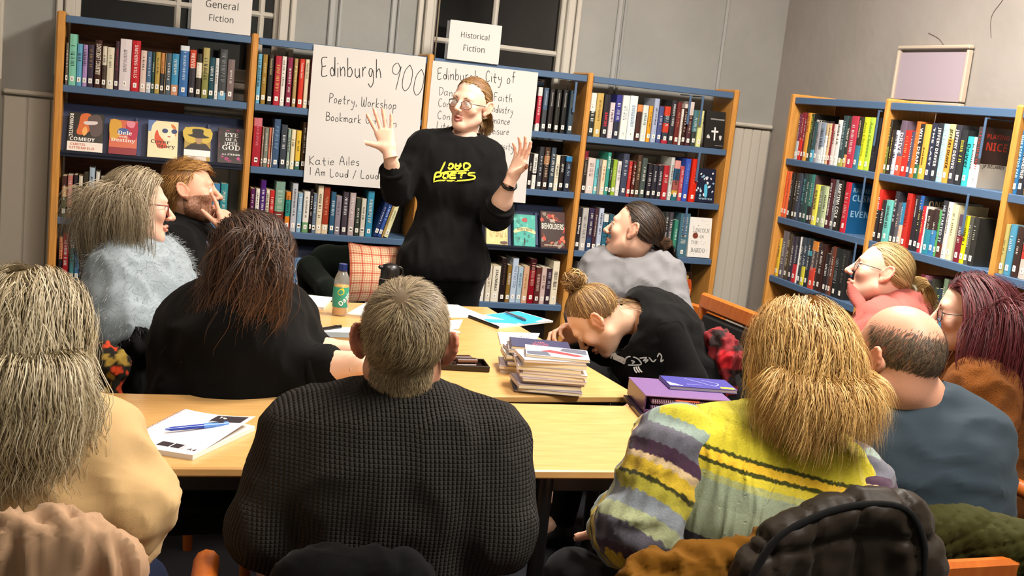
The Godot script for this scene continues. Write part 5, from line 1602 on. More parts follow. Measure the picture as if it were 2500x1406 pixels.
func stacks(ty: float):
	var r := RandomNumberGenerator.new()
	r.seed = 12
	var words := ["lowest", "second from the bottom", "third from the bottom", "fourth from the bottom", "fifth from the bottom", "sixth from the bottom", "seventh from the bottom", "eighth from the bottom", "ninth from the bottom", "tenth from the bottom", "eleventh from the bottom", "twelfth from the bottom"]
	for s in 2:
		var y := ty
		var n := 9 if s == 0 else 11
		var base := Vector2(1.612, 2.812) if s == 0 else Vector2(1.597, 3.031)
		for k in n:
			var th := r.randf_range(0.008, 0.013)
			if s == 1 and k == 0:
				th = 0.007
			var top := k == n - 1
			var col: String = ["c8b8c0", "b8b0b8", "d8d0c8", "a8a0b0", "c8c0b4"][r.randi() % 5]
			if top:
				col = "3c3f5e" if s == 0 else "b8bcc4"
			if s == 1 and k == 0:
				col = "4a5068"
			var dx := (0.0 if s == 0 else -0.012) + r.randf_range(-0.014, 0.014) + (0.02 if top else 0.0)
			var lab := "thin booklet, %s of the %s pile by the leaning woman" % [words[k], "back" if s == 0 else "front"]
			if top:
				lab = "navy-covered thin booklet topping the back pile" if s == 0 else "grey, white and red booklet topping the front pile"
			var b := booklet(base + Vector2(dx, r.randf_range(-0.012, 0.012)), 0.19, 0.135, r.randf_range(-0.16, 0.1) - 0.12 + (-0.1 if top else 0.0), th, col, lab, "ddd0ac" if k % 3 else "d8ccb8", y, "thin booklets in the two piles")
			if top:
				var g := G.new()
				if s == 0:
					g.col = lin("c86880")
					for q in [["Life", 0.03, -0.02], ["through", 0.05, 0.0], ["poems", 0.05, 0.02]]:
						write(g, q[0], Vector3(0.0, th + 0.0006, q[2]), Vector3(1, 0, 0), Vector3(0, 0, -1), q[1], 0.014, "Droid Sans", true)
				else:
					g.col = lin("c04048")
					g.quad(Vector3(-0.05, th + 0.0005, 0.005), Vector3(0.06, th + 0.0005, 0.04), Vector3(0.08, th + 0.0005, 0.02), Vector3(-0.02, th + 0.0005, -0.02))
					g.col = lin("5a6070")
					g.quad(Vector3(-0.09, th + 0.0006, 0.06), Vector3(-0.02, th + 0.0006, 0.06), Vector3(-0.03, th + 0.0006, 0.01), Vector3(-0.09, th + 0.0006, 0.02))
					g.quad(Vector3(0.01, th + 0.0006, -0.02), Vector3(0.09, th + 0.0006, 0.0), Vector3(0.09, th + 0.0006, -0.06), Vector3(0.02, th + 0.0006, -0.06))
				put("cover_print", g, vcol("print", 0.4), b)
			y += th + 0.0005
func purple_pile(ty: float):
	var c := Vector2(1.917, 3.227)
	var turn := -0.17
	var g := G.new()
	booklet(c + Vector2(-0.01, 0.01), 0.26, 0.2, turn, 0.012, "3a2c38", "dark thin notebook at the bottom of the purple pile", "8a7a88", ty)
	var t := thing("folder", "purple ring binder with a lilac lid lying on a dark notebook", "folder", Vector3(c.x, ty + 0.0122, c.y), turn)
	var pm := mat("purple_plastic", Color(0.20, 0.06, 0.32), 0.25)
	g = G.new()
	g.box(Vector3(0, 0.002, 0), Vector3(0.25, 0.004, 0.2), 0.001)
	g.box(Vector3(-0.123, 0.025, 0), Vector3(0.004, 0.05, 0.2), 0.001)
	g.box(Vector3(0, 0.025, -0.098), Vector3(0.25, 0.05, 0.004), 0.001)
	g.box(Vector3(0, 0.006, 0.1), Vector3(0.25, 0.012, 0.003), 0.001)
	put("binder", g, pm, t)
	g = G.new()
	g.box(Vector3(0, 0.051, 0), Vector3(0.252, 0.004, 0.204), 0.001)
	put("lid", g, mat("lilac_plastic", Color(0.44, 0.33, 0.52), 0.35), t)
	for k in 2:
		var b := thing("spiral_notebook", ["lower spiral-bound notebook inside the purple binder", "upper spiral-bound notebook inside the purple binder"][k], "notebook", t.position + Vector3(0.005, 0.005 + k * 0.02, 0.01), turn, "spiral notebooks in the binder")
		g = G.new()
		g.box(Vector3(0, 0.0085, 0), Vector3(0.22, 0.013, 0.16), 0.001)
		put("sheets", g, mat("lilac_pages", Color(0.42, 0.30, 0.48), 0.7), b)
		g = G.new()
		for j in 34:
			var x := -0.107 + j * 0.0064
			var pp := PackedVector3Array()
			for q in 7:
				var w := TAU * q / 6.0
				pp.append(Vector3(x + q * 0.0004, 0.0085 + sin(w) * 0.0075, 0.08 + cos(w) * 0.0075))
			g.tube(pp, PackedFloat32Array([0.0011]), 4)
		put("wire_binding", g, mat("white_wire", Color(0.75, 0.68, 0.75), 0.35), b)
	g = G.new()
	g.box(Vector3(0.0, 0.041, 0.092), Vector3(0.07, 0.003, 0.012), 0.0)
	put("pink_tab", g, mat("pink_tab", Color(0.85, 0.42, 0.32), 0.6), t)
	var b := booklet(c + Vector2(0.075, -0.028), 0.205, 0.12, turn, 0.011, "3f3c8c", "violet-blue paperback with a yellow sticker on top of the purple binder", "8a8690", ty + 0.0655)
	g = G.new()
	g.col = lin("f0ecf4")
	g.poly([Vector3(-0.1, 0.0116, 0.05), Vector3(-0.06, 0.0116, 0.052), Vector3(-0.1, 0.0116, 0.01)])
	g.col = lin("e0cc3c")
	g.quad(Vector3(0.055, 0.0116, 0.055), Vector3(0.097, 0.0116, 0.055), Vector3(0.097, 0.0116, 0.035), Vector3(0.055, 0.0116, 0.035))
	g.col = lin("8a94dc")
	g.ribbon(spline([Vector3(-0.03, 0.0117, -0.04), Vector3(0.01, 0.0117, 0.0), Vector3(0.04, 0.0117, 0.03), Vector3(0.06, 0.0117, 0.0), Vector3(0.02, 0.0117, -0.03)], 6), 0.004, Vector3.UP)
	write(g, "poems", Vector3(-0.02, 0.0117, 0.03), Vector3(1, 0, 0), Vector3(0, 0, -1), 0.05, 0.012)
	put("cover_print", g, vcol("print", 0.4), b)
func front_pad(ty: float):
	var A := Vector2(0.380, 3.610)
	var B := Vector2(0.536, 3.689)
	var C := Vector2(0.688, 3.471)
	var D := Vector2(0.532, 3.337)
	var t := item_slab("notepad", "white A4 notepad with a grey printed cover on the front table", "notepad", [A, B, C, D], ty, 0.011, mat("white_paper", Color.WHITE))
	var o := t.position
	var g := G.new()
	var at := func(u: float, v: float, lift: float) -> Vector3:
		var e: Vector2 = A.lerp(B, u).lerp(D.lerp(C, u), v)
		return Vector3(e.x - o.x, 0.0114 + lift * u * u * maxf(0.0, v - 0.2) * 0.03, e.y - o.z)
	for i in 8:
		for j in 6:
			var u0 := i / 8.0
			var u1 := (i + 1) / 8.0
			var v0 := j / 6.0
			var v1 := (j + 1) / 6.0
			g.quad(at.call(u0, v0, 1.0), at.call(u1, v0, 1.0), at.call(u1, v1, 1.0), at.call(u0, v1, 1.0))
	put("cover", g, mat("cover_white", Color(0.84, 0.83, 0.84), 0.6), t)
	g = G.new()
	var up := Vector3(0, 0.0006, 0)
	for q in [["3a3438", 0.5, 0.82, 0.93, 0.97], ["322c30", 0.42, 0.1, 0.58, 0.2], ["322c30", 0.6, 0.1, 0.72, 0.2], ["5a5458", 0.14, 0.12, 0.3, 0.16], ["b8b4b8", 0.74, 0.1, 0.76, 0.2]]:
		g.col = lin(q[0])
		g.quad(at.call(q[1], q[2], 1.0) + up, at.call(q[3], q[2], 1.0) + up, at.call(q[3], q[4], 1.0) + up, at.call(q[1], q[4], 1.0) + up)
	var xd: Vector3 = (at.call(1.0, 0.5, 0.0) - at.call(0.0, 0.5, 0.0)).normalized()
	var yd := Vector3.UP.cross(xd)
	g.col = lin("f4f0f0")
	write(g, "Tesco", at.call(0.71, 0.9, 1.0) + up * 1.8, xd, yd, 0.05, 0.02, "Droid Sans", true)
	g.col = lin("4a4448")
	write(g, "BUDGET", at.call(0.68, 0.77, 1.0) + up, xd, yd, 0.07, 0.006, "Droid Sans", true)
	write(g, "A4", at.call(0.88, 0.12, 1.0) + up, xd, yd, 0.02, 0.014, "Droid Sans", true)
	put("cover_print", g, vcol("print", 0.4), t)
	g = G.new()
	for k in 26:
		var p: Vector3 = at.call(0.0, 0.02 + k * 0.0375, 0.0)
		g.tube(PackedVector3Array([p + Vector3(0.006, 0.001, 0), p + Vector3(-0.003, 0.001, 0), p + Vector3(-0.003, -0.01, 0)]), PackedFloat32Array([0.0007]), 4)
	put("wire_binding", g, mat("white_wire", Color.WHITE), t)
	var pa: Vector3 = o + at.call(0.42, 0.45, 1.0) + Vector3(0, 0.006, 0)
	var pb: Vector3 = o + at.call(0.92, 0.62, 1.0) + Vector3(0, 0.008, 0)
	pen(Vector3(0.481, 0.740, 3.534) + Vector3(0, 0.019, 0), Vector3(0.624, 0.740, 3.493) + Vector3(0, 0.022, 0), 0.0052, Color(0.08, 0.22, 0.62), "blue ballpoint pen with a pale blue cap on the white notepad", true)
# ---------------------------------------------------------------- smooth bodies: joined tapered capsules, meshed with surface nets
class Sdf:
	var lo: Vector3
	var cs: float
	var nx: int
	var ny: int
	var nz: int
	var f := PackedFloat32Array()
	func _init(a: Vector3, b: Vector3, cell: float):
		lo = a
		cs = cell
		nx = int(ceil((b.x - a.x) / cell)) + 1
		ny = int(ceil((b.y - a.y) / cell)) + 1
		nz = int(ceil((b.z - a.z) / cell)) + 1
		f.resize(nx * ny * nz)
		f.fill(0.05)
	func _range(mn: Vector3, mx: Vector3) -> Array:
		var a := ((mn - lo) / cs).floor()
		var b := ((mx - lo) / cs).ceil()
		return [maxi(0, int(a.x)), mini(nx - 1, int(b.x)), maxi(0, int(a.y)), mini(ny - 1, int(b.y)), maxi(0, int(a.z)), mini(nz - 1, int(b.z))]
	func cap(a: Vector3, b: Vector3, ra: float, rb: float, k := 0.03, ax := Vector3.ZERO, fl := 1.0):
		var m := maxf(ra, rb) + k + cs * 2.0
		var mm := Vector3(m, m, m)
		var r := _range(a.min(b) - mm, a.max(b) + mm)
		var ba := b - a
		var inv := 1.0 / maxf(ba.length_squared(), 1e-9)
		var q := 1.0 / fl - 1.0
		var ik := 0.25 / k
		var sq := fl != 1.0
		var sf := 0.5 + 0.5 * fl
		for z in range(r[4], r[5] + 1):
			for y in range(r[2], r[3] + 1):
				var id: int = (z * ny + y) * nx + r[0]
				var p := lo + Vector3(r[0] * cs, y * cs, z * cs) - a
				for x in range(r[0], r[1] + 1):
					var h := clampf(p.dot(ba) * inv, 0.0, 1.0)
					var d := p - ba * h
					if sq:
						d += ax * (d.dot(ax) * q)
					var v := d.length() - (ra + (rb - ra) * h)
					if sq:
						v *= sf
					var o := f[id]
					var e := k - absf(o - v)
					if e > 0.0:
						f[id] = minf(o, v) - e * e * ik
					elif v < o:
						f[id] = v
					id += 1
					p.x += cs
	func ell(c: Vector3, bs: Basis, rr: Vector3, k := 0.02, cut := false):
		var m := maxf(rr.x, maxf(rr.y, rr.z)) + k + cs * 2.0
		var mm := Vector3(m, m, m)
		var r := _range(c - mm, c + mm)
		var t := bs.transposed()
		var ir := Vector3(1.0 / rr.x, 1.0 / rr.y, 1.0 / rr.z)
		var ir2 := ir * ir
		var ik := 0.25 / k
		for z in range(r[4], r[5] + 1):
			for y in range(r[2], r[3] + 1):
				var id: int = (z * ny + y) * nx + r[0]
				var p := lo + Vector3(r[0] * cs, y * cs, z * cs) - c
				for x in range(r[0], r[1] + 1):
					var l := t * p
					var k0 := (l * ir).length()
					var k1 := maxf((l * ir2).length(), 1e-6)
					var v := k0 * (k0 - 1.0) / k1
					var o := f[id]
					if cut:
						v = -v
						var e2 := k - absf(o - v)
						if e2 > 0.0:
							f[id] = maxf(o, v) + e2 * e2 * ik
						elif v > o:
							f[id] = v
					else:
						var e := k - absf(o - v)
						if e > 0.0:
							f[id] = minf(o, v) - e * e * ik
						elif v < o:
							f[id] = v
					id += 1
					p.x += cs
	func plane(c: Vector3, n: Vector3, k := 0.006):
		var ik := 0.25 / k
		var id := 0
		for z in nz:
			for y in ny:
				var p := lo + Vector3(0, y * cs, z * cs) - c
				var v := p.dot(n)
				var dv := n.x * cs
				for x in nx:
					var o := f[id]
					var e := k - absf(o - v)
					if e > 0.0:
						f[id] = maxf(o, v) + e * e * ik
					elif v > o:
						f[id] = v
					id += 1
					v += dv
	func mesh(g: G, xf := Transform3D()):
		var vi := PackedInt32Array()
		vi.resize(nx * ny * nz)
		vi.fill(-1)
		var vs := PackedVector3Array()
		var sl := nx * ny
		var ii := PackedInt32Array()
		for z in nz - 1:
			for y in ny - 1:
				var id := (z * ny + y) * nx
				for x in nx - 1:
					var a0 := f[id]
					var a1 := f[id + 1]
					var a2 := f[id + nx]
					var a3 := f[id + nx + 1]
					var a4 := f[id + sl]
					var a5 := f[id + sl + 1]
					var a6 := f[id + sl + nx]
					var a7 := f[id + sl + nx + 1]
					var s := int(a0 < 0.0) + int(a1 < 0.0) + int(a2 < 0.0) + int(a3 < 0.0) + int(a4 < 0.0) + int(a5 < 0.0) + int(a6 < 0.0) + int(a7 < 0.0)
					if s != 0 and s != 8:
						var p := Vector3.ZERO
						var n := 0
						if (a0 < 0.0) != (a1 < 0.0):
							p += Vector3(a0 / (a0 - a1), 0, 0); n += 1
						if (a2 < 0.0) != (a3 < 0.0):
							p += Vector3(a2 / (a2 - a3), 1, 0); n += 1
						if (a4 < 0.0) != (a5 < 0.0):
							p += Vector3(a4 / (a4 - a5), 0, 1); n += 1
						if (a6 < 0.0) != (a7 < 0.0):
							p += Vector3(a6 / (a6 - a7), 1, 1); n += 1
						if (a0 < 0.0) != (a2 < 0.0):
							p += Vector3(0, a0 / (a0 - a2), 0); n += 1
						if (a1 < 0.0) != (a3 < 0.0):
							p += Vector3(1, a1 / (a1 - a3), 0); n += 1
						if (a4 < 0.0) != (a6 < 0.0):
							p += Vector3(0, a4 / (a4 - a6), 1); n += 1
						if (a5 < 0.0) != (a7 < 0.0):
							p += Vector3(1, a5 / (a5 - a7), 1); n += 1
						if (a0 < 0.0) != (a4 < 0.0):
							p += Vector3(0, 0, a0 / (a0 - a4)); n += 1
						if (a1 < 0.0) != (a5 < 0.0):
							p += Vector3(1, 0, a1 / (a1 - a5)); n += 1
						if (a2 < 0.0) != (a6 < 0.0):
							p += Vector3(0, 1, a2 / (a2 - a6)); n += 1
						if (a3 < 0.0) != (a7 < 0.0):
							p += Vector3(1, 1, a3 / (a3 - a7)); n += 1
						vi[id] = vs.size()
						vs.append(lo + (p / n + Vector3(x, y, z)) * cs)
						var ins := a0 < 0.0
						if x > 0 and y > 0 and z > 0:
							if ins != (a1 < 0.0):
								_q(ii, vi[id - nx - sl], vi[id - sl], vi[id], vi[id - nx], ins)
							if ins != (a2 < 0.0):
								_q(ii, vi[id - 1 - sl], vi[id - 1], vi[id], vi[id - sl], ins)
							if ins != (a4 < 0.0):
								_q(ii, vi[id - 1 - nx], vi[id - nx], vi[id], vi[id - 1], ins)
					id += 1
		var ns := PackedVector3Array()
		ns.resize(vs.size())
		for k in range(0, ii.size(), 3):
			var a := vs[ii[k]]
			var c := (vs[ii[k + 2]] - a).cross(vs[ii[k + 1]] - a)
			ns[ii[k]] += c
			ns[ii[k + 1]] += c
			ns[ii[k + 2]] += c
		for k in vs.size():
			ns[k] = (xf.basis * ns[k]).normalized()
			vs[k] = xf * vs[k]
		g.add(vs, ns, ii)
	func _q(ii: PackedInt32Array, a: int, b: int, c: int, d: int, ins: bool):
		if a < 0 or b < 0 or c < 0 or d < 0:
			return
		if ins:
			ii.append_array(PackedInt32Array([a, c, b, a, d, c]))
		else:
			ii.append_array(PackedInt32Array([a, b, c, a, c, d]))
# pushes vertices along their normals; fold is a Callable(point, normal) -> metres
func relief(g: G, fold: Callable):
	for k in g.v.size():
		g.v[k] += g.n[k] * float(fold.call(g.v[k], g.n[k]))
	var ns := PackedVector3Array()
	ns.resize(g.v.size())
	for k in range(0, g.i.size(), 3):
		var a := g.v[g.i[k]]
		var c := (g.v[g.i[k + 2]] - a).cross(g.v[g.i[k + 1]] - a)
		ns[g.i[k]] += c
		ns[g.i[k + 1]] += c
		ns[g.i[k + 2]] += c
	for k in ns.size():
		g.n[k] = ns[k].normalized()
func paint(g: G, f: Callable):
	for k in g.v.size():
		g.c[k] = f.call(g.v[k], g.n[k])
# ---------------------------------------------------------------- people
# skeleton: hd head centre (between the ears), fw face, up crown; nk base of the neck, ch chest, pv pelvis; s e w h k a: shoulder elbow wrist hip knee ankle, l and r
func torso(s: Sdf, j: Dictionary, o: float, k := 0.06):
	var fw: Vector3 = j.tf
	var nk: Vector3 = (j.nk as Vector3) - ((j.hd as Vector3) - (j.nk as Vector3)).normalized() * 0.036
	var pv: Vector3 = j.pv
	var sl: Vector3 = j.sl
	var sr: Vector3 = j.sr
	var ac := (sr - sl).normalized()
	var hp := ((j.hr as Vector3) - (j.hl as Vector3)).normalized()
	var w: float = j.cw
	var d: float = j.cd
	var mid := (sl + sr) / 2
	var ch := mid.lerp(pv, 0.3)
	if j.has("ch"):
		ch = j.ch
	var be := mid.lerp(pv, 0.68) + fw * float(j.get("belly", 0.0)) * 0.4
	s.cap(sl + ac * 0.02 - Vector3(0, 0.01, 0), sr - ac * 0.02 - Vector3(0, 0.01, 0), 0.055 + o, 0.055 + o, k, fw, 0.95)
	s.cap(nk, sl.lerp(nk, 0.3) - Vector3(0, 0.005, 0), 0.052 + o, 0.05 + o, k)
	s.cap(nk, sr.lerp(nk, 0.3) - Vector3(0, 0.005, 0), 0.052 + o, 0.05 + o, k)
	s.cap(ch - ac * (w - d), ch + ac * (w - d), d + o, d + o, k)
	s.cap(mid.lerp(ch, 0.4) - ac * (w - d) * 0.9, mid.lerp(ch, 0.4) + ac * (w - d) * 0.9, d * 0.86 + o, d * 0.86 + o, k)
	var wa: float = j.get("ww", w * 0.9)
	var wd: float = d * (0.95 + float(j.get("belly", 0.0)) * 4.0)
	s.cap(be - hp * maxf(wa - wd, 0.01), be + hp * maxf(wa - wd, 0.01), wd + o, wd + o, k)
	s.cap(pv - hp * 0.07, pv + hp * 0.07, 0.115 + o, 0.115 + o, k)
	if j.has("bust"):
		for q in [-1.0, 1.0]:
			s.ell(ch + fw * d * 0.75 + ac * q * w * 0.45 - Vector3(0, 0.01, 0), Basis(), Vector3(0.07, 0.075, 0.06) * float(j.bust) + Vector3(o, o, o), 0.05)
func arm(s: Sdf, j: Dictionary, side: String, o: float, upto := 1.0, r := 1.0):
	var a: Vector3 = j["s" + side]
	var b: Vector3 = j["e" + side]
	var c: Vector3 = j["w" + side]
	s.cap(a, b, 0.053 * r + o, 0.043 * r + o, 0.035)
	var e := b.lerp(c, upto)
	s.cap(b, b.lerp(e, 0.4), 0.042 * r + o, 0.042 * r + o, 0.02)
	s.cap(b.lerp(e, 0.4), e, 0.042 * r + o, lerpf(0.042, 0.024, upto) * r + o, 0.02)
func leg(s: Sdf, j: Dictionary, side: String, o: float):
	s.cap(j["h" + side], j["k" + side], 0.082 + o, 0.056 + o, 0.04)
	s.cap(j["k" + side], j["k" + side].lerp(j["a" + side], 0.4), 0.054 + o, 0.052 + o, 0.02)
	s.cap(j["k" + side].lerp(j["a" + side], 0.4), j["a" + side], 0.052 + o, 0.034 + o, 0.02)
func bounds(j: Dictionary, keys: Array, m: float) -> Array:
	var a: Vector3 = j[keys[0]]
	var b := a
	for k in keys:
		a = a.min(j[k])
		b = b.max(j[k])
	return [a - Vector3(m, m, m), b + Vector3(m, m, m)]
func frame(fw: Vector3, up: Vector3, at: Vector3) -> Transform3D:
	var z := fw.normalized()
	var y := (up - z * up.dot(z)).normalized()
	return Transform3D(Basis(y.cross(z), y, z), at)
# the head, in its own axes (x to the left ear, y up, z to the nose), then placed
func head_mesh(g: G, xf: Transform3D, q: Dictionary, cell: float):
	var s := Sdf.new(Vector3(-0.105, -0.175, -0.125), Vector3(0.105, 0.135, 0.135), cell)
	var I := Basis()
	var jw: float = q.get("jaw", 1.0)
	s.ell(Vector3(0, 0.03, -0.012), I, Vector3(0.073, 0.085, 0.092), 0.02)
	s.ell(Vector3(0, -0.03, 0.026), I, Vector3(0.058 * jw, 0.078, 0.052), 0.03)
	for x in [-1.0, 1.0]:
		s.cap(Vector3(x * 0.05 * jw, -0.055, 0.0), Vector3(x * 0.014, -0.093, 0.058), 0.02, 0.016, 0.03)
		s.ell(Vector3(x * 0.038, -0.022, 0.056), I, Vector3(0.026, 0.022, 0.02), 0.02)
	s.ell(Vector3(0, -0.09, 0.066), I, Vector3(0.018, 0.016, 0.014), 0.02)
	s.cap(Vector3(-0.034, 0.024, 0.072), Vector3(0.034, 0.024, 0.072), 0.012, 0.012, 0.02)
	for x in [-1.0, 1.0]:
		s.ell(Vector3(x * 0.031, 0.004, 0.094), I, Vector3(0.018, 0.012, 0.016), 0.012, true)
		s.ell(Vector3(x * 0.0315, 0.003, 0.069), I, Vector3(0.0145, 0.0135, 0.0105), 0.005)
		s.cap(Vector3(x * 0.02, 0.0085, 0.081), Vector3(x * 0.043, 0.0085, 0.077), 0.0042, 0.0042, 0.003)
		s.cap(Vector3(x * 0.021, -0.0085, 0.08), Vector3(x * 0.042, -0.0085, 0.0765), 0.003, 0.003, 0.003)
	var nl: float = q.get("nose", 1.0)
	s.cap(Vector3(0, 0.012, 0.082), Vector3(0, -0.026, 0.082 + 0.026 * nl), 0.0085, 0.0105, 0.012)
	for x in [-1.0, 1.0]:
		s.ell(Vector3(x * 0.0115, -0.031, 0.091 + 0.004 * nl), I, Vector3(0.0075, 0.0065, 0.009), 0.006)
		s.ell(Vector3(x * 0.006, -0.037, 0.1), I, Vector3(0.0032, 0.004, 0.004), 0.003, true)
	var op: float = q.get("open", 0.0)
	s.cap(Vector3(-0.02, -0.0575, 0.079), Vector3(0, -0.0555, 0.0885), 0.004, 0.0062, 0.006)
	s.cap(Vector3(0.02, -0.0575, 0.079), Vector3(0, -0.0555, 0.0885), 0.004, 0.0062, 0.006)
	s.cap(Vector3(-0.017, -0.062 - op, 0.079), Vector3(0, -0.066 - op, 0.0865), 0.004, 0.0065, 0.006)
	s.cap(Vector3(0.017, -0.062 - op, 0.079), Vector3(0, -0.066 - op, 0.0865), 0.004, 0.0065, 0.006)
	s.ell(Vector3(0, -0.0608 - op * 0.5, 0.092), I, Vector3(0.02, 0.0016 + op * 0.6, 0.01), 0.002, true)
	var nk: Vector3 = xf.affine_inverse() * (q.nk as Vector3)
	s.cap(Vector3(0, -0.045, -0.022), nk, float(q.get("neck", 0.05)), float(q.get("neck", 0.05)) * 1.06, 0.03)
	var k0 := g.v.size()
	s.mesh(g)
	for x in [-1.0, 1.0]:
		var es := Sdf.new(Vector3(x * 0.082 - 0.03, -0.05, -0.05), Vector3(x * 0.082 + 0.03, 0.05, 0.035), cell * 0.8)
		var b := Basis(Vector3(0, 1, 0), x * -0.42) * Basis(Vector3(1, 0, 0), -0.18)
		var c := Vector3(x * 0.08, -0.003, -0.012)
		var es2: float = q.get("ear", 1.0)
		es.ell(c + b * Vector3(0, 0.004, -0.004), b, Vector3(0.007, 0.03, 0.018) * es2, 0.006)
		es.ell(c + b * Vector3(0, -0.024, 0.004), b, Vector3(0.006, 0.011, 0.009) * es2, 0.006)
		var pr := Vector3.ZERO
		for m in 9:
			var w := -0.9 + m * 0.5
			var p := c + b * (Vector3(x * 0.004, 0.006 + sin(w) * 0.027, -0.004 - cos(w - 0.3) * 0.018) * es2)
			if m > 0:
				es.cap(pr, p, 0.0042, 0.0042, 0.003)
			pr = p
		es.ell(c + b * Vector3(x * 0.0085, -0.001, 0.002), b, Vector3(0.005, 0.013, 0.008) * es2, 0.004, true)
		es.cap(c + b * Vector3(-x * 0.006, 0, 0.012), c + b * Vector3(-x * 0.012, 0, 0.0), 0.012, 0.016, 0.01)
		es.mesh(g)
	var skin: Color = q.skin
	var lip: Color = q.get("lip", skin * Color(0.92, 0.6, 0.58))
	var beard = q.get("beard", null)
	for k in range(k0, g.v.size()):
		var p := g.v[k]
		var c := skin
		var ch := exp(-(pow((absf(p.x) - 0.038) / 0.022, 2.0) + pow((p.y + 0.028) / 0.024, 2.0))) * (1.0 if p.z > 0.02 else 0.0)
		ch += exp(-(pow(p.x / 0.014, 2.0) + pow((p.y + 0.03) / 0.014, 2.0))) * (1.0 if p.z > 0.085 else 0.0) * 0.7
		if absf(p.x) > 0.078:
			ch += 0.9
		c = c.lerp(skin * Color(1.0, 0.72, 0.66), clampf(ch, 0, 1) * 0.7)
		if p.z > 0.074 and absf(p.x) < 0.022 and p.y < -0.0505 and p.y > -0.073 - op:
			c = c.lerp(lip, 0.85)
		if beard != null and p.y < -0.02 and p.z > -0.02:
			var e := smoothstep(-0.02, -0.045, p.y - maxf(0.0, absf(p.x) - 0.03) * 0.9)
			if p.z > 0.076 and absf(p.x) < 0.021 and p.y < -0.052 and p.y > -0.072:
				e *= 0.15
			if p.y < -0.125:
				e *= 0.2
			c = c.lerp(beard, e * clampf(0.75 + 0.5 * fn.get_noise_3dv(p * 400.0), 0.0, 1.0))
		g.c[k] = c
		g.v[k] = xf * p
		g.n[k] = (xf.basis * g.n[k]).normalized()
# eyes with iris, and brows
func eyes(t: Node3D, xf: Transform3D, iris: String, brow: String, closed := 0.0):
	for x in [-1.0, 1.0]:
		var g := G.new()
		g.xf = xf * Transform3D(Basis(), Vector3(x * 0.0315, 0.001, 0.0725))
		g.col = lin("e8e2dc")
		g.ball(Vector3.ZERO, Vector3(0.0128, 0.0128, 0.0122), 14, 10)
		g.col = lin(iris)
		g.ball(Vector3(0, 0.0005, 0.0078), Vector3(0.0056, 0.0056, 0.0046), 12, 8)
		g.col = lin("0a0808")
		g.ball(Vector3(0, 0.0005, 0.0104), Vector3(0.0024, 0.0024, 0.0022), 10, 6)
		put("eye", g, vcol("eye", 0.1), t)
		g = G.new()
		g.xf = xf
		g.col = lin(brow)
		g.tube(spline([Vector3(x * 0.014, 0.021, 0.0855), Vector3(x * 0.03, 0.027, 0.0825), Vector3(x * 0.047, 0.021, 0.0705)], 4), PackedFloat32Array([0.0016, 0.0028, 0.003, 0.003, 0.003, 0.0026, 0.0022, 0.0015, 0.001]), 6)
		put("eyebrow", g, vcol("hair", 0.55), t)
func glasses(t: Node3D, xf: Transform3D, hex: String, round := 0.021, thick := 0.0012):
	var g := G.new()
	g.xf = xf
	g.col = lin(hex)
	for x in [-1.0, 1.0]:
		var p := PackedVector3Array()
		for k in 25:
			var w := TAU * k / 24
			p.append(Vector3(x * 0.033 + cos(w) * (round + 0.003), -0.002 + sin(w) * round * (1.0 if sin(w) < 0 else 0.82), 0.094 - absf(x * 0.033 + cos(w) * round) * 0.22))
		g.tube(p, PackedFloat32Array([thick]), 6)
		g.tube(spline([Vector3(x * 0.057, 0.006, 0.081), Vector3(x * 0.071, 0.006, 0.06), Vector3(x * 0.079, 0.006, 0.0), Vector3(x * 0.08, -0.008, -0.03)], 5), PackedFloat32Array([thick * 1.2]), 6)
	g.tube(spline([Vector3(-0.0105, 0.003, 0.092), Vector3(0, 0.006, 0.095), Vector3(0.0105, 0.003, 0.092)], 4), PackedFloat32Array([thick]), 6)
	var o := put("glasses", g, vcol("specs", 0.3), t)
	g = G.new()
	g.xf = xf
	for x in [-1.0, 1.0]:
		var p := []
		for k in 20:
			var w := TAU * k / 20
			p.append(Vector3(x * 0.033 + cos(w) * (round + 0.002), -0.002 + sin(w) * round * (1.0 if sin(w) < 0 else 0.8), 0.0938 - absf(x * 0.033 + cos(w) * round) * 0.22))
		g.poly(p)
	var m := mat("lens", Color(0.95, 0.96, 0.97, 0.05), 0.03)
	m.transparency = BaseMaterial3D.TRANSPARENCY_ALPHA
	put("lens", g, m, o)
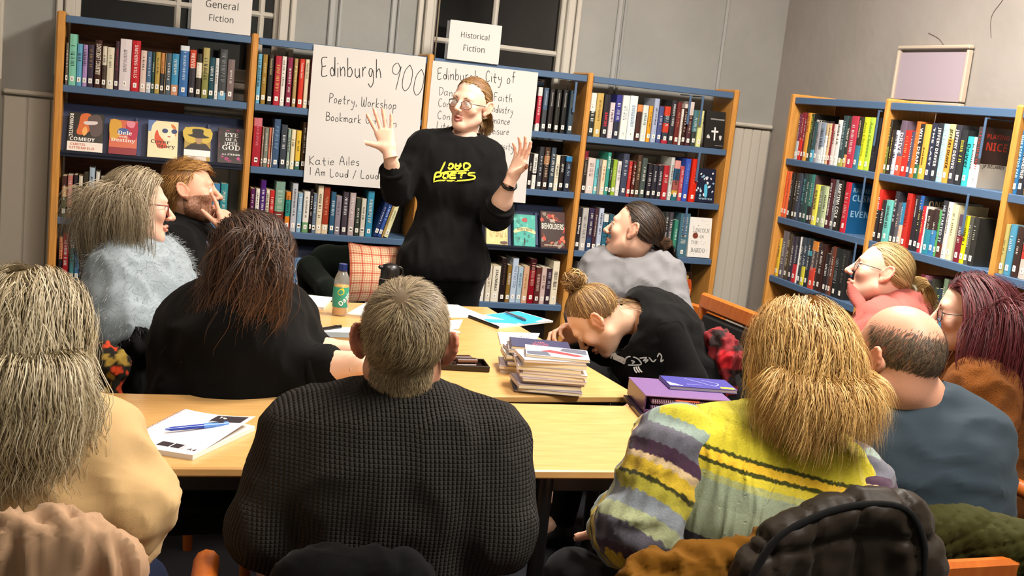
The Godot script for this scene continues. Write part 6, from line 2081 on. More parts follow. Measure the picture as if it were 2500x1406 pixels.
# a hand: xf at the wrist, y along the fingers, z out of the back of the hand, x to the thumb side; bend per finger, index first
func hand_mesh(g: G, xf: Transform3D, bend: Array, spread: float, thumb: Vector3, skin: Color, sc := 1.0, cell := 0.0033):
	var s := Sdf.new(Vector3(-0.085, -0.03, -0.1), Vector3(0.085, 0.2, 0.05), cell)
	var Z := Vector3(0, 0, 1)
	s.cap(Vector3(0, -0.065, 0), Vector3(0, 0.012, 0), 0.0315, 0.0265, 0.01, Z, 0.86)
	s.cap(Vector3(0.012, 0.02, 0), Vector3(0.027, 0.082, 0), 0.018, 0.0145, 0.016, Z, 0.8)
	s.cap(Vector3(0.003, 0.02, 0), Vector3(0.009, 0.086, 0), 0.018, 0.0145, 0.014, Z, 0.8)
	s.cap(Vector3(-0.006, 0.02, 0), Vector3(-0.01, 0.084, 0), 0.018, 0.014, 0.014, Z, 0.8)
	s.cap(Vector3(-0.014, 0.02, 0), Vector3(-0.027, 0.076, 0), 0.018, 0.013, 0.014, Z, 0.8)
	var ln := [[0.042, 0.026, 0.02], [0.046, 0.03, 0.021], [0.043, 0.028, 0.02], [0.033, 0.021, 0.018]]
	for k in 4:
		var p := Vector3(0.028 - k * 0.0185, [0.082, 0.087, 0.084, 0.074][k], 0.001)
		var side := (1.5 - k) * spread
		var a := 0.0
		for m in 3:
			a += float(bend[k]) * [0.9, 1.0, 0.7][m]
			var d := Vector3(sin(side) * cos(a), cos(a) * cos(side), -sin(a))
			var q: Vector3 = p + d * ln[k][m]
			s.cap(p, q, [0.0092, 0.0083, 0.0076][m] * [1.0, 1.0, 0.97, 0.86][k], [0.0084, 0.0077, 0.0064][m] * [1.0, 1.0, 0.97, 0.86][k], 0.0035)
			p = q
	var t0 := Vector3(0.018, 0.022, -0.006)
	var td := thumb.normalized()
	var t1 := t0 + (td + Vector3(0.1, 0.1, 0)).normalized() * 0.046
	var t2 := t1 + td * 0.034
	var t3 := t2 + (td + Vector3(0.02, 0.14, 0.02)).normalized() * 0.026
	s.cap(t0, t1, 0.0165, 0.0115, 0.014)
	s.cap(t1, t2, 0.0108, 0.0095, 0.004)
	s.cap(t2, t3, 0.0096, 0.0072, 0.004)
	var k0 := g.v.size()
	s.mesh(g, Transform3D(Basis().scaled(Vector3(sc, sc, sc))))
	for k in range(k0, g.v.size()):
		var p := g.v[k]
		g.c[k] = skin.lerp(skin * Color(1.0, 0.72, 0.66), clampf((p.y / sc - 0.08) * 8.0, 0.1, 0.7))
		g.v[k] = xf * p
		g.n[k] = (xf.basis * g.n[k]).normalized()
	if xf.basis.determinant() < 0:
		for k in range(k0, g.v.size()):
			pass
func hand_at(g: G, j: Dictionary, side: String, dir: Vector3, back: Vector3, bend: Array, spread: float, thumb: Vector3, skin: Color, sc := 1.0, cell := 0.0033):
	var y := dir.normalized()
	var z := (back - y * back.dot(y)).normalized()
	var x := y.cross(z)
	if side == "l":
		x = -x
	var b := Basis(x, y, z)
	var i0 := g.i.size()
	hand_mesh(g, Transform3D(b, j["w" + side]), bend, spread, thumb, skin, sc, cell)
	if b.determinant() < 0:
		for k in range(i0, g.i.size(), 3):
			var t := g.i[k]
			g.i[k] = g.i[k + 1]
			g.i[k + 1] = t
# ---------------------------------------------------------------- hair: many fine ribbons that follow the head
class Hair:
	var g := G.new()
	var r := RandomNumberGenerator.new()
	var noise := FastNoiseLite.new()
	var balls: Array = []      # what the strands slide over: [centre, basis, radii]
	var cols: Array = []
	var width := 0.0016
	func push(p: Vector3, lift: float) -> Vector3:
		for q0 in balls.size():
			var b: Array = balls[q0]
			var l: Vector3 = (b[1] as Basis).transposed() * (p - b[0])
			var rr: Vector3 = b[2] + Vector3(lift, lift, lift) * (1.0 if q0 == 0 else 0.5)
			var q := l / rr
			var d := q.length()
			if d < 1.0 and d > 1e-4:
				p = b[0] + (b[1] as Basis) * (q / d * rr)
		return p
	func strand(p: PackedVector3Array, out: Vector3, w: float, c: Color, c2: Color):
		var m := p.size()
		if m < 3:
			return
		var k := g.v.size()
		for j in m:
			var d := (p[mini(j + 1, m - 1)] - p[maxi(j - 1, 0)])
			var cc: Vector3 = balls[0][0]
			var nn := (p[j] - cc).normalized() * 0.7 + out * 0.3
			var s := nn.cross(d).normalized()
			nn = d.cross(s).normalized()
			if nn.dot(p[j] - cc) < 0:
				nn = -nn
			var t := float(j) / (m - 1)
			var ww := w * (1.0 - 0.75 * t * t) * 0.5
			g.v.append(p[j] - s * ww)
			g.v.append(p[j] + s * ww)
			g.n.append((nn - s * 0.5).normalized())
			g.n.append((nn + s * 0.5).normalized())
			var q := c.lerp(c2, t)
			g.c.append(q)
			g.c.append(q)
			g.u.append(Vector2.ZERO)
			g.u.append(Vector2.ZERO)
		for j in m - 1:
			var a := k + j * 2
			g.i.append_array(PackedInt32Array([a, a + 1, a + 2, a + 1, a + 3, a + 2]))
	func shade(p: Vector3) -> Color:
		var t := clampf(0.5 + noise.get_noise_3dv(p * 55.0) * 0.55 + r.randf_range(-0.28, 0.28), 0.0, 0.999) * (cols.size() - 1)
		var k := int(t)
		return (cols[k] as Color).lerp(cols[k + 1], t - k)
# hair roots: unit direction in head axes, above the hairline
func scalp(r: RandomNumberGenerator, top: float, back: float, side: float) -> Vector3:
	for n in 60:
		var d := Vector3(r.randfn(), r.randfn(), r.randfn()).normalized()
		var t := (d.z + 1.0) * 0.5
		var lim := lerpf(back, top, smoothstep(0.3, 0.86, t)) + side * absf(d.x) * (1.0 - absf(d.z))
		if d.y > lim:
			return d
	return Vector3(0, 1, 0)
const SKULL := Vector3(0.0755, 0.088, 0.0945)
# the cap of hair under the strands
func hair_cap(h: Hair, xf: Transform3D, top: float, back: float, side: float, lift: float, col: Color):
	var k := h.g.v.size()
	var cc := Vector3(0, 0.03, -0.012)
	for j in 29:
		var a := PI * j / 28
		for s in 41:
			var w := TAU * s / 40
			var d := Vector3(sin(w) * sin(a), cos(a), cos(w) * sin(a))
			var t := (d.z + 1.0) * 0.5
			var lim := lerpf(back, top, smoothstep(0.3, 0.86, t)) + side * absf(d.x) * (1.0 - absf(d.z))
			var e := smoothstep(lim - 0.16, lim + 0.22, d.y)
			var p := cc + d * (SKULL * lerpf(0.9, 1.0, e) + Vector3(lift, lift, lift) * e)
			h.g.v.append(xf * p)
			h.g.n.append(xf.basis * (d / SKULL).normalized())
			h.g.c.append(col)
			h.g.u.append(Vector2.ZERO)
	for j in 28:
		for s in 40:
			var a := k + j * 41 + s
			h.g.i.append_array(PackedInt32Array([a, a + 1, a + 41, a + 1, a + 42, a + 41]))
func new_hair(xf: Transform3D, cols: Array, seed_: int, width := 0.0016) -> Hair:
	var h := Hair.new()
	h.r.seed = seed_
	h.noise.seed = seed_
	h.noise.frequency = 1.0
	h.width = width
	for c in cols:
		h.cols.append(lin(c))
	var sc := xf.basis.x.length()
	var ob := xf.basis.orthonormalized()
	h.balls = [[xf * Vector3(0, 0.03, -0.012), ob, SKULL * sc], [xf * Vector3(0, -0.03, 0.018), ob, Vector3(0.062, 0.08, 0.058) * sc], [xf * Vector3(0, -0.13, -0.03), ob, Vector3(0.055, 0.08, 0.055) * sc]]
	return h
# loose hair: q gives n, len, part (x of the parting), top/back/side hairline, thick, wave, curl, side flow, back flow, spread, frizz
func loose_hair(h: Hair, xf: Transform3D, q: Dictionary):
	var cc := Vector3(0, 0.03, -0.012)
	var n: int = q.n
	var steps: int = q.get("steps", 9)
	var base: float = q.len
	var step := base / steps
	var down := Vector3.DOWN
	var cen := xf * cc
	for k in n:
		var d := scalp(h.r, q.get("top", 0.62), q.get("back", -0.5), q.get("side", -0.1))
		var lift := h.r.randf() * float(q.get("thick", 0.012))
		var p := xf * (cc + d * (SKULL + Vector3(0.003, 0.003, 0.003)))
		var lock := h.noise.get_noise_3dv(d * 2.6)
		var lock2 := h.noise.get_noise_3dv(d * 2.6 + Vector3(9, 3, 1))
		var sx := 1.0 if d.x > float(q.get("part", 0.0)) else -1.0
		var nn := xf.basis * d
		var fr0 := smoothstep(-0.25, 0.5, d.z)
		var v := xf.basis * Vector3(lerpf(d.x * 0.5 + lock2 * 0.4, sx * float(q.get("flow", 0.7)), fr0), 0.12 * fr0, float(q.get("sweep", -0.35)) + lock * 0.25)
		v = (v - nn * v.dot(nn) * 0.85).normalized()
		var pts := PackedVector3Array([p])
		var wave: float = q.get("wave", 0.0)
		var fr: float = q.get("freq", 30.0)
		var ph := lock * 6.0 + h.r.randf() * 0.6
		var l := step * h.r.randf_range(0.78, 1.08)
		var out := (nn - Vector3(0, nn.y, 0)).normalized()
		for m in steps:
			var t := float(m) / steps
			var pull := lerpf(0.25, 0.8, minf(t * 2.2, 1.0)) * float(q.get("fall", 1.0))
			v = (v * (1.0 - pull * 0.5) + down * pull * 0.5 + out * float(q.get("spread", 0.0)) * t).normalized()
			if q.has("tuck"):
				var ofs := p - cen
				v = (v - Vector3(ofs.x, 0, ofs.z) * float(q.tuck) * t + (q.get("drift", Vector3.ZERO) as Vector3) * t).normalized()
			var side := v.cross(nn)
			var wv := (side * sin(fr * l * m + ph) + nn * cos(fr * l * m * 0.9 + ph * 1.7)) * wave * (0.3 + t)
			var fz := Vector3(h.r.randf() - 0.5, h.r.randf() - 0.5, h.r.randf() - 0.5) * float(q.get("frizz", 0.0))
			p += (v + wv + fz).normalized() * l
			p += (xf.basis * Vector3(lock2, 0, lock)) * float(q.get("clump", 0.0)) * t
			p = h.push(p, lift)
			if q.has("face") and (xf.affine_inverse() * p).z > float(q.face):
				var e := xf.affine_inverse() * p
				e.z = float(q.face)
				e.x += signf(e.x) * 0.002
				p = xf * e
			pts.append(p)
		var c := h.shade(d)
		h.strand(pts, nn, h.width * h.r.randf_range(0.7, 1.4), c, c * float(q.get("tip", 1.0)))
# hair combed over the head to a tie at local point tie
func tied_hair(h: Hair, xf: Transform3D, n: int, tie: Vector3, hl: Array, thick := 0.004, loose := 0.0):
	var cc := Vector3(0, 0.03, -0.012)
	for k in n:
		var d := scalp(h.r, hl[0], hl[1], hl[2])
		var p := cc + d * (SKULL + Vector3(0.002, 0.002, 0.002))
		var pts := PackedVector3Array([xf * p])
		var lift := h.r.randf() * thick
		var far := (tie - p).length()
		var steps := 9
		var td := (tie - cc).normalized()
		var ax := d.cross(td)
		var an := d.angle_to(td)
		if ax.length() < 1e-3:
			continue
		ax = ax.normalized()
		var wob := h.noise.get_noise_3dv(d * 4.0) * loose
		for m in range(1, steps + 1):
			var t := float(m) / steps
			var e := d.rotated(ax, an * t * 0.97)
			e = e.rotated(td, wob * sin(t * PI))
			var rad := SKULL + Vector3(1, 1, 1) * (0.002 + lift * sin(t * PI * 0.9 + 0.2))
			var pp := cc + e * rad
			if t > 0.8:
				pp = pp.lerp(tie, (t - 0.8) * 4.6)
			pts.append(xf * pp)
		var c := h.shade(d * 1.7)
		h.strand(pts, xf.basis * d, h.width * h.r.randf_range(0.7, 1.3), c, c)
# a tail of hair from point a along spline points
func tail(h: Hair, path: Array, rad: Array, n: int, wave := 0.0, frizz := 0.0):
	var sp := spline(path, 4)
	var m := sp.size()
	for k in n:
		var w := h.r.randf() * TAU
		var rr := sqrt(h.r.randf())
		var pts := PackedVector3Array()
		var ph := h.r.randf() * 0.8 + floorf(w * 1.6) * 1.3
		var stop := int(m * h.r.randf_range(0.75, 1.0))
		for j in stop:
			var t := float(j) / (m - 1)
			var d := (sp[mini(j + 1, m - 1)] - sp[maxi(j - 1, 0)]).normalized()
			var a := d.cross(Vector3(0.2, 0.3, 0.93)).normalized()
			var b := d.cross(a)
			var ri: float = lerpf(rad[int(t * (rad.size() - 1))], rad[mini(int(t * (rad.size() - 1)) + 1, rad.size() - 1)], fmod(t * (rad.size() - 1), 1.0))
			var q := sp[j] + (a * cos(w) + b * sin(w)) * ri * rr + a * sin(t * 16.0 + ph) * wave * t + b * cos(t * 14.0 + ph) * wave * t
			q += Vector3(h.r.randf() - 0.5, h.r.randf() - 0.5, h.r.randf() - 0.5) * frizz * t
			pts.append(q)
		var d2: Vector3 = (sp[1] - sp[0]).normalized()
		var a2 := d2.cross(Vector3(0.2, 0.3, 0.93)).normalized()
		var c := h.shade(Vector3(cos(w), sin(w), rr) * 0.6)
		h.strand(pts, a2 * cos(w) + d2.cross(a2) * sin(w), h.width * h.r.randf_range(0.8, 1.5), c, c * 1.1)
# short hair lying along the head: dirf gives the lie of the hair at a head direction
func short_hair(h: Hair, xf: Transform3D, n: int, length: float, lift: float, hl: Array, dirf: Callable, mask = null):
	var cc := Vector3(0, 0.03, -0.012)
	for k in n / 5:
		var x := h.r.randf_range(-1, 1)
		var p := Vector3(x * 0.056, h.r.randf_range(-0.015, -0.078 + absf(x) * 0.02), 0)
		p.z = -0.02 - sqrt(maxf(0.0, 1.0 - x * x * 0.9)) * lerpf(0.066, 0.053, clampf((-0.015 - p.y) / 0.06, 0, 1))
		var pts := PackedVector3Array()
		var f := Vector3(x * 0.25 + h.r.randf_range(-0.2, 0.2), -1, -0.08).normalized()
		for m in 4:
			pts.append(xf * p)
			p += f * length * 0.13 + Vector3(0, 0, -0.0005)
		var c := h.shade(Vector3(x, p.y * 9.0, 1))
		h.strand(pts, xf.basis * Vector3(x * 0.5, 0, -1), h.width, c, c)
	for k in n:
		var d := scalp(h.r, hl[0], hl[1], hl[2])
		var dens := 1.0
		if mask != null:
			dens = mask.call(d)
			if h.r.randf() > dens:
				continue
		var nn := (d / SKULL).normalized()
		var f: Vector3 = dirf.call(d)
		var lock := h.noise.get_noise_3dv(d * 5.0)
		f = f.rotated(nn, lock * 0.9 + h.r.randf_range(-0.25, 0.25))
		f = (f - nn * f.dot(nn)).normalized()
		var p := cc + d * (SKULL * 0.995)
		var pts := PackedVector3Array([xf * p])
		var l := length * h.r.randf_range(0.6, 1.15) * clampf(dens + 0.2, 0.3, 1.0) / 5.0
		var up := lift * h.r.randf_range(0.4, 1.3) * (1.0 + lock * 0.5)
		for m in 5:
			var t := m / 5.0
			p += (f + nn * up * (1.2 - t * 1.9)).normalized() * l
			var e := (p - cc) / SKULL
			if e.length() < 1.005:
				p = cc + e.normalized() * SKULL * 1.005
			pts.append(xf * p)
		var c := h.shade(d * 1.5)
		h.strand(pts, xf.basis * nn, h.width * h.r.randf_range(0.7, 1.3), c, c * 1.12)
func done_hair(t: Node3D, h: Hair, label := ""):
	var m := vcol("hair", 0.5, 0.35)
	m.rim_enabled = false
	var o := put("hair", h.g, m, t)
	if label != "":
		o.set_meta("label", label)
	return o
func cloth(key: String, col: Color, rough := 0.9, bump := 0.0, freq := 0.3, scale := 6.0) -> StandardMaterial3D:
	if mats.has(key):
		return mats[key]
	var m := mat(key, col, rough)
	m.rim_enabled = true
	m.rim = 0.25
	m.metallic_specular = 0.25
	if bump > 0.0:
		m.heightmap_enabled = true
		m.heightmap_texture = noise_tex(int(freq * 1000), freq, [], 2, 256)
		m.heightmap_scale = bump
		m.uv1_triplanar = true
		m.uv1_scale = Vector3(scale, scale, scale)
	return m
# seated legs from the pelvis, if the photo hides them: knees ahead along kf
func sit(j: Dictionary, kf: Vector3, seat := 0.47):
	j.pv = Vector3(j.pv.x, 0.56, j.pv.z)
	seat_at.append([j.pv - kf.normalized() * 0.02, kf])
	var x := Vector3.UP.cross(kf).normalized()   # to the sitter's left when kf is forward
	j.hl = j.pv + x * 0.085 - Vector3(0, 0.03, 0)
	j.hr = j.pv - x * 0.085 - Vector3(0, 0.03, 0)
	for s in ["l", "r"]:
		var q := 1.0 if s == "l" else -1.0
		j["k" + s] = Vector3(j["h" + s].x, seat + 0.06, j["h" + s].z) + kf * 0.42 + x * q * 0.05
		j["a" + s] = Vector3(j["k" + s].x, 0.09, j["k" + s].z) + kf * 0.03
func skin_mat() -> StandardMaterial3D:
	if mats.has("skin"):
		return mats["skin"]
	var m := vcol("skin", 0.5, 0.4)
	m.subsurf_scatter_enabled = true
	m.subsurf_scatter_strength = 0.12
	m.heightmap_enabled = true
	m.heightmap_texture = noise_tex(77, 0.25, [], 2, 256)
	m.heightmap_scale = 0.025
	m.uv1_triplanar = true
	m.uv1_scale = Vector3(9, 9, 9)
	return m
# builds body, head and hands as one mesh; q: skeleton and looks
func person(label: String, j: Dictionary, hands: Array = [], cell := 0.004) -> Node3D:
	var pv: Vector3 = j.pv
	var t := thing("person", label, "person", Vector3(pv.x, 0.0, pv.z))
	j.t = t
	var xf := frame(j.fw, j.up, j.hd)
	xf.basis = xf.basis.scaled(Vector3.ONE * float(j.get("hs", 1.0)))
	j.xf = xf
	var g := G.new()
	var b := bounds(j, ["nk", "pv", "sl", "sr", "el", "er", "wl", "wr", "hl", "hr", "kl", "kr", "al", "ar"], 0.17)
	var s := Sdf.new(b[0], b[1], 0.016)
	torso(s, j, -0.008)
	for k in ["l", "r"]:
		arm(s, j, k, 0.0, 1.0, j.get("ar_" + k, 1.0))
		leg(s, j, k, -0.004)
		s.cap(j["a" + k], j["a" + k] - Vector3(0, 0.05, 0) + (j["k" + k] - j["h" + k]).normalized() * 0.14 * Vector3(1, 0, 1), 0.036, 0.03, 0.02)
	s.cap((j.nk as Vector3).lerp(j.hd, -0.3), (j.nk as Vector3).lerp(j.hd, 0.35), 0.048, 0.045, 0.04)
	g.col = j.skin
	s.mesh(g)
	head_mesh(g, xf, j, cell)
	for q in hands:
		hand_at(g, j, q[0], q[1], q[2], q[3], q[4], q[5], j.skin, 1.0, q[6] if q.size() > 6 else 0.0036)
	for k in g.v.size():
		g.v[k] -= t.position
	put("body", g, skin_mat(), t)
	return t
# a garment over the torso and arms: upto says how far down each forearm
func top_wear(t: Node3D, called: String, j: Dictionary, m: Material, o := 0.016, upto := [1.0, 1.0], cell := 0.012, fold = null, neck := 0.0, hem := -1.0, paintf = null, uvf = null, ak := 1.0) -> MeshInstance3D:
	var b := bounds(j, ["nk", "pv", "sl", "sr", "el", "er", "wl", "wr"], 0.2)
	var s := Sdf.new(b[0], b[1], cell)
	torso(s, j, o, j.get("tk", 0.07))
	for k in 2:
		if upto[k] >= 0.0:
			arm(s, j, ["l", "r"][k], o, upto[k], ak * j.get("ar_" + ["l", "r"][k], 1.0))
	if j.has("extra"):
		for e in j.extra:
			s.cap(e[0], e[1], e[2] + o, e[3] + o, e[4])
	var up := ((j.hd as Vector3) - (j.nk as Vector3)).normalized()
	if neck > 0.0:
		s.ell(j.nk + up * 0.04 + (j.tf as Vector3) * neck * 0.35, Basis(), Vector3(neck, neck, neck), 0.008, true)
	if hem >= 0.0:
		s.plane(Vector3(0, hem, 0), Vector3.DOWN, 0.01)
	var g := G.new()
	s.mesh(g)
	if fold != null:
		relief(g, fold)
	if paintf != null:
		paint(g, paintf)
	if uvf != null:
		for k in g.v.size():
			g.u[k] = uvf.call(g.v[k], g.n[k])
	j.field = s
	for k in g.v.size():
		g.v[k] -= t.position
	return put(called, g, m, t)
func trousers(t: Node3D, j: Dictionary, m: Material, cell := 0.016):
	var b := bounds(j, ["pv", "hl", "hr", "kl", "kr", "al", "ar"], 0.19)
	var s := Sdf.new(b[0], b[1], cell)
	var hp := ((j.hr as Vector3) - (j.hl as Vector3)).normalized()
	s.cap(j.pv - hp * 0.07, j.pv + hp * 0.07, 0.128, 0.128, 0.04)
	for k in ["l", "r"]:
		leg(s, j, k, 0.012)
	var g := G.new()
	s.mesh(g)
	for k in g.v.size():
		g.v[k] -= t.position
	put("trousers", g, m, t)
	for k in ["l", "r"]:
		var a: Vector3 = j["a" + k]
		var f := ((j["k" + k] - j["h" + k]) as Vector3) * Vector3(1, 0, 1)
		if f.length() < 0.1:
			f = j.tf * Vector3(1, 0, 1)
		f = f.normalized()
		var q := Sdf.new(a - Vector3(0.3, 0.1, 0.3), a + Vector3(0.3, 0.08, 0.3), 0.012)
		q.cap(a + Vector3(0, -0.01, 0), a + Vector3(0, -0.05, 0) - f * 0.02, 0.045, 0.042, 0.02)
		q.cap(a + Vector3(0, -0.048, 0), a + Vector3(0, -0.06, 0) + f * 0.16, 0.042, 0.032, 0.03)
		q.plane(Vector3(0, 0.004, 0), Vector3.DOWN, 0.004)
		g = G.new()
		q.mesh(g)
		for e in g.v.size():
			g.v[e] -= t.position
		put("shoe", g, mat("shoe_dark", Color(0.05, 0.05, 0.06), 0.5), t)
func off_xf(t: Node3D, xf: Transform3D) -> Transform3D:
	return Transform3D(xf.basis, xf.origin - t.position)
# raised print on a garment: from each 2D point march along dir to the cloth
func on_cloth(j: Dictionary, p: Vector3, dir: Vector3) -> Vector3:
	var s: Sdf = j.field
	for k in 240:
		var l := (p - s.lo) / s.cs
		var x := clampi(int(l.x), 0, s.nx - 2)
		var y := clampi(int(l.y), 0, s.ny - 2)
		var z := clampi(int(l.z), 0, s.nz - 2)
		var fx := clampf(l.x - x, 0, 1)
		var fy := clampf(l.y - y, 0, 1)
		var fz := clampf(l.z - z, 0, 1)
		var id := (z * s.ny + y) * s.nx + x
		var sl := s.nx * s.ny
		var a := lerpf(lerpf(s.f[id], s.f[id + 1], fx), lerpf(s.f[id + s.nx], s.f[id + s.nx + 1], fx), fy)
		var b := lerpf(lerpf(s.f[id + sl], s.f[id + sl + 1], fx), lerpf(s.f[id + sl + s.nx], s.f[id + sl + s.nx + 1], fx), fy)
		if lerpf(a, b, fz) < 0.0008:
			return p
		p += dir * 0.002
	return p
func ribbon_on(g: G, j: Dictionary, pts: PackedVector3Array, w: PackedFloat32Array, dir: Vector3, off: Vector3, lift := 0.0025):
	var k := g.v.size()
	var m := pts.size()
	for i in m:
		var d := (pts[mini(i + 1, m - 1)] - pts[maxi(i - 1, 0)]).normalized()
		var s := dir.cross(d).normalized() * w[mini(i, w.size() - 1)] * 0.5
		for q in [-1.0, 0.0, 1.0]:
			g.pt(on_cloth(j, pts[i] + s * q, dir) - dir * lift - off, -dir)
	for i in m - 1:
		for q in 2:
			var a: int = k + i * 3 + q
			g.i.append_array(PackedInt32Array([a, a + 3, a + 1, a + 1, a + 3, a + 4]))
func ring(g: G, c: Vector3, n: Vector3, r: float, w: float, flat := 1.0, fa := Vector3.ZERO):
	var a := n.cross(Vector3(0.3, 0.2, 0.9)).normalized()
	var b := n.cross(a)
	var p := PackedVector3Array()
	for k in 33:
		var t := TAU * k / 32
		var o := (a * cos(t) + b * sin(t)) * r
		if flat != 1.0:
			o -= fa * o.dot(fa) * (1.0 - flat)
		p.append(c + o)
	g.tube(p, PackedFloat32Array([w]), 8)
func folds(seed_: int, amp: float, sc: Vector3) -> Callable:
	var n := FastNoiseLite.new()
	n.seed = seed_
	n.frequency = 1.0
	n.fractal_octaves = 2
	return func(p: Vector3, _n: Vector3) -> float: return (0.35 - absf(n.get_noise_3dv(p * sc)) * 2.0) * amp
func waffle() -> ImageTexture:
	var im := Image.create(256, 256, false, Image.FORMAT_L8)
	var r := RandomNumberGenerator.new()
	r.seed = 3
	for y in 256:
		for x in 256:
			var fx := fmod(x / 32.0, 1.0)
			var fy := fmod(y / 28.444, 1.0)
			var rib := 1.0 - pow(absf(fx - 0.5) * 2.0, 2.0)
			var bar := 1.0 - pow(absf(fy - 0.5) * 2.0, 2.0)
			var h := rib * 0.75 + bar * 0.25 * (1.0 - rib * 0.5) + rib * sin(y * 0.9 + x * 0.5) * 0.06 + r.randf() * 0.05
			if bar < 0.4:
				h *= 0.45 + bar * 0.9 * rib
			im.set_pixel(x, y, Color(h, h, h))
	return ImageTexture.create_from_image(im)
func rib_tex() -> ImageTexture:
	var im := Image.create(256, 64, false, Image.FORMAT_L8)
	for x in 256:
		var h := 0.5 + 0.5 * cos(x / 16.0 * TAU)
		for y in 64:
			var e := clampf(h + sin(y * TAU / 8.0 + (x / 16) * 2.0) * 0.08, 0, 1)
			im.set_pixel(x, y, Color(e, e, e))
	return ImageTexture.create_from_image(im)
func stripes(bands: Array, seed_: int) -> ImageTexture:
	var im := Image.create(256, 1024, false, Image.FORMAT_RGB8)
	var n := FastNoiseLite.new()
	n.seed = seed_
	n.frequency = 0.08
	for x in 256:
		var rib := sin(x * TAU / 8.0) * 1.5
		for y in 1024:
			var v := (y + rib + n.get_noise_2d(x * 2.0, y * 0.6) * 7.0) / 1024.0
			var c := Color(bands[0][1])
			for k in bands.size():
				var e: float = bands[k][0]
				if v >= e:
					c = c.lerp(Color(bands[k][1]), smoothstep(e, e + 0.006, v))
			var s := 1.0 + n.get_noise_2d(x * 3.0 + 700, y * 3.0) * 0.16
			im.set_pixel(x, y, Color(c.r * s, c.g * s, c.b * s))
	return ImageTexture.create_from_image(im)
func people():
	speaker()
	grey_man()
	cream_woman()
	blond_person()
	bald_man()
	red_woman()
	pink_woman()
	bun_woman()
	sweatshirt_woman()
	bearded_man()
	fuzzy_woman()
	dark_woman()
	hidden_person()
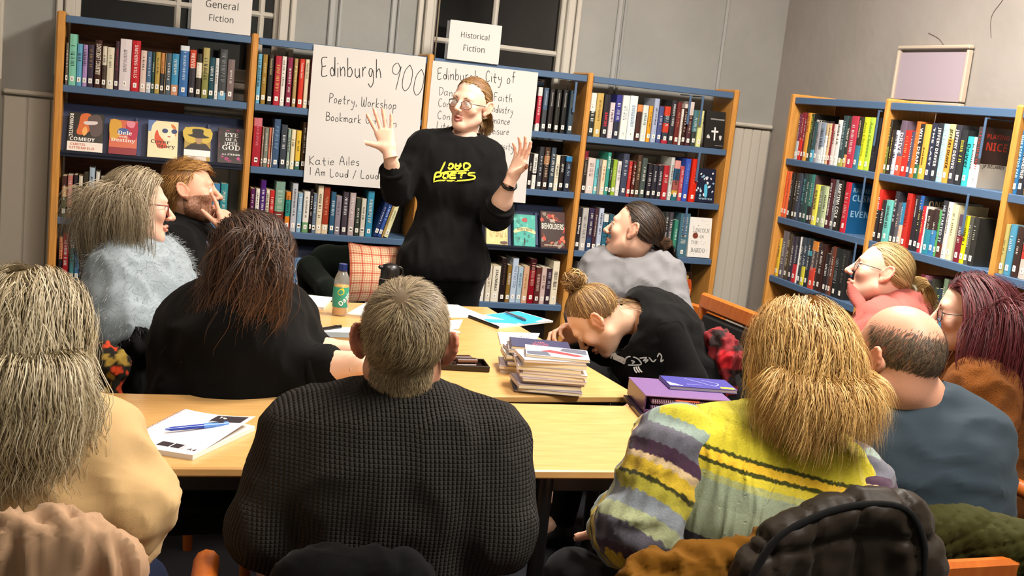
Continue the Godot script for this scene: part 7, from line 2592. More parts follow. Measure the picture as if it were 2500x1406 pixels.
func speaker():
	var j := {"hd": Vector3(1.728, 1.535, 1.348), "fw": Vector3(-0.700, 0.046, 0.698), "up": Vector3(0.1, 1, 0.03), "nk": Vector3(1.721, 1.392, 1.328), "tf": Vector3(-0.2, 0, 0.98), "sl": Vector3(1.815, 1.310, 1.417), "sr": Vector3(1.548, 1.328, 1.324), "el": Vector3(1.838, 1.091, 1.537), "wl": Vector3(1.841, 1.260, 1.680), "er": Vector3(1.433, 1.150, 1.402), "wr": Vector3(1.357, 1.317, 1.529), "pv": Vector3(1.658, 0.850, 1.422), "cw": 0.145, "cd": 0.098, "ww": 0.13, "skin": lin("dbb59f"), "jaw": 0.95, "open": 0.004, "neck": 0.046, "lip": lin("b06a60"), "bust": 0.7}
	j.hl = j.pv + Vector3(0.085, -0.04, 0.0)
	j.hr = j.pv + Vector3(-0.085, -0.04, 0.0)
	j.kl = j.hl + Vector3(0.01, -0.37, 0.02)
	j.kr = j.hr + Vector3(-0.01, -0.37, 0.02)
	j.al = Vector3(j.kl.x, 0.09, j.kl.z - 0.02)
	j.ar = Vector3(j.kr.x, 0.09, j.kr.z - 0.02)
	var t := person("woman in black sweatshirt standing with both hands raised before the flip-chart sheets", j, [["r", Vector3(-0.257, 0.917, -0.309), Vector3(0.358, -0.107, -0.930), [0.08, 0.06, 0.08, 0.12], 0.17, Vector3(0.86, 0.42, -0.15), 0.0028], ["l", Vector3(0.303, 0.941, 0.046), Vector3(0.920, -0.124, -0.365), [0.16, 0.24, 0.3, 0.34], 0.12, Vector3(0.8, 0.55, -0.25), 0.0028]], 0.0032)
	var xf := off_xf(t, j.xf)
	eyes(t, xf, "5a4a38", "6a4a34")
	glasses(t, xf, "1c1210", 0.02, 0.0013)
	var blk := cloth("black_sweat", Color(0.028, 0.028, 0.03), 0.85, 0.05, 0.4, 8.0)
	top_wear(t, "sweatshirt", j, blk, 0.02, [0.2, 0.5], 0.01, folds(4, 0.008, Vector3(9, 4, 9)), 0.068, j.pv.y - 0.055)
	var g := G.new()
	var up := ((j.hd as Vector3) - (j.nk as Vector3)).normalized()
	ring(g, j.nk - up * 0.008 + (j.tf as Vector3) * 0.014 - t.position, (up + (j.tf as Vector3) * 0.4).normalized(), 0.068, 0.008)
	put("collar", g, blk, t)
	g = G.new()
	for s in [["l", 0.2], ["r", 0.5]]:
		var d: Vector3 = (j["w" + s[0]] - j["e" + s[0]])
		ring(g, j["e" + s[0]] + d * (s[1] + 0.05) - t.position, d.normalized(), 0.05 if s[0] == "r" else 0.056, 0.009)
	put("cuffs", g, blk, t)
	trousers(t, j, cloth("black_jeans", Color(0.022, 0.022, 0.026), 0.85))
	g = G.new()
	g.col = lin("e6dc3c")
	var dir := Vector3(0.361, -0.156, -0.921)
	for q in [[1082, 394, 1072, 424, 1112, 420, 0.006], [1074, 424, 1100, 419, 1138, 416, 0.003]]:
		pass
	var P := [
		[Vector3(1.587, 1.302, 1.534), Vector3(1.580, 1.281, 1.535), Vector3(1.572, 1.253, 1.537), Vector3(1.603, 1.262, 1.546), Vector3(1.683, 1.276, 1.571)],
		[Vector3(1.602, 1.285, 1.542), Vector3(1.608, 1.296, 1.542), Vector3(1.618, 1.293, 1.546), Vector3(1.617, 1.280, 1.548), Vector3(1.606, 1.274, 1.545), Vector3(1.601, 1.281, 1.542)],
		[Vector3(1.631, 1.300, 1.549), Vector3(1.628, 1.281, 1.551), Vector3(1.638, 1.277, 1.555), Vector3(1.646, 1.286, 1.556), Vector3(1.648, 1.303, 1.554)],
		[Vector3(1.625, 1.289, 1.549), Vector3(1.653, 1.292, 1.558)],
		[Vector3(1.662, 1.282, 1.562), Vector3(1.664, 1.303, 1.559), Vector3(1.680, 1.304, 1.565), Vector3(1.686, 1.294, 1.568), Vector3(1.677, 1.283, 1.567), Vector3(1.662, 1.280, 1.563)],
		[Vector3(1.548, 1.217, 1.535), Vector3(1.554, 1.250, 1.532), Vector3(1.573, 1.253, 1.538), Vector3(1.572, 1.240, 1.540), Vector3(1.553, 1.233, 1.534)],
		[Vector3(1.583, 1.243, 1.543), Vector3(1.589, 1.253, 1.543), Vector3(1.602, 1.253, 1.547), Vector3(1.600, 1.238, 1.549), Vector3(1.587, 1.233, 1.546), Vector3(1.582, 1.241, 1.543)],
		[Vector3(1.636, 1.260, 1.557), Vector3(1.615, 1.256, 1.551), Vector3(1.611, 1.237, 1.553), Vector3(1.634, 1.240, 1.560)],
		[Vector3(1.614, 1.248, 1.552), Vector3(1.631, 1.250, 1.558)],
		[Vector3(1.639, 1.259, 1.559), Vector3(1.674, 1.266, 1.569)],
		[Vector3(1.657, 1.261, 1.564), Vector3(1.653, 1.240, 1.566)],
		[Vector3(1.708, 1.270, 1.580), Vector3(1.687, 1.266, 1.573), Vector3(1.683, 1.257, 1.574), Vector3(1.705, 1.256, 1.581), Vector3(1.707, 1.246, 1.584), Vector3(1.690, 1.238, 1.579), Vector3(1.634, 1.227, 1.563), Vector3(1.576, 1.222, 1.544), Vector3(1.546, 1.212, 1.536)],
	]
	for k in P.size():
		var sp := spline(P[k], 5)
		var w := PackedFloat32Array()
		for m in sp.size():
			var e := float(m) / sp.size()
			w.append((0.0074 if k != 0 and k != 11 else lerpf(0.007, 0.005, e)) * (0.6 + 0.5 * minf(1.0, minf(e, 1.0 - e) * 8.0)))
		ribbon_on(g, j, sp, w, dir, t.position)
	put("chest_print", g, vcol("fabric_print", 0.7), t)
	g = G.new()
	var wd: Vector3 = (j.wl - j.el).normalized()
	var wc: Vector3 = j.wl - wd * 0.035 - t.position
	ring(g, wc, wd, 0.029, 0.0065)
	g.box(wc + Vector3(0.012, -0.019, 0.969) * 0.03, Vector3(0.02, 0.022, 0.012), 0.004)
	put("wrist_watch", g, mat("black_plastic", Color.WHITE), t)
	var h := new_hair(xf, ["4e3722", "8a6a42", "b08c58"], 21, 0.0022)
	hair_cap(h, xf, 0.66, -0.6, 0.0, 0.004, lin("6a4a2c"))
	tied_hair(h, xf, 1700, Vector3(0, -0.02, -0.105), [0.62, -0.62, 0.02], 0.005, 0.5)
	tail(h, [xf * Vector3(0, -0.02, -0.1), xf * Vector3(0.02, -0.045, -0.125), xf * Vector3(0.035, -0.09, -0.115), xf * Vector3(0.04, -0.14, -0.09)], [0.02, 0.032, 0.03, 0.012], 500, 0.006, 0.006)
	done_hair(t, h)
func grey_man():
	var j := {"hd": Vector3(0.874, 1.119, 4.137), "fw": Vector3(0.25, 0.05, -0.95), "up": Vector3(0, 1, 0), "nk": Vector3(0.877, 1.000, 4.127), "tf": Vector3(0.05, 0.0, -1), "sl": Vector3(0.707, 0.928, 4.114), "sr": Vector3(1.039, 0.935, 4.181), "el": Vector3(0.649, 0.764, 4.144), "er": Vector3(1.054, 0.794, 4.253), "wl": Vector3(0.74, 0.62, 3.86), "wr": Vector3(1.0, 0.62, 3.9), "pv": Vector3(0.87, 0.56, 4.16), "cw": 0.185, "cd": 0.115, "ww": 0.185, "skin": lin("c48f76"), "ear": 1.12, "neck": 0.055, "belly": 0.02, "ar_l": 1.15, "ar_r": 1.15}
	sit(j, Vector3(0, 0, -1))
	var t := person("man with short grey-brown hair seen from behind in a dark waffle-knit sweater", j, [["l", Vector3(0.3, -0.2, -0.9), Vector3(0, 1, -0.2), [0.4, 0.45, 0.5, 0.5], 0.08, Vector3(0.7, 0.6, -0.3), 0.0045], ["r", Vector3(-0.3, -0.2, -0.9), Vector3(0, 1, -0.2), [0.4, 0.45, 0.5, 0.5], 0.08, Vector3(0.7, 0.6, -0.3), 0.0045]], 0.004)
	var xf := off_xf(t, j.xf)
	eyes(t, xf, "4a5a60", "6a5a48")
	var m := mat("waffle_knit", Color(0.19, 0.18, 0.17), 0.95)
	m.metallic_specular = 0.2
	m.heightmap_enabled = true
	m.heightmap_texture = waffle()
	m.heightmap_scale = 1.2
	m.uv1_triplanar = true
	m.uv1_triplanar_sharpness = 8.0
	m.uv1_scale = Vector3(15.5, 15.5, 15.5)
	m.rim_enabled = true
	m.rim = 0.2
	top_wear(t, "sweater", j, m, 0.024, [1.0, 1.0], 0.011, folds(8, 0.007, Vector3(6, 5, 6)))
	var g := G.new()
	var up := ((j.hd as Vector3) - (j.nk as Vector3)).normalized()
	var base: Vector3 = j.nk - t.position
	for k in 49:
		var w := TAU * k / 48
		for q in 6:
			var e := q / 5.0
			var rr := lerpf(0.079, 0.068, smoothstep(0.0, 0.5, e)) + (0.003 if q == 4 else 0.0)
			var a := Vector3(cos(w) * rr, 0, sin(w) * rr * 0.95)
			g.pt(base + a + up * lerpf(-0.028, 0.062, e) - Vector3(0, 0.012, 0) * sin(w) * -1.0 + Vector3(0.004, 0, -0.004), Vector3(cos(w), 0.1, sin(w)), Vector2(k / 48.0 * 6.0, e))
	for k in 48:
		for q in 5:
			var a := k * 6 + q
			g.tri(a, a + 1, a + 7)
			g.tri(a, a + 7, a + 6)
	var rm := mat("rib_knit", Color(0.19, 0.18, 0.17), 0.95)
	rm.heightmap_enabled = true
	rm.heightmap_texture = rib_tex()
	rm.heightmap_scale = 0.4
	put("collar", g, rm, t)
	var h := new_hair(xf, ["3a2e20", "6e5d42", "8f7d5c", "b3a380"], 5, 0.0013)
	hair_cap(h, xf, 0.7, -0.78, 0.02, 0.002, lin("57472f"))
	var crown := Vector3(0.15, 0.78, -0.6).normalized()
	var lie := func(d: Vector3) -> Vector3:
		var f := d - crown * d.dot(crown)
		return f.normalized() + d.cross(crown) * 0.55 + Vector3(-0.25 * maxf(0.0, d.y), -0.25, 0)
	short_hair(h, xf, 9500, 0.036, 0.2, [0.7, -0.8, 0.02], lie)
	done_hair(t, h)
func cream_woman():
	var j := {"hd": Vector3(0.239, 1.098, 4.184), "fw": Vector3(0.42, 0.05, -0.9), "up": Vector3(0, 1, 0), "nk": Vector3(0.233, 0.969, 4.183), "tf": Vector3(0.25, 0, -0.97), "sl": Vector3(0.111, 0.919, 4.119), "sr": Vector3(0.345, 0.939, 4.247), "el": Vector3(0.050, 0.751, 4.106), "er": Vector3(0.404, 0.870, 4.301), "wl": Vector3(0.12, 0.62, 3.92), "wr": Vector3(0.36, 0.66, 4.02), "pv": Vector3(0.25, 0.56, 4.27), "cw": 0.175, "cd": 0.12, "skin": lin("d0a48c"), "ar_r": 1.3, "ar_l": 1.3}
	sit(j, Vector3(0.1, 0, -0.99))
	var t := person("woman with long wavy grey hair in a cream jumper at the left edge", j, [["l", Vector3(0.3, -0.2, -0.9), Vector3(0, 1, -0.2), [0.4, 0.45, 0.5, 0.5], 0.08, Vector3(0.7, 0.6, -0.3), 0.0045], ["r", Vector3(-0.3, -0.2, -0.9), Vector3(0, 1, -0.2), [0.4, 0.45, 0.5, 0.5], 0.08, Vector3(0.7, 0.6, -0.3), 0.0045]], 0.005)
	var xf := off_xf(t, j.xf)
	eyes(t, xf, "4a5a60", "8a8070")
	top_wear(t, "jumper", j, cloth("cream_knit", Color(0.74, 0.62, 0.44), 0.9, 0.06, 0.5, 9.0), 0.024, [0.9, 0.75], 0.011, folds(15, 0.012, Vector3(5, 7, 5)))
	trousers(t, j, cloth("blue_jeans", Color(0.06, 0.10, 0.2), 0.85))
	var g := G.new()
	var s := Sdf.new(j.pv - Vector3(0.3, 0.25, 0.35), j.pv + Vector3(0.3, 0.2, 0.3), 0.013)
	s.cap(j.pv - Vector3(0.07, 0, 0), j.pv + Vector3(0.07, 0, 0), 0.15, 0.15, 0.03)
	s.cap(j.hr + Vector3(0.02, 0.03, 0), j.hr + Vector3(0.06, 0.02, -0.16), 0.11, 0.09, 0.04)
	s.mesh(g)
	relief(g, folds(18, 0.012, Vector3(9, 6, 9)))
	for k in g.v.size():
		g.v[k] -= t.position
	put("shirt_tail", g, cloth("white_cotton", Color(0.72, 0.70, 0.64), 0.85), t)
	var h := new_hair(xf, ["6a5a40", "9a8a68", "b8ab8c", "d6ccb4"], 9, 0.0014)
	hair_cap(h, xf, 0.6, -0.75, -0.1, 0.012, lin("7a6c50"))
	h.balls.append([(j.nk as Vector3) - t.position - Vector3(0, 0.1, 0), Basis(), Vector3(0.19, 0.13, 0.13)])
	loose_hair(h, xf, {"n": 9000, "len": 0.33, "steps": 19, "part": 0.01, "thick": 0.03, "wave": 0.5, "freq": 75.0, "flow": 0.45, "sweep": -0.3, "tuck": 0.8, "frizz": 0.14, "top": 0.6, "back": -0.7, "clump": 0.004, "tip": 1.0, "fall": 0.9})
	done_hair(t, h)
func blond_person():
	var j := {"hd": Vector3(1.628, 1.117, 4.251), "fw": Vector3(-0.05, 0.02, -1), "up": Vector3(0.03, 1, 0), "nk": Vector3(1.623, 0.999, 4.248), "tf": Vector3(-0.1, 0.0, -1), "sl": Vector3(1.398, 0.948, 4.257), "sr": Vector3(1.766, 0.892, 4.282), "el": Vector3(1.315, 0.822, 4.304), "er": Vector3(1.744, 0.806, 4.376), "wl": Vector3(1.42, 0.68, 3.98), "wr": Vector3(1.68, 0.66, 4.0), "pv": Vector3(1.55, 0.57, 4.29), "cw": 0.19, "cd": 0.12, "ww": 0.18, "skin": lin("d0a48c"), "ar_l": 1.15, "ar_r": 1.15}
	sit(j, Vector3(-0.1, 0, -0.99))
	var t := person("person with tousled sandy hair in a green and yellow striped cardigan, seen from behind", j, [["l", Vector3(0.3, -0.2, -0.9), Vector3(0, 1, -0.2), [0.4, 0.45, 0.5, 0.5], 0.08, Vector3(0.7, 0.6, -0.3), 0.0045], ["r", Vector3(-0.3, -0.2, -0.9), Vector3(0, 1, -0.2), [0.4, 0.45, 0.5, 0.5], 0.08, Vector3(0.7, 0.6, -0.3), 0.0045]], 0.005)
	var xf := off_xf(t, j.xf)
	eyes(t, xf, "4a5a60", "8a7050")
	trousers(t, j, cloth("dark_trousers", Color(0.05, 0.05, 0.06), 0.9))
	var tex := stripes([[0.0, "a8a02c"], [0.15, "b8ac30"], [0.262, "3e4018"], [0.278, "d8b030"], [0.315, "3e4018"], [0.332, "c8b838"], [0.37, "a4a86c"], [0.4, "8f9c84"], [0.5, "98a68c"], [0.66, "3e3d48"], [0.71, "3a2838"], [0.735, "4a4a52"], [0.745, "c8ac34"], [0.785, "34341c"], [0.797, "b8a838"], [0.84, "6c7c44"], [0.87, "6c7c84"], [0.91, "5c7050"], [0.94, "2c3038"]], 3)
	var m := mat("striped_wool", Color.WHITE, 0.95)
	m.albedo_texture = tex
	m.metallic_specular = 0.2
	m.rim_enabled = true
	m.rim = 0.3
	m.heightmap_enabled = true
	m.heightmap_texture = rib_tex()
	m.heightmap_scale = 0.25
	m.uv1_scale = Vector3(1, 1, 1)
	var o: Vector3 = j.nk
	var dn := Vector3(-0.206, -0.980, -0.007)
	var ax := Vector3(0.932, -0.134, 0.335)
	var tuv := func(p: Vector3, n: Vector3) -> Vector2:
		var d: Vector3 = p - o
		return Vector2(d.dot(ax) * 2.2 + n.dot(ax) * 0.1, clampf(0.297 + (d.dot(dn) - 0.06) * 2.5, 0.003, 0.99))
	top_wear(t, "cardigan", j, m, 0.026, [-1.0, -1.0], 0.011, folds(25, 0.008, Vector3(8, 3, 8)), 0.0, -1.0, null, tuv)
	var sm: StandardMaterial3D = m.duplicate()
	sm.albedo_texture = stripes([[0.0, "b0a834"], [0.06, "7c8c84"], [0.1, "5a5a64"], [0.16, "3e2a3a"], [0.2, "c8b088"], [0.22, "c8aa34"], [0.26, "3a3a1c"], [0.272, "a8a03c"], [0.31, "7c848c"], [0.36, "98a07c"], [0.41, "54525c"], [0.47, "4a3846"], [0.49, "c8aa38"], [0.54, "3a3a1c"], [0.552, "b8a440"], [0.58, "8c9890"], [0.64, "5a5a60"], [0.69, "402c3c"], [0.72, "c8aa34"], [0.77, "3a3a1c"], [0.785, "a4a044"], [0.83, "7c8884"], [0.89, "9aa08c"], [0.94, "4a3c4c"]], 4)
	for k in ["l", "r"]:
		var b := bounds(j, ["s" + k, "e" + k, "w" + k], 0.13)
		var s := Sdf.new(b[0], b[1], 0.01)
		arm(s, j, k, 0.03, 1.0, 1.15)
		s.cap(j["s" + k], (j["s" + k] as Vector3).lerp(j["e" + k], 0.3), 0.088, 0.084, 0.03)
		var g := G.new()
		s.mesh(g)
		relief(g, folds(29, 0.012, Vector3(5, 11, 5)))
		var A: Vector3 = j["s" + k]
		var B: Vector3 = j["e" + k]
		var C: Vector3 = j["w" + k]
		var la := (B - A).length()
		var lb := (C - B).length()
		for q in g.v.size():
			var p := g.v[q]
			var ta := (p - A).dot((B - A) / la)
			var tb := (p - B).dot((C - B) / lb)
			var mix := smoothstep(-0.03, 0.05, tb)
			var l := lerpf(ta, la + maxf(tb, 0.0), mix)
			g.u[q] = Vector2((p - A).dot(Vector3(1.4, 0, 1.4)), clampf((l + 0.08) / (la + lb + 0.1), 0.003, 0.99))
			g.v[q] = p - t.position
		put("sleeve", g, sm, t)
	var g2 := G.new()
	var up := ((j.hd as Vector3) - (j.nk as Vector3)).normalized()
	ring(g2, j.nk + up * 0.012 + Vector3(0.02, 0, 0) - t.position, up, 0.074, 0.017)
	relief(g2, func(p: Vector3, _n: Vector3) -> float: return fn.get_noise_3dv(p * 90.0) * 0.006)
	put("fleece_collar", g2, cloth("cream_fleece", Color(0.8, 0.74, 0.6), 0.95), t)
	var h := new_hair(xf, ["7a5526", "b08545", "cda561", "e8cd92"], 14, 0.0012)
	hair_cap(h, xf, 0.62, -0.75, -0.1, 0.01, lin("94703a"))
	loose_hair(h, xf, {"n": 10000, "len": 0.16, "steps": 12, "part": 0.02, "thick": 0.04, "wave": 0.32, "freq": 60.0, "flow": 0.5, "sweep": -0.4, "tuck": 0.2, "frizz": 0.3, "top": 0.6, "back": -0.75, "clump": 0.003, "fall": 0.85})
	done_hair(t, h)
func bald_man():
	var j := {"hs": 1.05, "hd": Vector3(1.986, 1.108, 4.084), "fw": Vector3(-0.26, -0.02, -0.96), "up": Vector3(0.03, 1, 0), "nk": Vector3(2.076, 1.003, 4.068), "tf": Vector3(-0.05, 0, -1), "sl": Vector3(1.920, 0.938, 4.070), "sr": Vector3(2.218, 0.933, 4.106), "el": Vector3(1.871, 0.743, 4.141), "er": Vector3(2.199, 0.755, 4.184), "wl": Vector3(1.92, 0.7, 3.9), "wr": Vector3(2.1, 0.66, 3.95), "pv": Vector3(2.06, 0.57, 4.18), "cw": 0.185, "cd": 0.13, "ww": 0.19, "skin": lin("cc967c"), "neck": 0.066, "belly": 0.03, "ear": 1.05, "jaw": 1.08, "beard": lin("5a4a40"), "ar_l": 1.2, "ar_r": 1.2}
	sit(j, Vector3(-0.05, 0, -1))
	var t := person("balding man in a slate blue T-shirt seen from behind, right of the striped cardigan", j, [["l", Vector3(-0.3, -0.2, -0.9), Vector3(0, 1, -0.2), [0.4, 0.45, 0.5, 0.5], 0.08, Vector3(0.7, 0.6, -0.3), 0.0045], ["r", Vector3(-0.3, -0.2, -0.9), Vector3(0, 1, -0.2), [0.4, 0.45, 0.5, 0.5], 0.08, Vector3(0.7, 0.6, -0.3), 0.0045]], 0.004)
	var xf := off_xf(t, j.xf)
	eyes(t, xf, "4a5a60", "4a3a30")
	top_wear(t, "tshirt", j, cloth("slate_cotton", Color(0.17, 0.215, 0.25), 0.85, 0.04, 0.6, 10.0), 0.018, [0.05, 0.05], 0.011, folds(33, 0.008, Vector3(4, 9, 4)), 0.085, j.pv.y - 0.06)
	trousers(t, j, cloth("dark_trousers", Color.WHITE))
	var h := new_hair(xf, ["2a2018", "4e4132", "6e604c"], 31, 0.0015)
	var lie := func(d: Vector3) -> Vector3: return Vector3(0, -0.6, -0.2) + d.cross(Vector3(0, 1, 0)) * 0.5
	var fringe := func(d: Vector3) -> float: return smoothstep(0.62, 0.3, d.y + maxf(0.0, -d.z) * 0.0) * smoothstep(-0.78, -0.6, d.y)
	short_hair(h, xf, 5200, 0.018, 0.12, [0.7, -0.8, 0.02], lie, fringe)
	done_hair(t, h)
func red_woman():
	var j := {"hs": 1.04, "hd": Vector3(2.883, 1.068, 3.237), "fw": Vector3(-0.817, -0.067, -0.561), "up": Vector3(0, 1, 0), "nk": Vector3(2.950, 0.936, 3.250), "tf": Vector3(-0.8, 0, -0.5), "sl": Vector3(2.795, 0.870, 3.445), "sr": Vector3(3.167, 0.828, 3.117), "el": Vector3(2.775, 0.693, 3.522), "er": Vector3(3.192, 0.588, 3.167), "wl": Vector3(2.674, 0.647, 3.496), "wr": Vector3(2.882, 0.593, 3.265), "pv": Vector3(3.030, 0.572, 3.340), "cw": 0.17, "cd": 0.115, "ww": 0.17, "skin": lin("ddb09c"), "ar_l": 1.4, "ar_r": 1.4, "bust": 1.0}
	sit(j, Vector3(-0.45, 0, -0.9))
	var t := person("woman with long dark red hair, glasses and a tan fleece at the right edge", j, [["l", Vector3(-0.8, -0.2, -0.5), Vector3(0, 1, 0), [0.4, 0.45, 0.5, 0.5], 0.08, Vector3(0.7, 0.6, -0.3), 0.0045]], 0.004)
	var xf := off_xf(t, j.xf)
	eyes(t, xf, "4a4038", "4a2420")
	glasses(t, xf, "241a1a", 0.021, 0.0014)
	top_wear(t, "fleece", j, cloth("tan_fleece", Color(0.44, 0.25, 0.085), 0.95, 0.5, 0.12, 12.0), 0.034, [1.0, 1.0], 0.012, folds(41, 0.014, Vector3(7, 6, 7)), 0.0)
	trousers(t, j, cloth("dark_trousers", Color.WHITE))
	var h := new_hair(xf, ["22070a", "3f0d14", "5e1a20", "7a2c30"], 41, 0.0018)
	hair_cap(h, xf, 0.6, -0.75, -0.1, 0.01, lin("300a10"))
	h.balls.append([(j.nk as Vector3) - t.position - Vector3(0, 0.12, 0), Basis(), Vector3(0.17, 0.13, 0.17)])
	loose_hair(h, xf, {"n": 6000, "len": 0.46, "steps": 11, "part": -0.01, "thick": 0.03, "wave": 0.1, "freq": 30.0, "flow": 0.55, "sweep": -0.2, "tuck": 0.6, "top": 0.55, "back": -0.7, "face": 0.045, "clump": 0.003})
	done_hair(t, h)
func pink_woman():
	var j := {"hs": 1.05, "hd": Vector3(3.010, 1.086, 2.582), "fw": Vector3(-0.809, 0.226, -0.524), "up": Vector3(0.285, 0.949, -0.068), "nk": Vector3(3.087, 0.987, 2.593), "tf": Vector3(-0.8, 0, -0.5), "sl": Vector3(2.924, 0.919, 2.753), "sr": Vector3(3.249, 0.909, 2.468), "el": Vector3(2.833, 0.794, 2.744), "er": Vector3(3.159, 0.735, 2.468), "wl": Vector3(2.726, 0.711, 2.723), "wr": Vector3(2.904, 0.672, 2.564), "pv": Vector3(3.095, 0.618, 2.691), "cw": 0.15, "cd": 0.1, "skin": lin("ddb09a"), "ar_l": 1.3, "ar_r": 1.3, "bust": 0.8}
	sit(j, Vector3(-0.8, 0, -0.6))
	var t := person("woman with a blonde ponytail and glasses in a pink jacket, chin raised", j, [["l", Vector3(-0.862, -0.263, -0.350), Vector3(0, 1, 0), [0.5, 0.55, 0.6, 0.6], 0.04, Vector3(0.6, 0.7, -0.4), 0.0036]], 0.0036)
	var xf := off_xf(t, j.xf)
	eyes(t, xf, "5a6a70", "8a6a4a")
	glasses(t, xf, "33261e", 0.021, 0.0011)
	var pk := cloth("pink_jacket", Color(0.66, 0.36, 0.33), 0.8, 0.1, 0.1, 5.0)
	top_wear(t, "jacket", j, pk, 0.03, [0.9, 1.0], 0.012, folds(45, 0.013, Vector3(7, 6, 7)))
	var g := G.new()
	var up := ((j.hd as Vector3) - (j.nk as Vector3)).normalized()
	ring(g, j.nk + up * 0.02 + Vector3(0.009, 0.001, 0.003) - t.position, (up + Vector3(0.284, 0.032, 0.090)).normalized(), 0.076, 0.02, 0.9, up)
	put("collar", g, pk, t)
	for q in [[Vector3(2.832, 1.059, 2.655), Vector3(2.848, 1.017, 2.678), Vector3(2.863, 0.979, 2.711), Vector3(2.848, 0.932, 2.725)], [Vector3(2.892, 0.995, 2.729), Vector3(2.871, 0.959, 2.739), Vector3(2.854, 0.928, 2.738), Vector3(2.844, 0.910, 2.728)]]:
		g = G.new()
		g.tube(spline(q, 5), PackedFloat32Array([0.004, 0.012, 0.02, 0.026, 0.03, 0.032, 0.034, 0.034, 0.034, 0.032, 0.03, 0.028, 0.026, 0.022, 0.016, 0.01]), 10, 0.35, Vector3(0.208, 0.476, 0.842).normalized())
		for k in g.v.size():
			g.v[k] -= t.position
		put("lapel", g, pk, t)
	trousers(t, j, cloth("dark_trousers", Color.WHITE))
	var h := new_hair(xf, ["6a5230", "9c7e4e", "c0a26c", "d8c08c"], 51, 0.0022)
	hair_cap(h, xf, 0.62, -0.6, 0.0, 0.004, lin("8a6c40"))
	tied_hair(h, xf, 2000, Vector3(0, -0.015, -0.118), [0.6, -0.6, 0.0], 0.006, 0.2)
	var tp: Vector3 = xf * Vector3(0, -0.015, -0.115)
	tail(h, [tp, Vector3(3.162, 1.054, 2.617) - t.position, Vector3(3.179, 0.993, 2.655) - t.position, Vector3(3.178, 0.930, 2.687) - t.position], [0.018, 0.042, 0.045, 0.02], 900, 0.004, 0.004)
	done_hair(t, h)
	g = G.new()
	ring(g, tp + (Vector3(3.162, 1.054, 2.617) - t.position - tp).normalized() * 0.008, (Vector3(3.162, 1.054, 2.617) - t.position - tp).normalized(), 0.017, 0.006)
	put("hair_tie", g, mat("hair_tie", Color(0.6, 0.62, 0.55), 0.6), t)
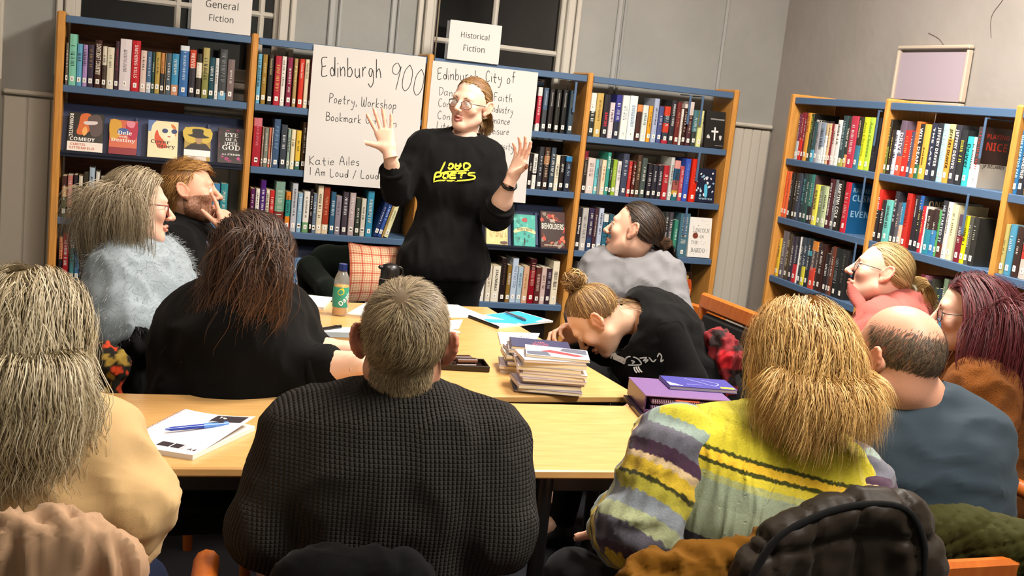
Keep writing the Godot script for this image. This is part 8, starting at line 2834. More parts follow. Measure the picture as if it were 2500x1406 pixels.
func bun_woman():
	var j := {"hs": 1.04, "hd": Vector3(1.940, 0.852, 2.510), "fw": Vector3(-0.462, -0.844, -0.244), "up": Vector3(-0.763, 0.498, -0.395), "nk": Vector3(2.080, 0.871, 2.521), "tf": Vector3(-0.582, -0.588, 0.548), "sl": Vector3(2.134, 0.847, 2.650), "sr": Vector3(2.203, 0.868, 2.317), "el": Vector3(2.210, 0.698, 2.723), "er": Vector3(2.088, 0.703, 2.286), "wl": Vector3(2.095, 0.618, 2.730), "wr": Vector3(1.940, 0.774, 2.416), "pv": Vector3(2.374, 0.685, 2.577), "cw": 0.15, "cd": 0.105, "ww": 0.15, "skin": lin("dab095"), "neck": 0.047, "bust": 0.9}
	j.extra = [[Vector3(2.096, 0.764, 2.599), Vector3(2.237, 0.697, 2.636), 0.075, 0.09, 0.05], [Vector3(2.066, 0.720, 2.575), Vector3(2.156, 0.659, 2.584), 0.05, 0.07, 0.05]]
	sit(j, Vector3(-1, 0, 0.05))
	j.ar_l = 1.0
	var t := person("woman with a messy bun bent over to write, in a black top with mesh shoulders", j, [["r", Vector3(-0.947, 0.211, -0.247), Vector3(0.022, 0.694, -0.647), [0.7, 0.8, 0.9, 0.9], 0.03, Vector3(0.45, 0.8, -0.5), 0.0034], ["l", Vector3(-0.817, -0.209, -0.344), Vector3(0, 1, 0), [0.3, 0.35, 0.4, 0.4], 0.05, Vector3(0.7, 0.6, -0.3), 0.0045]], 0.0036)
	var xf := off_xf(t, j.xf)
	eyes(t, xf, "5a4a38", "6a5030")
	top_wear(t, "top", j, cloth("black_jersey", Color(0.02, 0.02, 0.022), 0.85, 0.04, 0.4, 8.0), 0.026, [-1.0, -1.0], 0.011, folds(55, 0.01, Vector3(7, 7, 7)), 0.1)
	trousers(t, j, cloth("black_leggings", Color(0.03, 0.032, 0.036), 0.8))
	for k in ["l", "r"]:
		var b := bounds(j, ["s" + k, "e" + k, "w" + k], 0.12)
		var s := Sdf.new(b[0], b[1], 0.011)
		arm(s, j, k, 0.018, 0.8, 1.1)
		var g := G.new()
		s.mesh(g)
		for q in g.v.size():
			g.v[q] -= t.position
		put("sleeve", g, cloth("black_jersey", Color.WHITE), t)
	var g := G.new()
	var d: Vector3 = (j.wr - j.er).normalized()
	ring(g, j.wr - d * 0.03 - t.position, d, 0.032, 0.012)
	put("bracelet", g, mat("silver", Color(0.6, 0.6, 0.62), 0.3, 0.8), t)
	g = G.new()
	var dir := Vector3(0.313, -0.162, -0.936)
	var L := [
		["9a9a98", [Vector3(1.932, 0.788, 2.860), Vector3(1.941, 0.796, 2.862), Vector3(1.966, 0.794, 2.870), Vector3(1.981, 0.777, 2.878), Vector3(1.962, 0.770, 2.873), Vector3(1.937, 0.767, 2.865)]],
		["9a9a98", [Vector3(1.949, 0.784, 2.866), Vector3(1.959, 0.781, 2.870), Vector3(1.952, 0.774, 2.869)]],
		["9a9a98", [Vector3(1.974, 0.795, 2.873), Vector3(1.996, 0.800, 2.879), Vector3(1.986, 0.788, 2.878), Vector3(2.001, 0.793, 2.882), Vector3(1.992, 0.782, 2.881)]],
		["9a9a98", [Vector3(2.003, 0.803, 2.881), Vector3(2.019, 0.789, 2.889), Vector3(2.035, 0.820, 2.889)]],
		["9a9a98", [Vector3(2.035, 0.820, 2.889), Vector3(2.043, 0.810, 2.893), Vector3(2.042, 0.792, 2.896), Vector3(2.051, 0.801, 2.898)]],
		["9a9a98", [Vector3(2.056, 0.804, 2.899), Vector3(2.053, 0.816, 2.896), Vector3(2.072, 0.832, 2.899), Vector3(2.069, 0.823, 2.900), Vector3(2.058, 0.814, 2.898), Vector3(2.070, 0.816, 2.902)]],
		["d8d4d0", [Vector3(1.959, 0.763, 2.873), Vector3(1.963, 0.752, 2.877), Vector3(1.970, 0.745, 2.880)]],
		["d8d4d0", [Vector3(1.965, 0.765, 2.875), Vector3(1.971, 0.754, 2.879), Vector3(1.978, 0.747, 2.883)]],
		["d8d4d0", [Vector3(1.972, 0.767, 2.877), Vector3(1.978, 0.756, 2.881), Vector3(1.986, 0.749, 2.885)]],
	]
	for q in L:
		g.col = lin(q[0])
		ribbon_on(g, j, spline(q[1], 4), PackedFloat32Array([0.0045]), dir, t.position)
	g.col = lin("8a8078")
	for q in [[Vector3(1.891, 0.804, 2.844), Vector3(1.902, 0.793, 2.849)], [Vector3(1.889, 0.785, 2.846), Vector3(1.901, 0.783, 2.851), Vector3(1.917, 0.778, 2.857), Vector3(1.931, 0.772, 2.862)], [Vector3(1.891, 0.793, 2.845), Vector3(1.903, 0.790, 2.850), Vector3(1.920, 0.786, 2.856), Vector3(1.932, 0.780, 2.861)]]:
		ribbon_on(g, j, spline(q, 4), PackedFloat32Array([0.011]), dir, t.position)
	put("top_print", g, vcol("fabric_print", 0.7), t)
	var h := new_hair(xf, ["4a331c", "7a5a34", "a8844e", "c4a268"], 61, 0.0021)
	hair_cap(h, xf, 0.62, -0.62, 0.0, 0.004, lin("5e4426"))
	tied_hair(h, xf, 1800, Vector3(0, 0.125, -0.05), [0.6, -0.62, 0.0], 0.006, 0.5)
	for k in 260:
		var p := PackedVector3Array()
		var tilt := Vector3(h.r.randfn(), h.r.randfn(), h.r.randfn()).normalized()
		var a := tilt.cross(Vector3(0.3, 0.8, 0.5)).normalized()
		var b := tilt.cross(a)
		var w0 := h.r.randf() * TAU
		var rr := h.r.randf_range(0.02, 0.042)
		for m in 9:
			var w := w0 + m * 0.4
			p.append(xf * (Vector3(0.0, 0.142, -0.055) + (a * cos(w) + b * sin(w)) * rr * (1.0 + 0.15 * sin(m * 1.3 + k))))
		var c := h.shade(tilt)
		h.strand(p, xf.basis * tilt, h.width * 1.5, c, c)
	h.g.col = lin("6a4c2a")
	h.g.ball(xf * Vector3(0, 0.14, -0.055), Vector3(0.03, 0.03, 0.03), 14, 10)
	for k in 60:
		var p0: Vector3 = Vector3(h.r.randf_range(-0.05, 0.05), h.r.randf_range(-0.04, 0.02), -0.095)
		var p := PackedVector3Array()
		for m in 7:
			p.append(xf * (p0 + Vector3(sin(m * 0.7 + k) * 0.005, -0.012 * m, -0.006 * m + h.r.randf_range(-0.004, 0.002))))
		var c := h.shade(p0 * 9.0)
		h.strand(p, xf.basis * Vector3(0, 0, -1), 0.0012, c, c)
	done_hair(t, h)
func sweatshirt_woman():
	var j := {"hs": 1.10, "hd": Vector3(2.360, 1.091, 1.797), "fw": Vector3(-0.768, 0.148, -0.625), "up": Vector3(0.160, 0.975, -0.115), "nk": Vector3(2.398, 0.962, 1.757), "tf": Vector3(-0.782, 0.076, 0.612), "sl": Vector3(2.472, 0.925, 1.863), "sr": Vector3(2.269, 0.907, 1.724), "el": Vector3(2.481, 0.775, 1.999), "er": Vector3(2.171, 0.730, 1.850), "wl": Vector3(2.317, 0.691, 2.065), "wr": Vector3(2.194, 0.677, 2.026), "pv": Vector3(2.428, 0.607, 1.839), "cw": 0.155, "cd": 0.11, "skin": lin("d6ac94"), "ar_l": 1.35, "ar_r": 1.35, "bust": 0.8}
	sit(j, Vector3(-0.9, 0, 0.3))
	var t := person("woman with dark ponytail in a pale grey sweatshirt, looking up in profile", j, [["l", Vector3(-0.905, -0.200, 0.266), Vector3(0, 1, 0), [0.4, 0.45, 0.5, 0.5], 0.08, Vector3(0.7, 0.6, -0.3), 0.0045]], 0.0036)
	var xf := off_xf(t, j.xf)
	eyes(t, xf, "3a2c20", "2c2018")
	top_wear(t, "sweatshirt", j, cloth("pale_grey_fleece", Color(0.45, 0.45, 0.46), 0.9, 0.04, 0.4, 8.0), 0.03, [1.0, 1.0], 0.011, folds(65, 0.012, Vector3(7, 5, 7)), 0.082)
	var g := G.new()
	var up := ((j.hd as Vector3) - (j.nk as Vector3)).normalized()
	var cn := (up + Vector3(-0.409, 0.092, 0.595)).normalized()
	ring(g, j.nk - up * 0.012 + Vector3(-0.020, -0.008, 0.027) - t.position, cn, 0.082, 0.012)
	put("undershirt_neck", g, mat("black_cotton", Color(0.02, 0.02, 0.022), 0.9), t)
	trousers(t, j, cloth("dark_trousers", Color.WHITE))
	var h := new_hair(xf, ["120c08", "241811", "3c2a1c", "5a4430"], 71, 0.0022)
	hair_cap(h, xf, 0.6, -0.62, 0.0, 0.004, lin("1a120c"))
	tied_hair(h, xf, 1900, Vector3(0, -0.03, -0.112), [0.58, -0.6, -0.02], 0.006, 0.3)
	var tp: Vector3 = xf * Vector3(0, -0.03, -0.11)
	for c in ["4a3220", "6a4a2c"]:
		h.cols.append(lin(c))
	tail(h, [tp, Vector3(2.496, 1.045, 1.829) - t.position, Vector3(2.509, 0.966, 1.868) - t.position, Vector3(2.511, 0.886, 1.904) - t.position], [0.022, 0.036, 0.034, 0.012], 900, 0.009, 0.008)
	done_hair(t, h)
func bearded_man():
	var j := {"hs": 1.07, "hd": Vector3(0.590, 1.084, 1.472), "fw": Vector3(0.966, 0.155, 0.126), "up": Vector3(-0.144, 0.961, -0.214), "nk": Vector3(0.562, 0.971, 1.429), "tf": Vector3(0.95, 0, 0.05), "sl": Vector3(0.629, 0.862, 1.278), "sr": Vector3(0.538, 0.880, 1.651), "el": Vector3(0.762, 0.767, 1.478), "er": Vector3(0.611, 0.714, 1.757), "wl": Vector3(0.736, 0.949, 1.620), "wr": Vector3(0.782, 0.697, 1.710), "pv": Vector3(0.567, 0.552, 1.535), "cw": 0.165, "cd": 0.12, "skin": lin("d4a288"), "beard": lin("5c3a22"), "jaw": 1.08, "ar_l": 1.25, "ar_r": 1.25}
	sit(j, Vector3(1, 0, 0))
	var t := person("bearded sandy-haired man in a black jacket and lilac shirt, finger at his lips", j, [["l", Vector3(-0.206, 0.895, -0.330), Vector3(0.628, 0.247, 0.595), [0.15, 1.2, 1.3, 1.3], 0.03, Vector3(0.4, 0.8, -0.5), 0.0034], ["r", Vector3(0.863, -0.102, 0.307), Vector3(0, 1, 0), [0.4, 0.45, 0.5, 0.5], 0.08, Vector3(0.7, 0.6, -0.3), 0.0045]], 0.0034)
	var xf := off_xf(t, j.xf)
	eyes(t, xf, "4a5a68", "7a5030")
	top_wear(t, "jacket", j, cloth("black_wool", Color(0.03, 0.03, 0.033), 0.9, 0.08, 0.4, 8.0), 0.024, [0.9, 0.9], 0.011, folds(75, 0.008, Vector3(7, 5, 7)), 0.075)
	var g := G.new()
	var up := ((j.hd as Vector3) - (j.nk as Vector3)).normalized()
	var lm := cloth("lilac_shirt", Color(0.50, 0.50, 0.62), 0.8)
	ring(g, j.nk + up * 0.012 + Vector3(0.012, -0.005, 0.005) - t.position, (up + Vector3(0.332, 0.037, 0.105)).normalized(), 0.066, 0.014)
	put("collar", g, lm, t)
	g = G.new()
	g.tube(spline([Vector3(0.593, 0.971, 1.536) - t.position, Vector3(0.633, 0.933, 1.588) - t.position, Vector3(0.666, 0.874, 1.609) - t.position, Vector3(0.681, 0.817, 1.602) - t.position], 5), PackedFloat32Array([0.016]), 8)
	g.tube(spline([Vector3(0.607, 0.972, 1.476) - t.position, Vector3(0.652, 0.929, 1.520) - t.position, Vector3(0.676, 0.871, 1.538) - t.position], 5), PackedFloat32Array([0.014]), 8)
	put("shirt_front", g, lm, t)
	trousers(t, j, cloth("dark_trousers", Color.WHITE))
	var h := new_hair(xf, ["5a3818", "8e6230", "b98a48", "d8b070"], 81, 0.0021)
	hair_cap(h, xf, 0.6, -0.7, 0.06, 0.004, lin("6e4a24"))
	var lie := func(d: Vector3) -> Vector3: return (Vector3(0.25, 0.1, 0.8) if d.y > 0.45 else Vector3(0, -0.7, -0.35))
	var fade := func(d: Vector3) -> float: return 1.0 if d.y > 0.4 else 0.55
	short_hair(h, xf, 3600, 0.05, 0.5, [0.56, -0.72, 0.06], lie, fade)
	done_hair(t, h)
func fuzzy_woman():
	var j := {"hs": 1.03, "hd": Vector3(0.400, 1.096, 2.187), "fw": Vector3(0.967, -0.007, -0.188), "up": Vector3(-0.088, 0.977, -0.198), "nk": Vector3(0.386, 0.954, 2.143), "tf": Vector3(0.9, 0, -0.2), "sl": Vector3(0.479, 0.871, 1.985), "sr": Vector3(0.353, 0.900, 2.334), "el": Vector3(0.508, 0.649, 1.980), "er": Vector3(0.385, 0.751, 2.455), "wl": Vector3(0.72, 0.66, 2.1), "wr": Vector3(0.68, 0.66, 2.36), "pv": Vector3(0.411, 0.551, 2.220), "cw": 0.17, "cd": 0.125, "skin": lin("d9ae98"), "ar_l": 1.4, "ar_r": 1.45, "bust": 1.0}
	sit(j, Vector3(1, 0, 0))
	var t := person("woman with long grey-blonde hair and red glasses in a fluffy pale blue jumper", j, [["r", Vector3(0.9, -0.2, 0), Vector3(0, 1, 0), [0.4, 0.45, 0.5, 0.5], 0.08, Vector3(0.7, 0.6, -0.3), 0.0045]], 0.0036)
	var xf := off_xf(t, j.xf)
	eyes(t, xf, "4a5a60", "8a7a60")
	glasses(t, xf, "7a1c24", 0.021, 0.0016)
	var o := top_wear(t, "jumper", j, cloth("pale_blue_mohair", Color(0.56, 0.61, 0.64), 0.95), 0.032, [0.9, 0.9], 0.012, folds(85, 0.012, Vector3(7, 6, 7)), 0.0)
	var arr := o.mesh.surface_get_arrays(0)
	var vv: PackedVector3Array = arr[Mesh.ARRAY_VERTEX]
	var nn: PackedVector3Array = arr[Mesh.ARRAY_NORMAL]
	var h := new_hair(xf, ["8a959a", "a4adb0", "b8c0c2"], 90, 0.0016)
	var r := h.r
	for k in 9000:
		var q := r.randi() % vv.size()
		if vv[q].y < 0.62:
			continue
		var p := vv[q] + Vector3(r.randf() - 0.5, r.randf() - 0.5, r.randf() - 0.5) * 0.016
		var d := (nn[q] * 0.8 + Vector3(r.randf() - 0.5, r.randf() - 0.7, r.randf() - 0.5) * 1.4).normalized()
		var pts := PackedVector3Array()
		for m in 5:
			pts.append(p)
			p += d * 0.006
			d = (d + Vector3(r.randf() - 0.5, r.randf() - 0.75, r.randf() - 0.5) * 0.6).normalized()
		var c := h.shade(p * 0.4)
		h.strand(pts, nn[q], 0.0009, c, c)
	var fz := put("fluff", h.g, vcol("hair", 0.5), t)
	fz.set_meta("kind", "stuff")
	trousers(t, j, cloth("dark_trousers", Color.WHITE))
	h = new_hair(xf, ["4a3a2a", "8a7a60", "b3a588", "d0c6ae"], 91, 0.0017)
	hair_cap(h, xf, 0.56, -0.7, -0.1, 0.01, lin("75664c"))
	h.balls.append([(j.nk as Vector3) - t.position - Vector3(0, 0.12, 0), Basis(), Vector3(0.15, 0.12, 0.16)])
	loose_hair(h, xf, {"n": 6000, "len": 0.36, "steps": 12, "part": 0.0, "thick": 0.024, "wave": 0.12, "freq": 40.0, "flow": 0.45, "sweep": -0.2, "tuck": 1.2, "frizz": 0.06, "top": 0.5, "back": -0.7, "face": 0.07, "clump": 0.003, "tip": 0.75})
	done_hair(t, h)
func dark_woman():
	var j := {"hs": 1.05, "hd": Vector3(0.693, 1.069, 3.038), "fw": Vector3(0.884, -0.435, 0.157), "up": Vector3(0.285, 0.949, -0.068), "nk": Vector3(0.667, 0.933, 2.967), "tf": Vector3(0.9, -0.2, -0.1), "sl": Vector3(0.814, 0.887, 2.832), "sr": Vector3(0.643, 0.900, 3.104), "el": Vector3(0.863, 0.780, 2.931), "er": Vector3(0.800, 0.767, 3.061), "wl": Vector3(1.003, 0.831, 3.012), "wr": Vector3(0.983, 0.840, 3.196), "pv": Vector3(0.578, 0.631, 2.979), "cw": 0.175, "cd": 0.13, "ww": 0.19, "skin": lin("dcb49c"), "ar_l": 1.3, "ar_r": 1.5, "bust": 1.2, "belly": 0.03, "tk": 0.1}
	sit(j, Vector3(1, 0, -0.05))
	j.extra = [[Vector3(0.646, 0.893, 3.074), Vector3(0.797, 0.767, 3.061), 0.085, 0.07, 0.06], [Vector3(0.592, 0.832, 2.938), Vector3(0.665, 0.722, 2.960), 0.12, 0.1, 0.08]]
	var t := person("woman with long dark brown hair in a black jumper, bare forearms on the table", j, [["r", Vector3(0.922, 0.280, 0.154), Vector3(0, 1, 0.1), [0.5, 0.5, 0.55, 0.6], 0.04, Vector3(0.6, 0.7, -0.4), 0.0036], ["l", Vector3(0.865, 0.214, 0.359), Vector3(0, 1, 0.1), [0.4, 0.45, 0.5, 0.5], 0.05, Vector3(0.6, 0.7, -0.4), 0.0036]], 0.004)
	var xf := off_xf(t, j.xf)
	eyes(t, xf, "3a2c20", "3a2a1c")
	top_wear(t, "jumper", j, cloth("black_knit", Color(0.018, 0.018, 0.019), 0.92, 0.05, 0.4, 8.0), 0.024, [0.25, 0.5], 0.012, folds(95, 0.01, Vector3(5, 5, 5)), 0.0)
	var g := G.new()
	var d: Vector3 = (j.wr - j.er).normalized()
	ring(g, j.er + d * 0.12 - t.position, d, 0.064, 0.012)
	put("cuff", g, cloth("black_knit", Color.WHITE), t)
	g = G.new()
	d = (j.wl - j.el).normalized()
	for k in 2:
		ring(g, j.wl - d * (0.055 + k * 0.012) - t.position, (d + Vector3(0, 0.15 * k, 0)).normalized(), 0.041, 0.0022)
	put("bangle", g, mat("gold", Color(0.75, 0.52, 0.18), 0.25, 1.0), t)
	g = G.new()
	g.ball(Vector3(0.724, 1.024, 3.131) - t.position, Vector3(0.006, 0.008, 0.006), 10, 8)
	put("earring", g, mat("silver", Color.WHITE), t)
	trousers(t, j, cloth("dark_trousers", Color.WHITE))
	var h := new_hair(xf, ["140c08", "2c1a10", "4a2e1c", "7a5a3e"], 101, 0.0016)
	hair_cap(h, xf, 0.6, -0.7, -0.1, 0.012, lin("26170e"))
	h.balls.append([(j.nk as Vector3) - t.position - Vector3(0.03, 0.12, 0), Basis(), Vector3(0.18, 0.14, 0.18)])
	loose_hair(h, xf, {"n": 8000, "len": 0.34, "steps": 15, "part": 0.03, "thick": 0.026, "wave": 0.3, "freq": 50.0, "flow": 0.75, "sweep": 0.1, "tuck": 0.5, "drift": Vector3(-0.190, -0.021, -0.060), "frizz": 0.08, "top": 0.6, "back": -0.7, "clump": 0.005, "tip": 1.5, "fall": 0.9})
	done_hair(t, h)
func hidden_person():
	var j := {"hd": Vector3(2.480, 0.929, 2.966), "fw": Vector3(-0.7, 0, -0.7), "up": Vector3(0, 1, 0), "nk": Vector3(2.509, 0.828, 2.972), "tf": Vector3(-0.8, 0, -0.5), "sl": Vector3(2.365, 0.779, 3.060), "sr": Vector3(2.665, 0.759, 2.907), "el": Vector3(2.359, 0.650, 3.080), "er": Vector3(2.674, 0.636, 2.975), "wl": Vector3(2.362, 0.599, 3.090), "wr": Vector3(2.520, 0.568, 2.988), "pv": Vector3(2.525, 0.545, 3.047), "cw": 0.15, "cd": 0.1, "skin": lin("d0a48c")}
	sit(j, Vector3(-0.95, 0, 0.3))
	var t := person("person with dark spiky hair almost hidden behind the sandy-haired person", j, [], 0.005)
	var xf := off_xf(t, j.xf)
	eyes(t, xf, "3a2c20", "2a2018")
	top_wear(t, "top", j, cloth("dark_trousers", Color.WHITE), 0.02, [1.0, 1.0], 0.014)
	trousers(t, j, cloth("dark_trousers", Color.WHITE))
	var h := new_hair(xf, ["1c1610", "3c3022", "6a5a44"], 111, 0.0024)
	hair_cap(h, xf, 0.6, -0.7, 0.0, 0.008, lin("241c14"))
	var lie := func(d: Vector3) -> Vector3: return Vector3(0.4, 0.2, -0.5) if d.y > 0.4 else Vector3(0, -0.6, -0.3)
	short_hair(h, xf, 2200, 0.055, 0.45, [0.6, -0.7, 0.0], lie)
	done_hair(t, h)
# ---------------------------------------------------------------- chairs and soft things
func chair(at: Vector3, f: Vector3, label: String, arms: bool, w := 0.5, back := 0.9):
	var t := thing("wooden_chair", label, "chair", Vector3(at.x, 0, at.z), atan2(f.x, f.z), "wooden reading chairs round the tables")
	var wd := wood("chair_wood", Color(0.66, 0.33, 0.10), Color(0.76, 0.42, 0.15), 0.35, Vector3(6, 1, 6))
	var pad := cloth("charcoal_pad", Color(0.075, 0.068, 0.065), 0.9, 0.1, 0.5, 8.0)
	var g := G.new()
	g.box(Vector3(0, 0.374, 0.02), Vector3(w - 0.05, 0.06, 0.44), 0.02)
	put("seat", g, pad, t)
	g = G.new()
	g.xf = Transform3D(Basis(Vector3(1, 0, 0), -0.12), Vector3(0, 0.48, -0.2))
	g.box(Vector3(0, (back - 0.48) * 0.5, 0), Vector3(w - 0.1, back - 0.62, 0.035), 0.014)
	put("backrest", g, pad, t)
	g = G.new()
	g.xf = Transform3D(Basis(Vector3(1, 0, 0), -0.12), Vector3(0, 0.48, -0.2))
	g.box(Vector3(0, back - 0.51, 0), Vector3(w, 0.065, 0.028), 0.009)
	put("top_rail", g, wd, t)
	for s in [-1.0, 1.0]:
		var x: float = s * (w / 2 - 0.02)
		g = G.new()
		g.tube(PackedVector3Array([Vector3(x, 0, -0.27), Vector3(x, 0.42, -0.2), Vector3(x, back - 0.03, -0.25 - (back - 0.9) * 0.1)]), PackedFloat32Array([0.018, 0.021, 0.017]), 8)
		put("back_post", g, wd, t)
		g = G.new()
		g.tube(PackedVector3Array([Vector3(x, 0, 0.22), Vector3(x, 0.35, 0.2)]), PackedFloat32Array([0.016, 0.02]), 8)
		put("leg", g, wd, t)
		if arms:
			g = G.new()
			var xa: float = s * (w / 2 + 0.02)
			g.tube(spline([Vector3(xa, 0.63, -0.22), Vector3(xa, 0.665, 0.0), Vector3(xa, 0.68, 0.2), Vector3(xa, 0.655, 0.262), Vector3(xa, 0.58, 0.272), Vector3(xa, 0.3, 0.235), Vector3(xa, 0.0, 0.23)], 6), PackedFloat32Array([0.024]), 10, 0.75, Vector3(0, 0, 1))
			put("armrest", g, wd, t)
	g = G.new()
	g.box(Vector3(0, 0.318, 0.2), Vector3(w - 0.06, 0.05, 0.022), 0.004)
	g.box(Vector3(0, 0.318, -0.19), Vector3(w - 0.06, 0.05, 0.022), 0.004)
	put("seat_frame", g, wd, t)
func seats():
	var rows := [["wooden chair under the man in the dark waffle-knit sweater", false, 0.48, 0.7], ["wooden armchair with bent arms under the woman in the cream jumper", true, 0.52, 0.82], ["wooden chair under the person in the striped cardigan", false, 0.42, 0.82], ["wooden chair under the balding man", false, 0.42, 0.8], ["wooden armchair under the woman with dark red hair", true, 0.58, 0.86], ["wooden chair under the woman in the pink jacket", false, 0.46, 0.86], ["orange wooden chair with a charcoal back pad behind the woman with the bun", false, 0.48, 0.91], ["wooden chair under the woman in the grey sweatshirt", false, 0.44, 0.8], ["wooden chair under the bearded man", false, 0.44, 0.8], ["wooden chair under the woman in the fluffy pale blue jumper", false, 0.46, 0.8], ["wooden chair under the woman with long dark brown hair", false, 0.42, 0.72], ["wooden chair under the person with dark spiky hair", false, 0.42, 0.75]]
	for k in rows.size():
		var r: Array = rows[k]
		chair(seat_at[k][0] if k != 6 else Vector3(2.3, 0, 2.385), seat_at[k][1], r[0], r[1], r[2], r[3])
func blobby(caps: Array, cell: float, k := 0.04) -> G:
	var a: Vector3 = caps[0][0]
	var b := a
	for c in caps:
		for q in [c[0], c[1]]:
			a = a.min(q - Vector3(1, 1, 1) * (c[2] + 0.05))
			b = b.max(q + Vector3(1, 1, 1) * (c[2] + 0.05))
	var s := Sdf.new(a, b, cell)
	for c in caps:
		s.cap(c[0], c[1], c[2], c[3] if c.size() > 3 else c[2], k)
	var g := G.new()
	s.mesh(g)
	return g
# a garment hung over a chair back: points along its upper edge, hanging down to y
func hung(called: String, label: String, edge: Array, y: float, r: float, m: Material, fold: Callable, cell := 0.01) -> Node3D:
	var sp := spline(edge, 4)
	var caps := []
	for k in sp.size() - 1:
		var p := sp[k]
		caps.append([p, sp[k + 1], r])
		caps.append([p, Vector3(p.x, y, p.z), r])
	var g := blobby(caps, cell, 0.03)
	relief(g, fold)
	var c: Vector3 = edge[edge.size() / 2]
	var t := thing(called, label, called.split("_")[-1], Vector3(c.x, y, c.z))
	for k in g.v.size():
		g.v[k] -= t.position
	put("cloth", g, m, t)
	return t
func quilt(w: float, d: float, slant: float) -> Callable:
	return func(p: Vector3, _n: Vector3) -> float:
		var a := absf(fposmod((p.x + p.y * slant) / w, 1.0) - 0.5) * 2.0
		var b := absf(fposmod((p.y - p.x * slant) / (w * 1.4), 1.0) - 0.5) * 2.0
		return -d * (pow(a, 8.0) + pow(b, 8.0)) + fn.get_noise_3dv(p * 14.0) * d * 0.8
func coats():
	var t := hung("padded_coat", "dark brown quilted coat over the chair back behind the striped cardigan", [Vector3(1.413, 0.820, 4.551), Vector3(1.459, 0.883, 4.545), Vector3(1.534, 0.921, 4.542), Vector3(1.619, 0.940, 4.546), Vector3(1.680, 0.938, 4.567), Vector3(1.706, 0.894, 4.583), Vector3(1.712, 0.831, 4.596)], 0.5, 0.028, cloth("brown_nylon", Color(0.13, 0.105, 0.08), 0.5), quilt(0.085, 0.012, 0.12), 0.008)
	var g := G.new()
	var e := PackedVector3Array()
	for q in spline([Vector3(1.392, 0.843, 4.583), Vector3(1.433, 0.905, 4.575), Vector3(1.511, 0.946, 4.573), Vector3(1.594, 0.965, 4.576), Vector3(1.661, 0.964, 4.598), Vector3(1.692, 0.916, 4.617), Vector3(1.697, 0.854, 4.629)], 5):
		e.append(q - t.position)
	g.tube(e, PackedFloat32Array([0.007]), 8)
	put("hem_binding", g, cloth("black_wool", Color.WHITE), t)
	t = hung("mustard_jacket", "mustard jacket with a red lining bunched below the striped cardigan", [Vector3(1.262, 0.776, 4.433), Vector3(1.334, 0.796, 4.443), Vector3(1.426, 0.802, 4.452), Vector3(1.494, 0.833, 4.469), Vector3(1.548, 0.855, 4.472), Vector3(1.589, 0.870, 4.484)], 0.5, 0.03, cloth("mustard", Color(0.42, 0.27, 0.04), 0.8), folds(201, 0.02, Vector3(12, 9, 12)), 0.009)
	g = blobby([[Vector3(1.450, 0.864, 4.534), Vector3(1.481, 0.880, 4.542), 0.012, 0.011], [Vector3(1.458, 0.873, 4.535), Vector3(1.487, 0.882, 4.544), 0.014, 0.008]], 0.004, 0.01)
	for k in g.v.size():
		g.v[k] -= t.position
	put("lining", g, cloth("red_lining", Color(0.72, 0.10, 0.05), 0.7), t)
	hung("quilted_jacket", "olive green diamond-quilted jacket at the lower right corner", [Vector3(1.923, 0.817, 4.348), Vector3(1.990, 0.823, 4.348), Vector3(2.045, 0.814, 4.368), Vector3(2.086, 0.811, 4.404), Vector3(2.141, 0.809, 4.423)], 0.5, 0.035, cloth("olive_quilt", Color(0.17, 0.17, 0.04), 0.8), quilt(0.028, 0.006, 0.5), 0.0075)
	hung("pale_coat", "pale pinkish beige coat over the chair back at the lower left corner", [Vector3(0.191, 0.891, 4.482), Vector3(0.255, 0.891, 4.493), Vector3(0.299, 0.894, 4.496), Vector3(0.343, 0.884, 4.491), Vector3(0.401, 0.837, 4.476)], 0.5, 0.026, cloth("beige_coat", Color(0.63, 0.51, 0.40), 0.75), folds(203, 0.02, Vector3(14, 1.5, 14)), 0.009)
	hung("black_coat", "black coat over the chair back behind the waffle-knit sweater", [Vector3(0.679, 0.742, 4.319), Vector3(0.731, 0.761, 4.333), Vector3(0.830, 0.769, 4.364), Vector3(0.870, 0.760, 4.379)], 0.5, 0.03, cloth("black_wool", Color.WHITE), folds(205, 0.014, Vector3(10, 4, 10)), 0.012)
	hung("black_jacket", "black jacket behind the woman in the fluffy jumper", [Vector3(0.287, 0.672, 2.415), Vector3(0.315, 0.761, 2.366), Vector3(0.372, 0.762, 2.449), Vector3(0.430, 0.705, 2.532)], 0.45, 0.045, cloth("black_wool", Color.WHITE), folds(207, 0.02, Vector3(12, 5, 12)), 0.012)
	t = hung("flowered_scarf", "orange, black and olive scarf on the armchair left of the dark-haired woman", [Vector3(0.239, 0.847, 3.010), Vector3(0.281, 0.825, 3.027), Vector3(0.328, 0.806, 3.047), Vector3(0.372, 0.793, 3.085)], 0.68, 0.02, vcol("scarf", 0.9), folds(209, 0.014, Vector3(14, 9, 14)), 0.008)
	var ms := t.get_child(0) as MeshInstance3D
	var arr := ms.mesh.surface_get_arrays(0)
	var cc := PackedColorArray()
	for p: Vector3 in arr[Mesh.ARRAY_VERTEX]:
		var n := fn.get_noise_3dv(p * 16.0)
		cc.append(lin("c8401c") if n > 0.16 else lin("a08838") if n < -0.34 else lin("120e0c"))
	arr[Mesh.ARRAY_COLOR] = cc
	var am := ArrayMesh.new()
	am.add_surface_from_arrays(Mesh.PRIMITIVE_TRIANGLES, arr)
	am.surface_set_material(0, vcol("scarf", 0.9))
	ms.mesh = am
	t = hung("tartan_scarf", "red and black tartan scarf hanging from the chair behind the woman with the bun", [Vector3(2.323, 0.838, 2.662), Vector3(2.346, 0.811, 2.696), Vector3(2.365, 0.776, 2.729)], 0.5, 0.03, vcol("tartan", 0.9), folds(211, 0.02, Vector3(14, 9, 14)), 0.009)
	ms = t.get_child(0) as MeshInstance3D
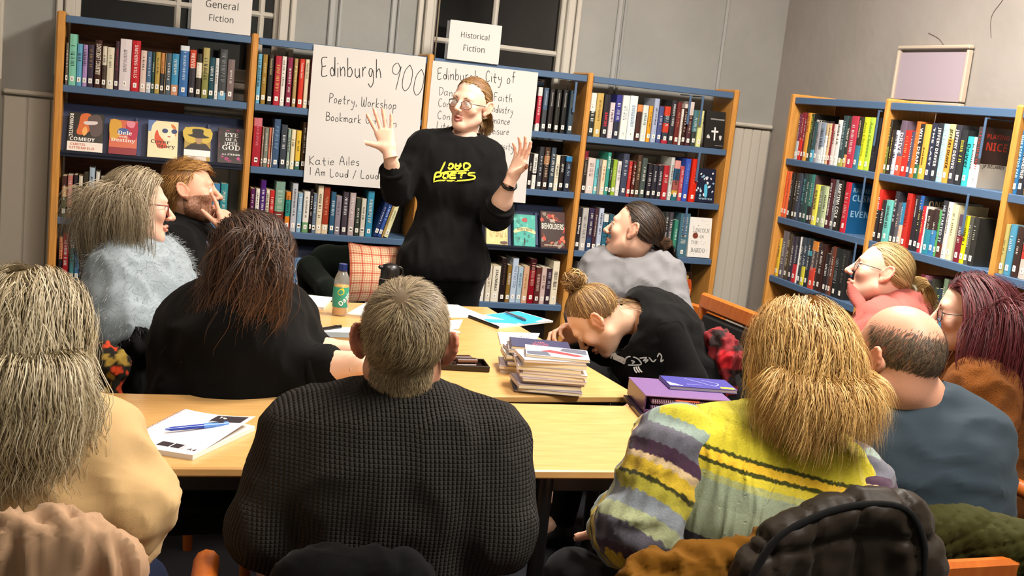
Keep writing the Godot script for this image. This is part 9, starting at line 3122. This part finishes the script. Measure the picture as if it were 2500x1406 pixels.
	arr = ms.mesh.surface_get_arrays(0)
	cc = PackedColorArray()
	for p: Vector3 in arr[Mesh.ARRAY_VERTEX]:
		var a := int(fposmod((p.x + p.z) * 16.0, 2.0)) + int(fposmod(p.y * 16.0, 2.0))
		cc.append([lin("c01c24"), lin("701018"), lin("180608")][a])
	arr[Mesh.ARRAY_COLOR] = cc
	am = ArrayMesh.new()
	am.add_surface_from_arrays(Mesh.PRIMITIVE_TRIANGLES, arr)
	am.surface_set_material(0, vcol("tartan", 0.9))
	ms.mesh = am
	easy_chair()
func easy_chair():
	var c := Vector3(1.370, 0.624, 1.258)
	var t := thing("easy_chair", "dark green upholstered easy chair in front of the bookcase, left of the speaker", "armchair", Vector3(c.x, 0, c.z), 0.12)
	var gr := cloth("green_felt", Color(0.035, 0.07, 0.05), 0.9, 0.06, 0.4, 8.0)
	var g := blobby([[Vector3(-0.14, 0.36, 0.05), Vector3(0.14, 0.36, 0.05), 0.08], [Vector3(-0.14, 0.36, 0.2), Vector3(0.14, 0.36, 0.2), 0.08], [Vector3(-0.14, 0.36, -0.1), Vector3(0.14, 0.36, -0.1), 0.08]], 0.014)
	put("seat", g, gr, t)
	g = blobby([[Vector3(-0.14, 0.4, -0.24), Vector3(-0.11, 0.76, -0.28), 0.07], [Vector3(0.14, 0.4, -0.24), Vector3(0.11, 0.76, -0.28), 0.07], [Vector3(-0.11, 0.76, -0.28), Vector3(0.11, 0.76, -0.28), 0.07], [Vector3(0, 0.4, -0.24), Vector3(0, 0.76, -0.28), 0.08], [Vector3(-0.1, 0.4, -0.24), Vector3(-0.1, 0.76, -0.28), 0.07], [Vector3(0.1, 0.4, -0.24), Vector3(0.1, 0.76, -0.28), 0.07]], 0.014)
	put("backrest", g, gr, t)
	for s in [-1.0, 1.0]:
		g = blobby([[Vector3(s * 0.2, 0.7, 0.1), Vector3(s * 0.2, 0.74, -0.24), 0.05], [Vector3(s * 0.2, 0.7, 0.1), Vector3(s * 0.2, 0.3, 0.16), 0.045], [Vector3(s * 0.2, 0.6, -0.05), Vector3(s * 0.2, 0.3, -0.05), 0.045], [Vector3(s * 0.2, 0.74, -0.24), Vector3(s * 0.2, 0.3, -0.24), 0.045], [Vector3(s * 0.2, 0.45, 0.1), Vector3(s * 0.2, 0.45, -0.2), 0.045], [Vector3(s * 0.2, 0.6, 0.1), Vector3(s * 0.2, 0.6, -0.2), 0.045]], 0.014)
		put("armrest", g, gr, t)
		for z in [-0.22, 0.22]:
			g = G.new()
			g.tube(PackedVector3Array([Vector3(s * 0.15, 0.001, z), Vector3(s * 0.14, 0.3, z)]), PackedFloat32Array([0.015, 0.022]), 8)
			put("leg", g, wood("chair_wood", Color.WHITE, Color.WHITE), t)
	var o := Vector3(1.392, 0.775, 1.314)
	var p := thing("cushion", "red and cream plaid cushion in the green easy chair", "cushion", o)
	var im := Image.create(256, 256, false, Image.FORMAT_RGB8)
	for y in 256:
		for x in 256:
			var k := Color("e2c6a4")
			for q: int in [x, y]:
				var m := q % 43
				if m < 7 or (m > 11 and m < 14) or (m > 34 and m < 37):
					k = k.lerp(Color("a83a26"), 0.62)
				elif m > 20 and m < 27:
					k = k.lerp(Color("c88a68"), 0.4)
			im.set_pixel(x, y, k)
	var cm := mat("plaid", Color.WHITE, 0.9)
	cm.albedo_texture = ImageTexture.create_from_image(im)
	g = G.new()
	for side in 2:
		var k0 := g.v.size()
		for j in 21:
			for i in 21:
				var u := i / 10.0 - 1.0
				var v := j / 10.0 - 1.0
				var e := pow(maxf(0.0, (1.0 - u * u) * (1.0 - v * v)), 0.45)
				var pinch := 1.0 - 0.1 * (1.0 - u * u * 0.9) * absf(v) * absf(v) - 0.1 * (1.0 - v * v * 0.9) * absf(u) * absf(u)
				var z := e * 0.065 + fn.get_noise_2d(u * 2.2, v * 2.2) * 0.012 * e
				g.pt(Vector3(u * 0.13 * (1.0 - 0.1 * (1.0 - v * v)), v * 0.13 * (1.0 - 0.08 * (1.0 - u * u)), z if side == 0 else -z), Vector3(u * 0.7, v * 0.7, 1.0 if side == 0 else -1.0), Vector2(u * 0.5 + 0.5, 0.5 - v * 0.5))
		for j in 20:
			for i in 20:
				var a := k0 + j * 21 + i
				if side == 0:
					g.tri(a, a + 1, a + 22)
					g.tri(a, a + 22, a + 21)
				else:
					g.tri(a, a + 22, a + 1)
					g.tri(a, a + 21, a + 22)
	p.rotation = Vector3(-0.25, 0.1, -0.02)
	put("cushion_cover", g, cm, p)
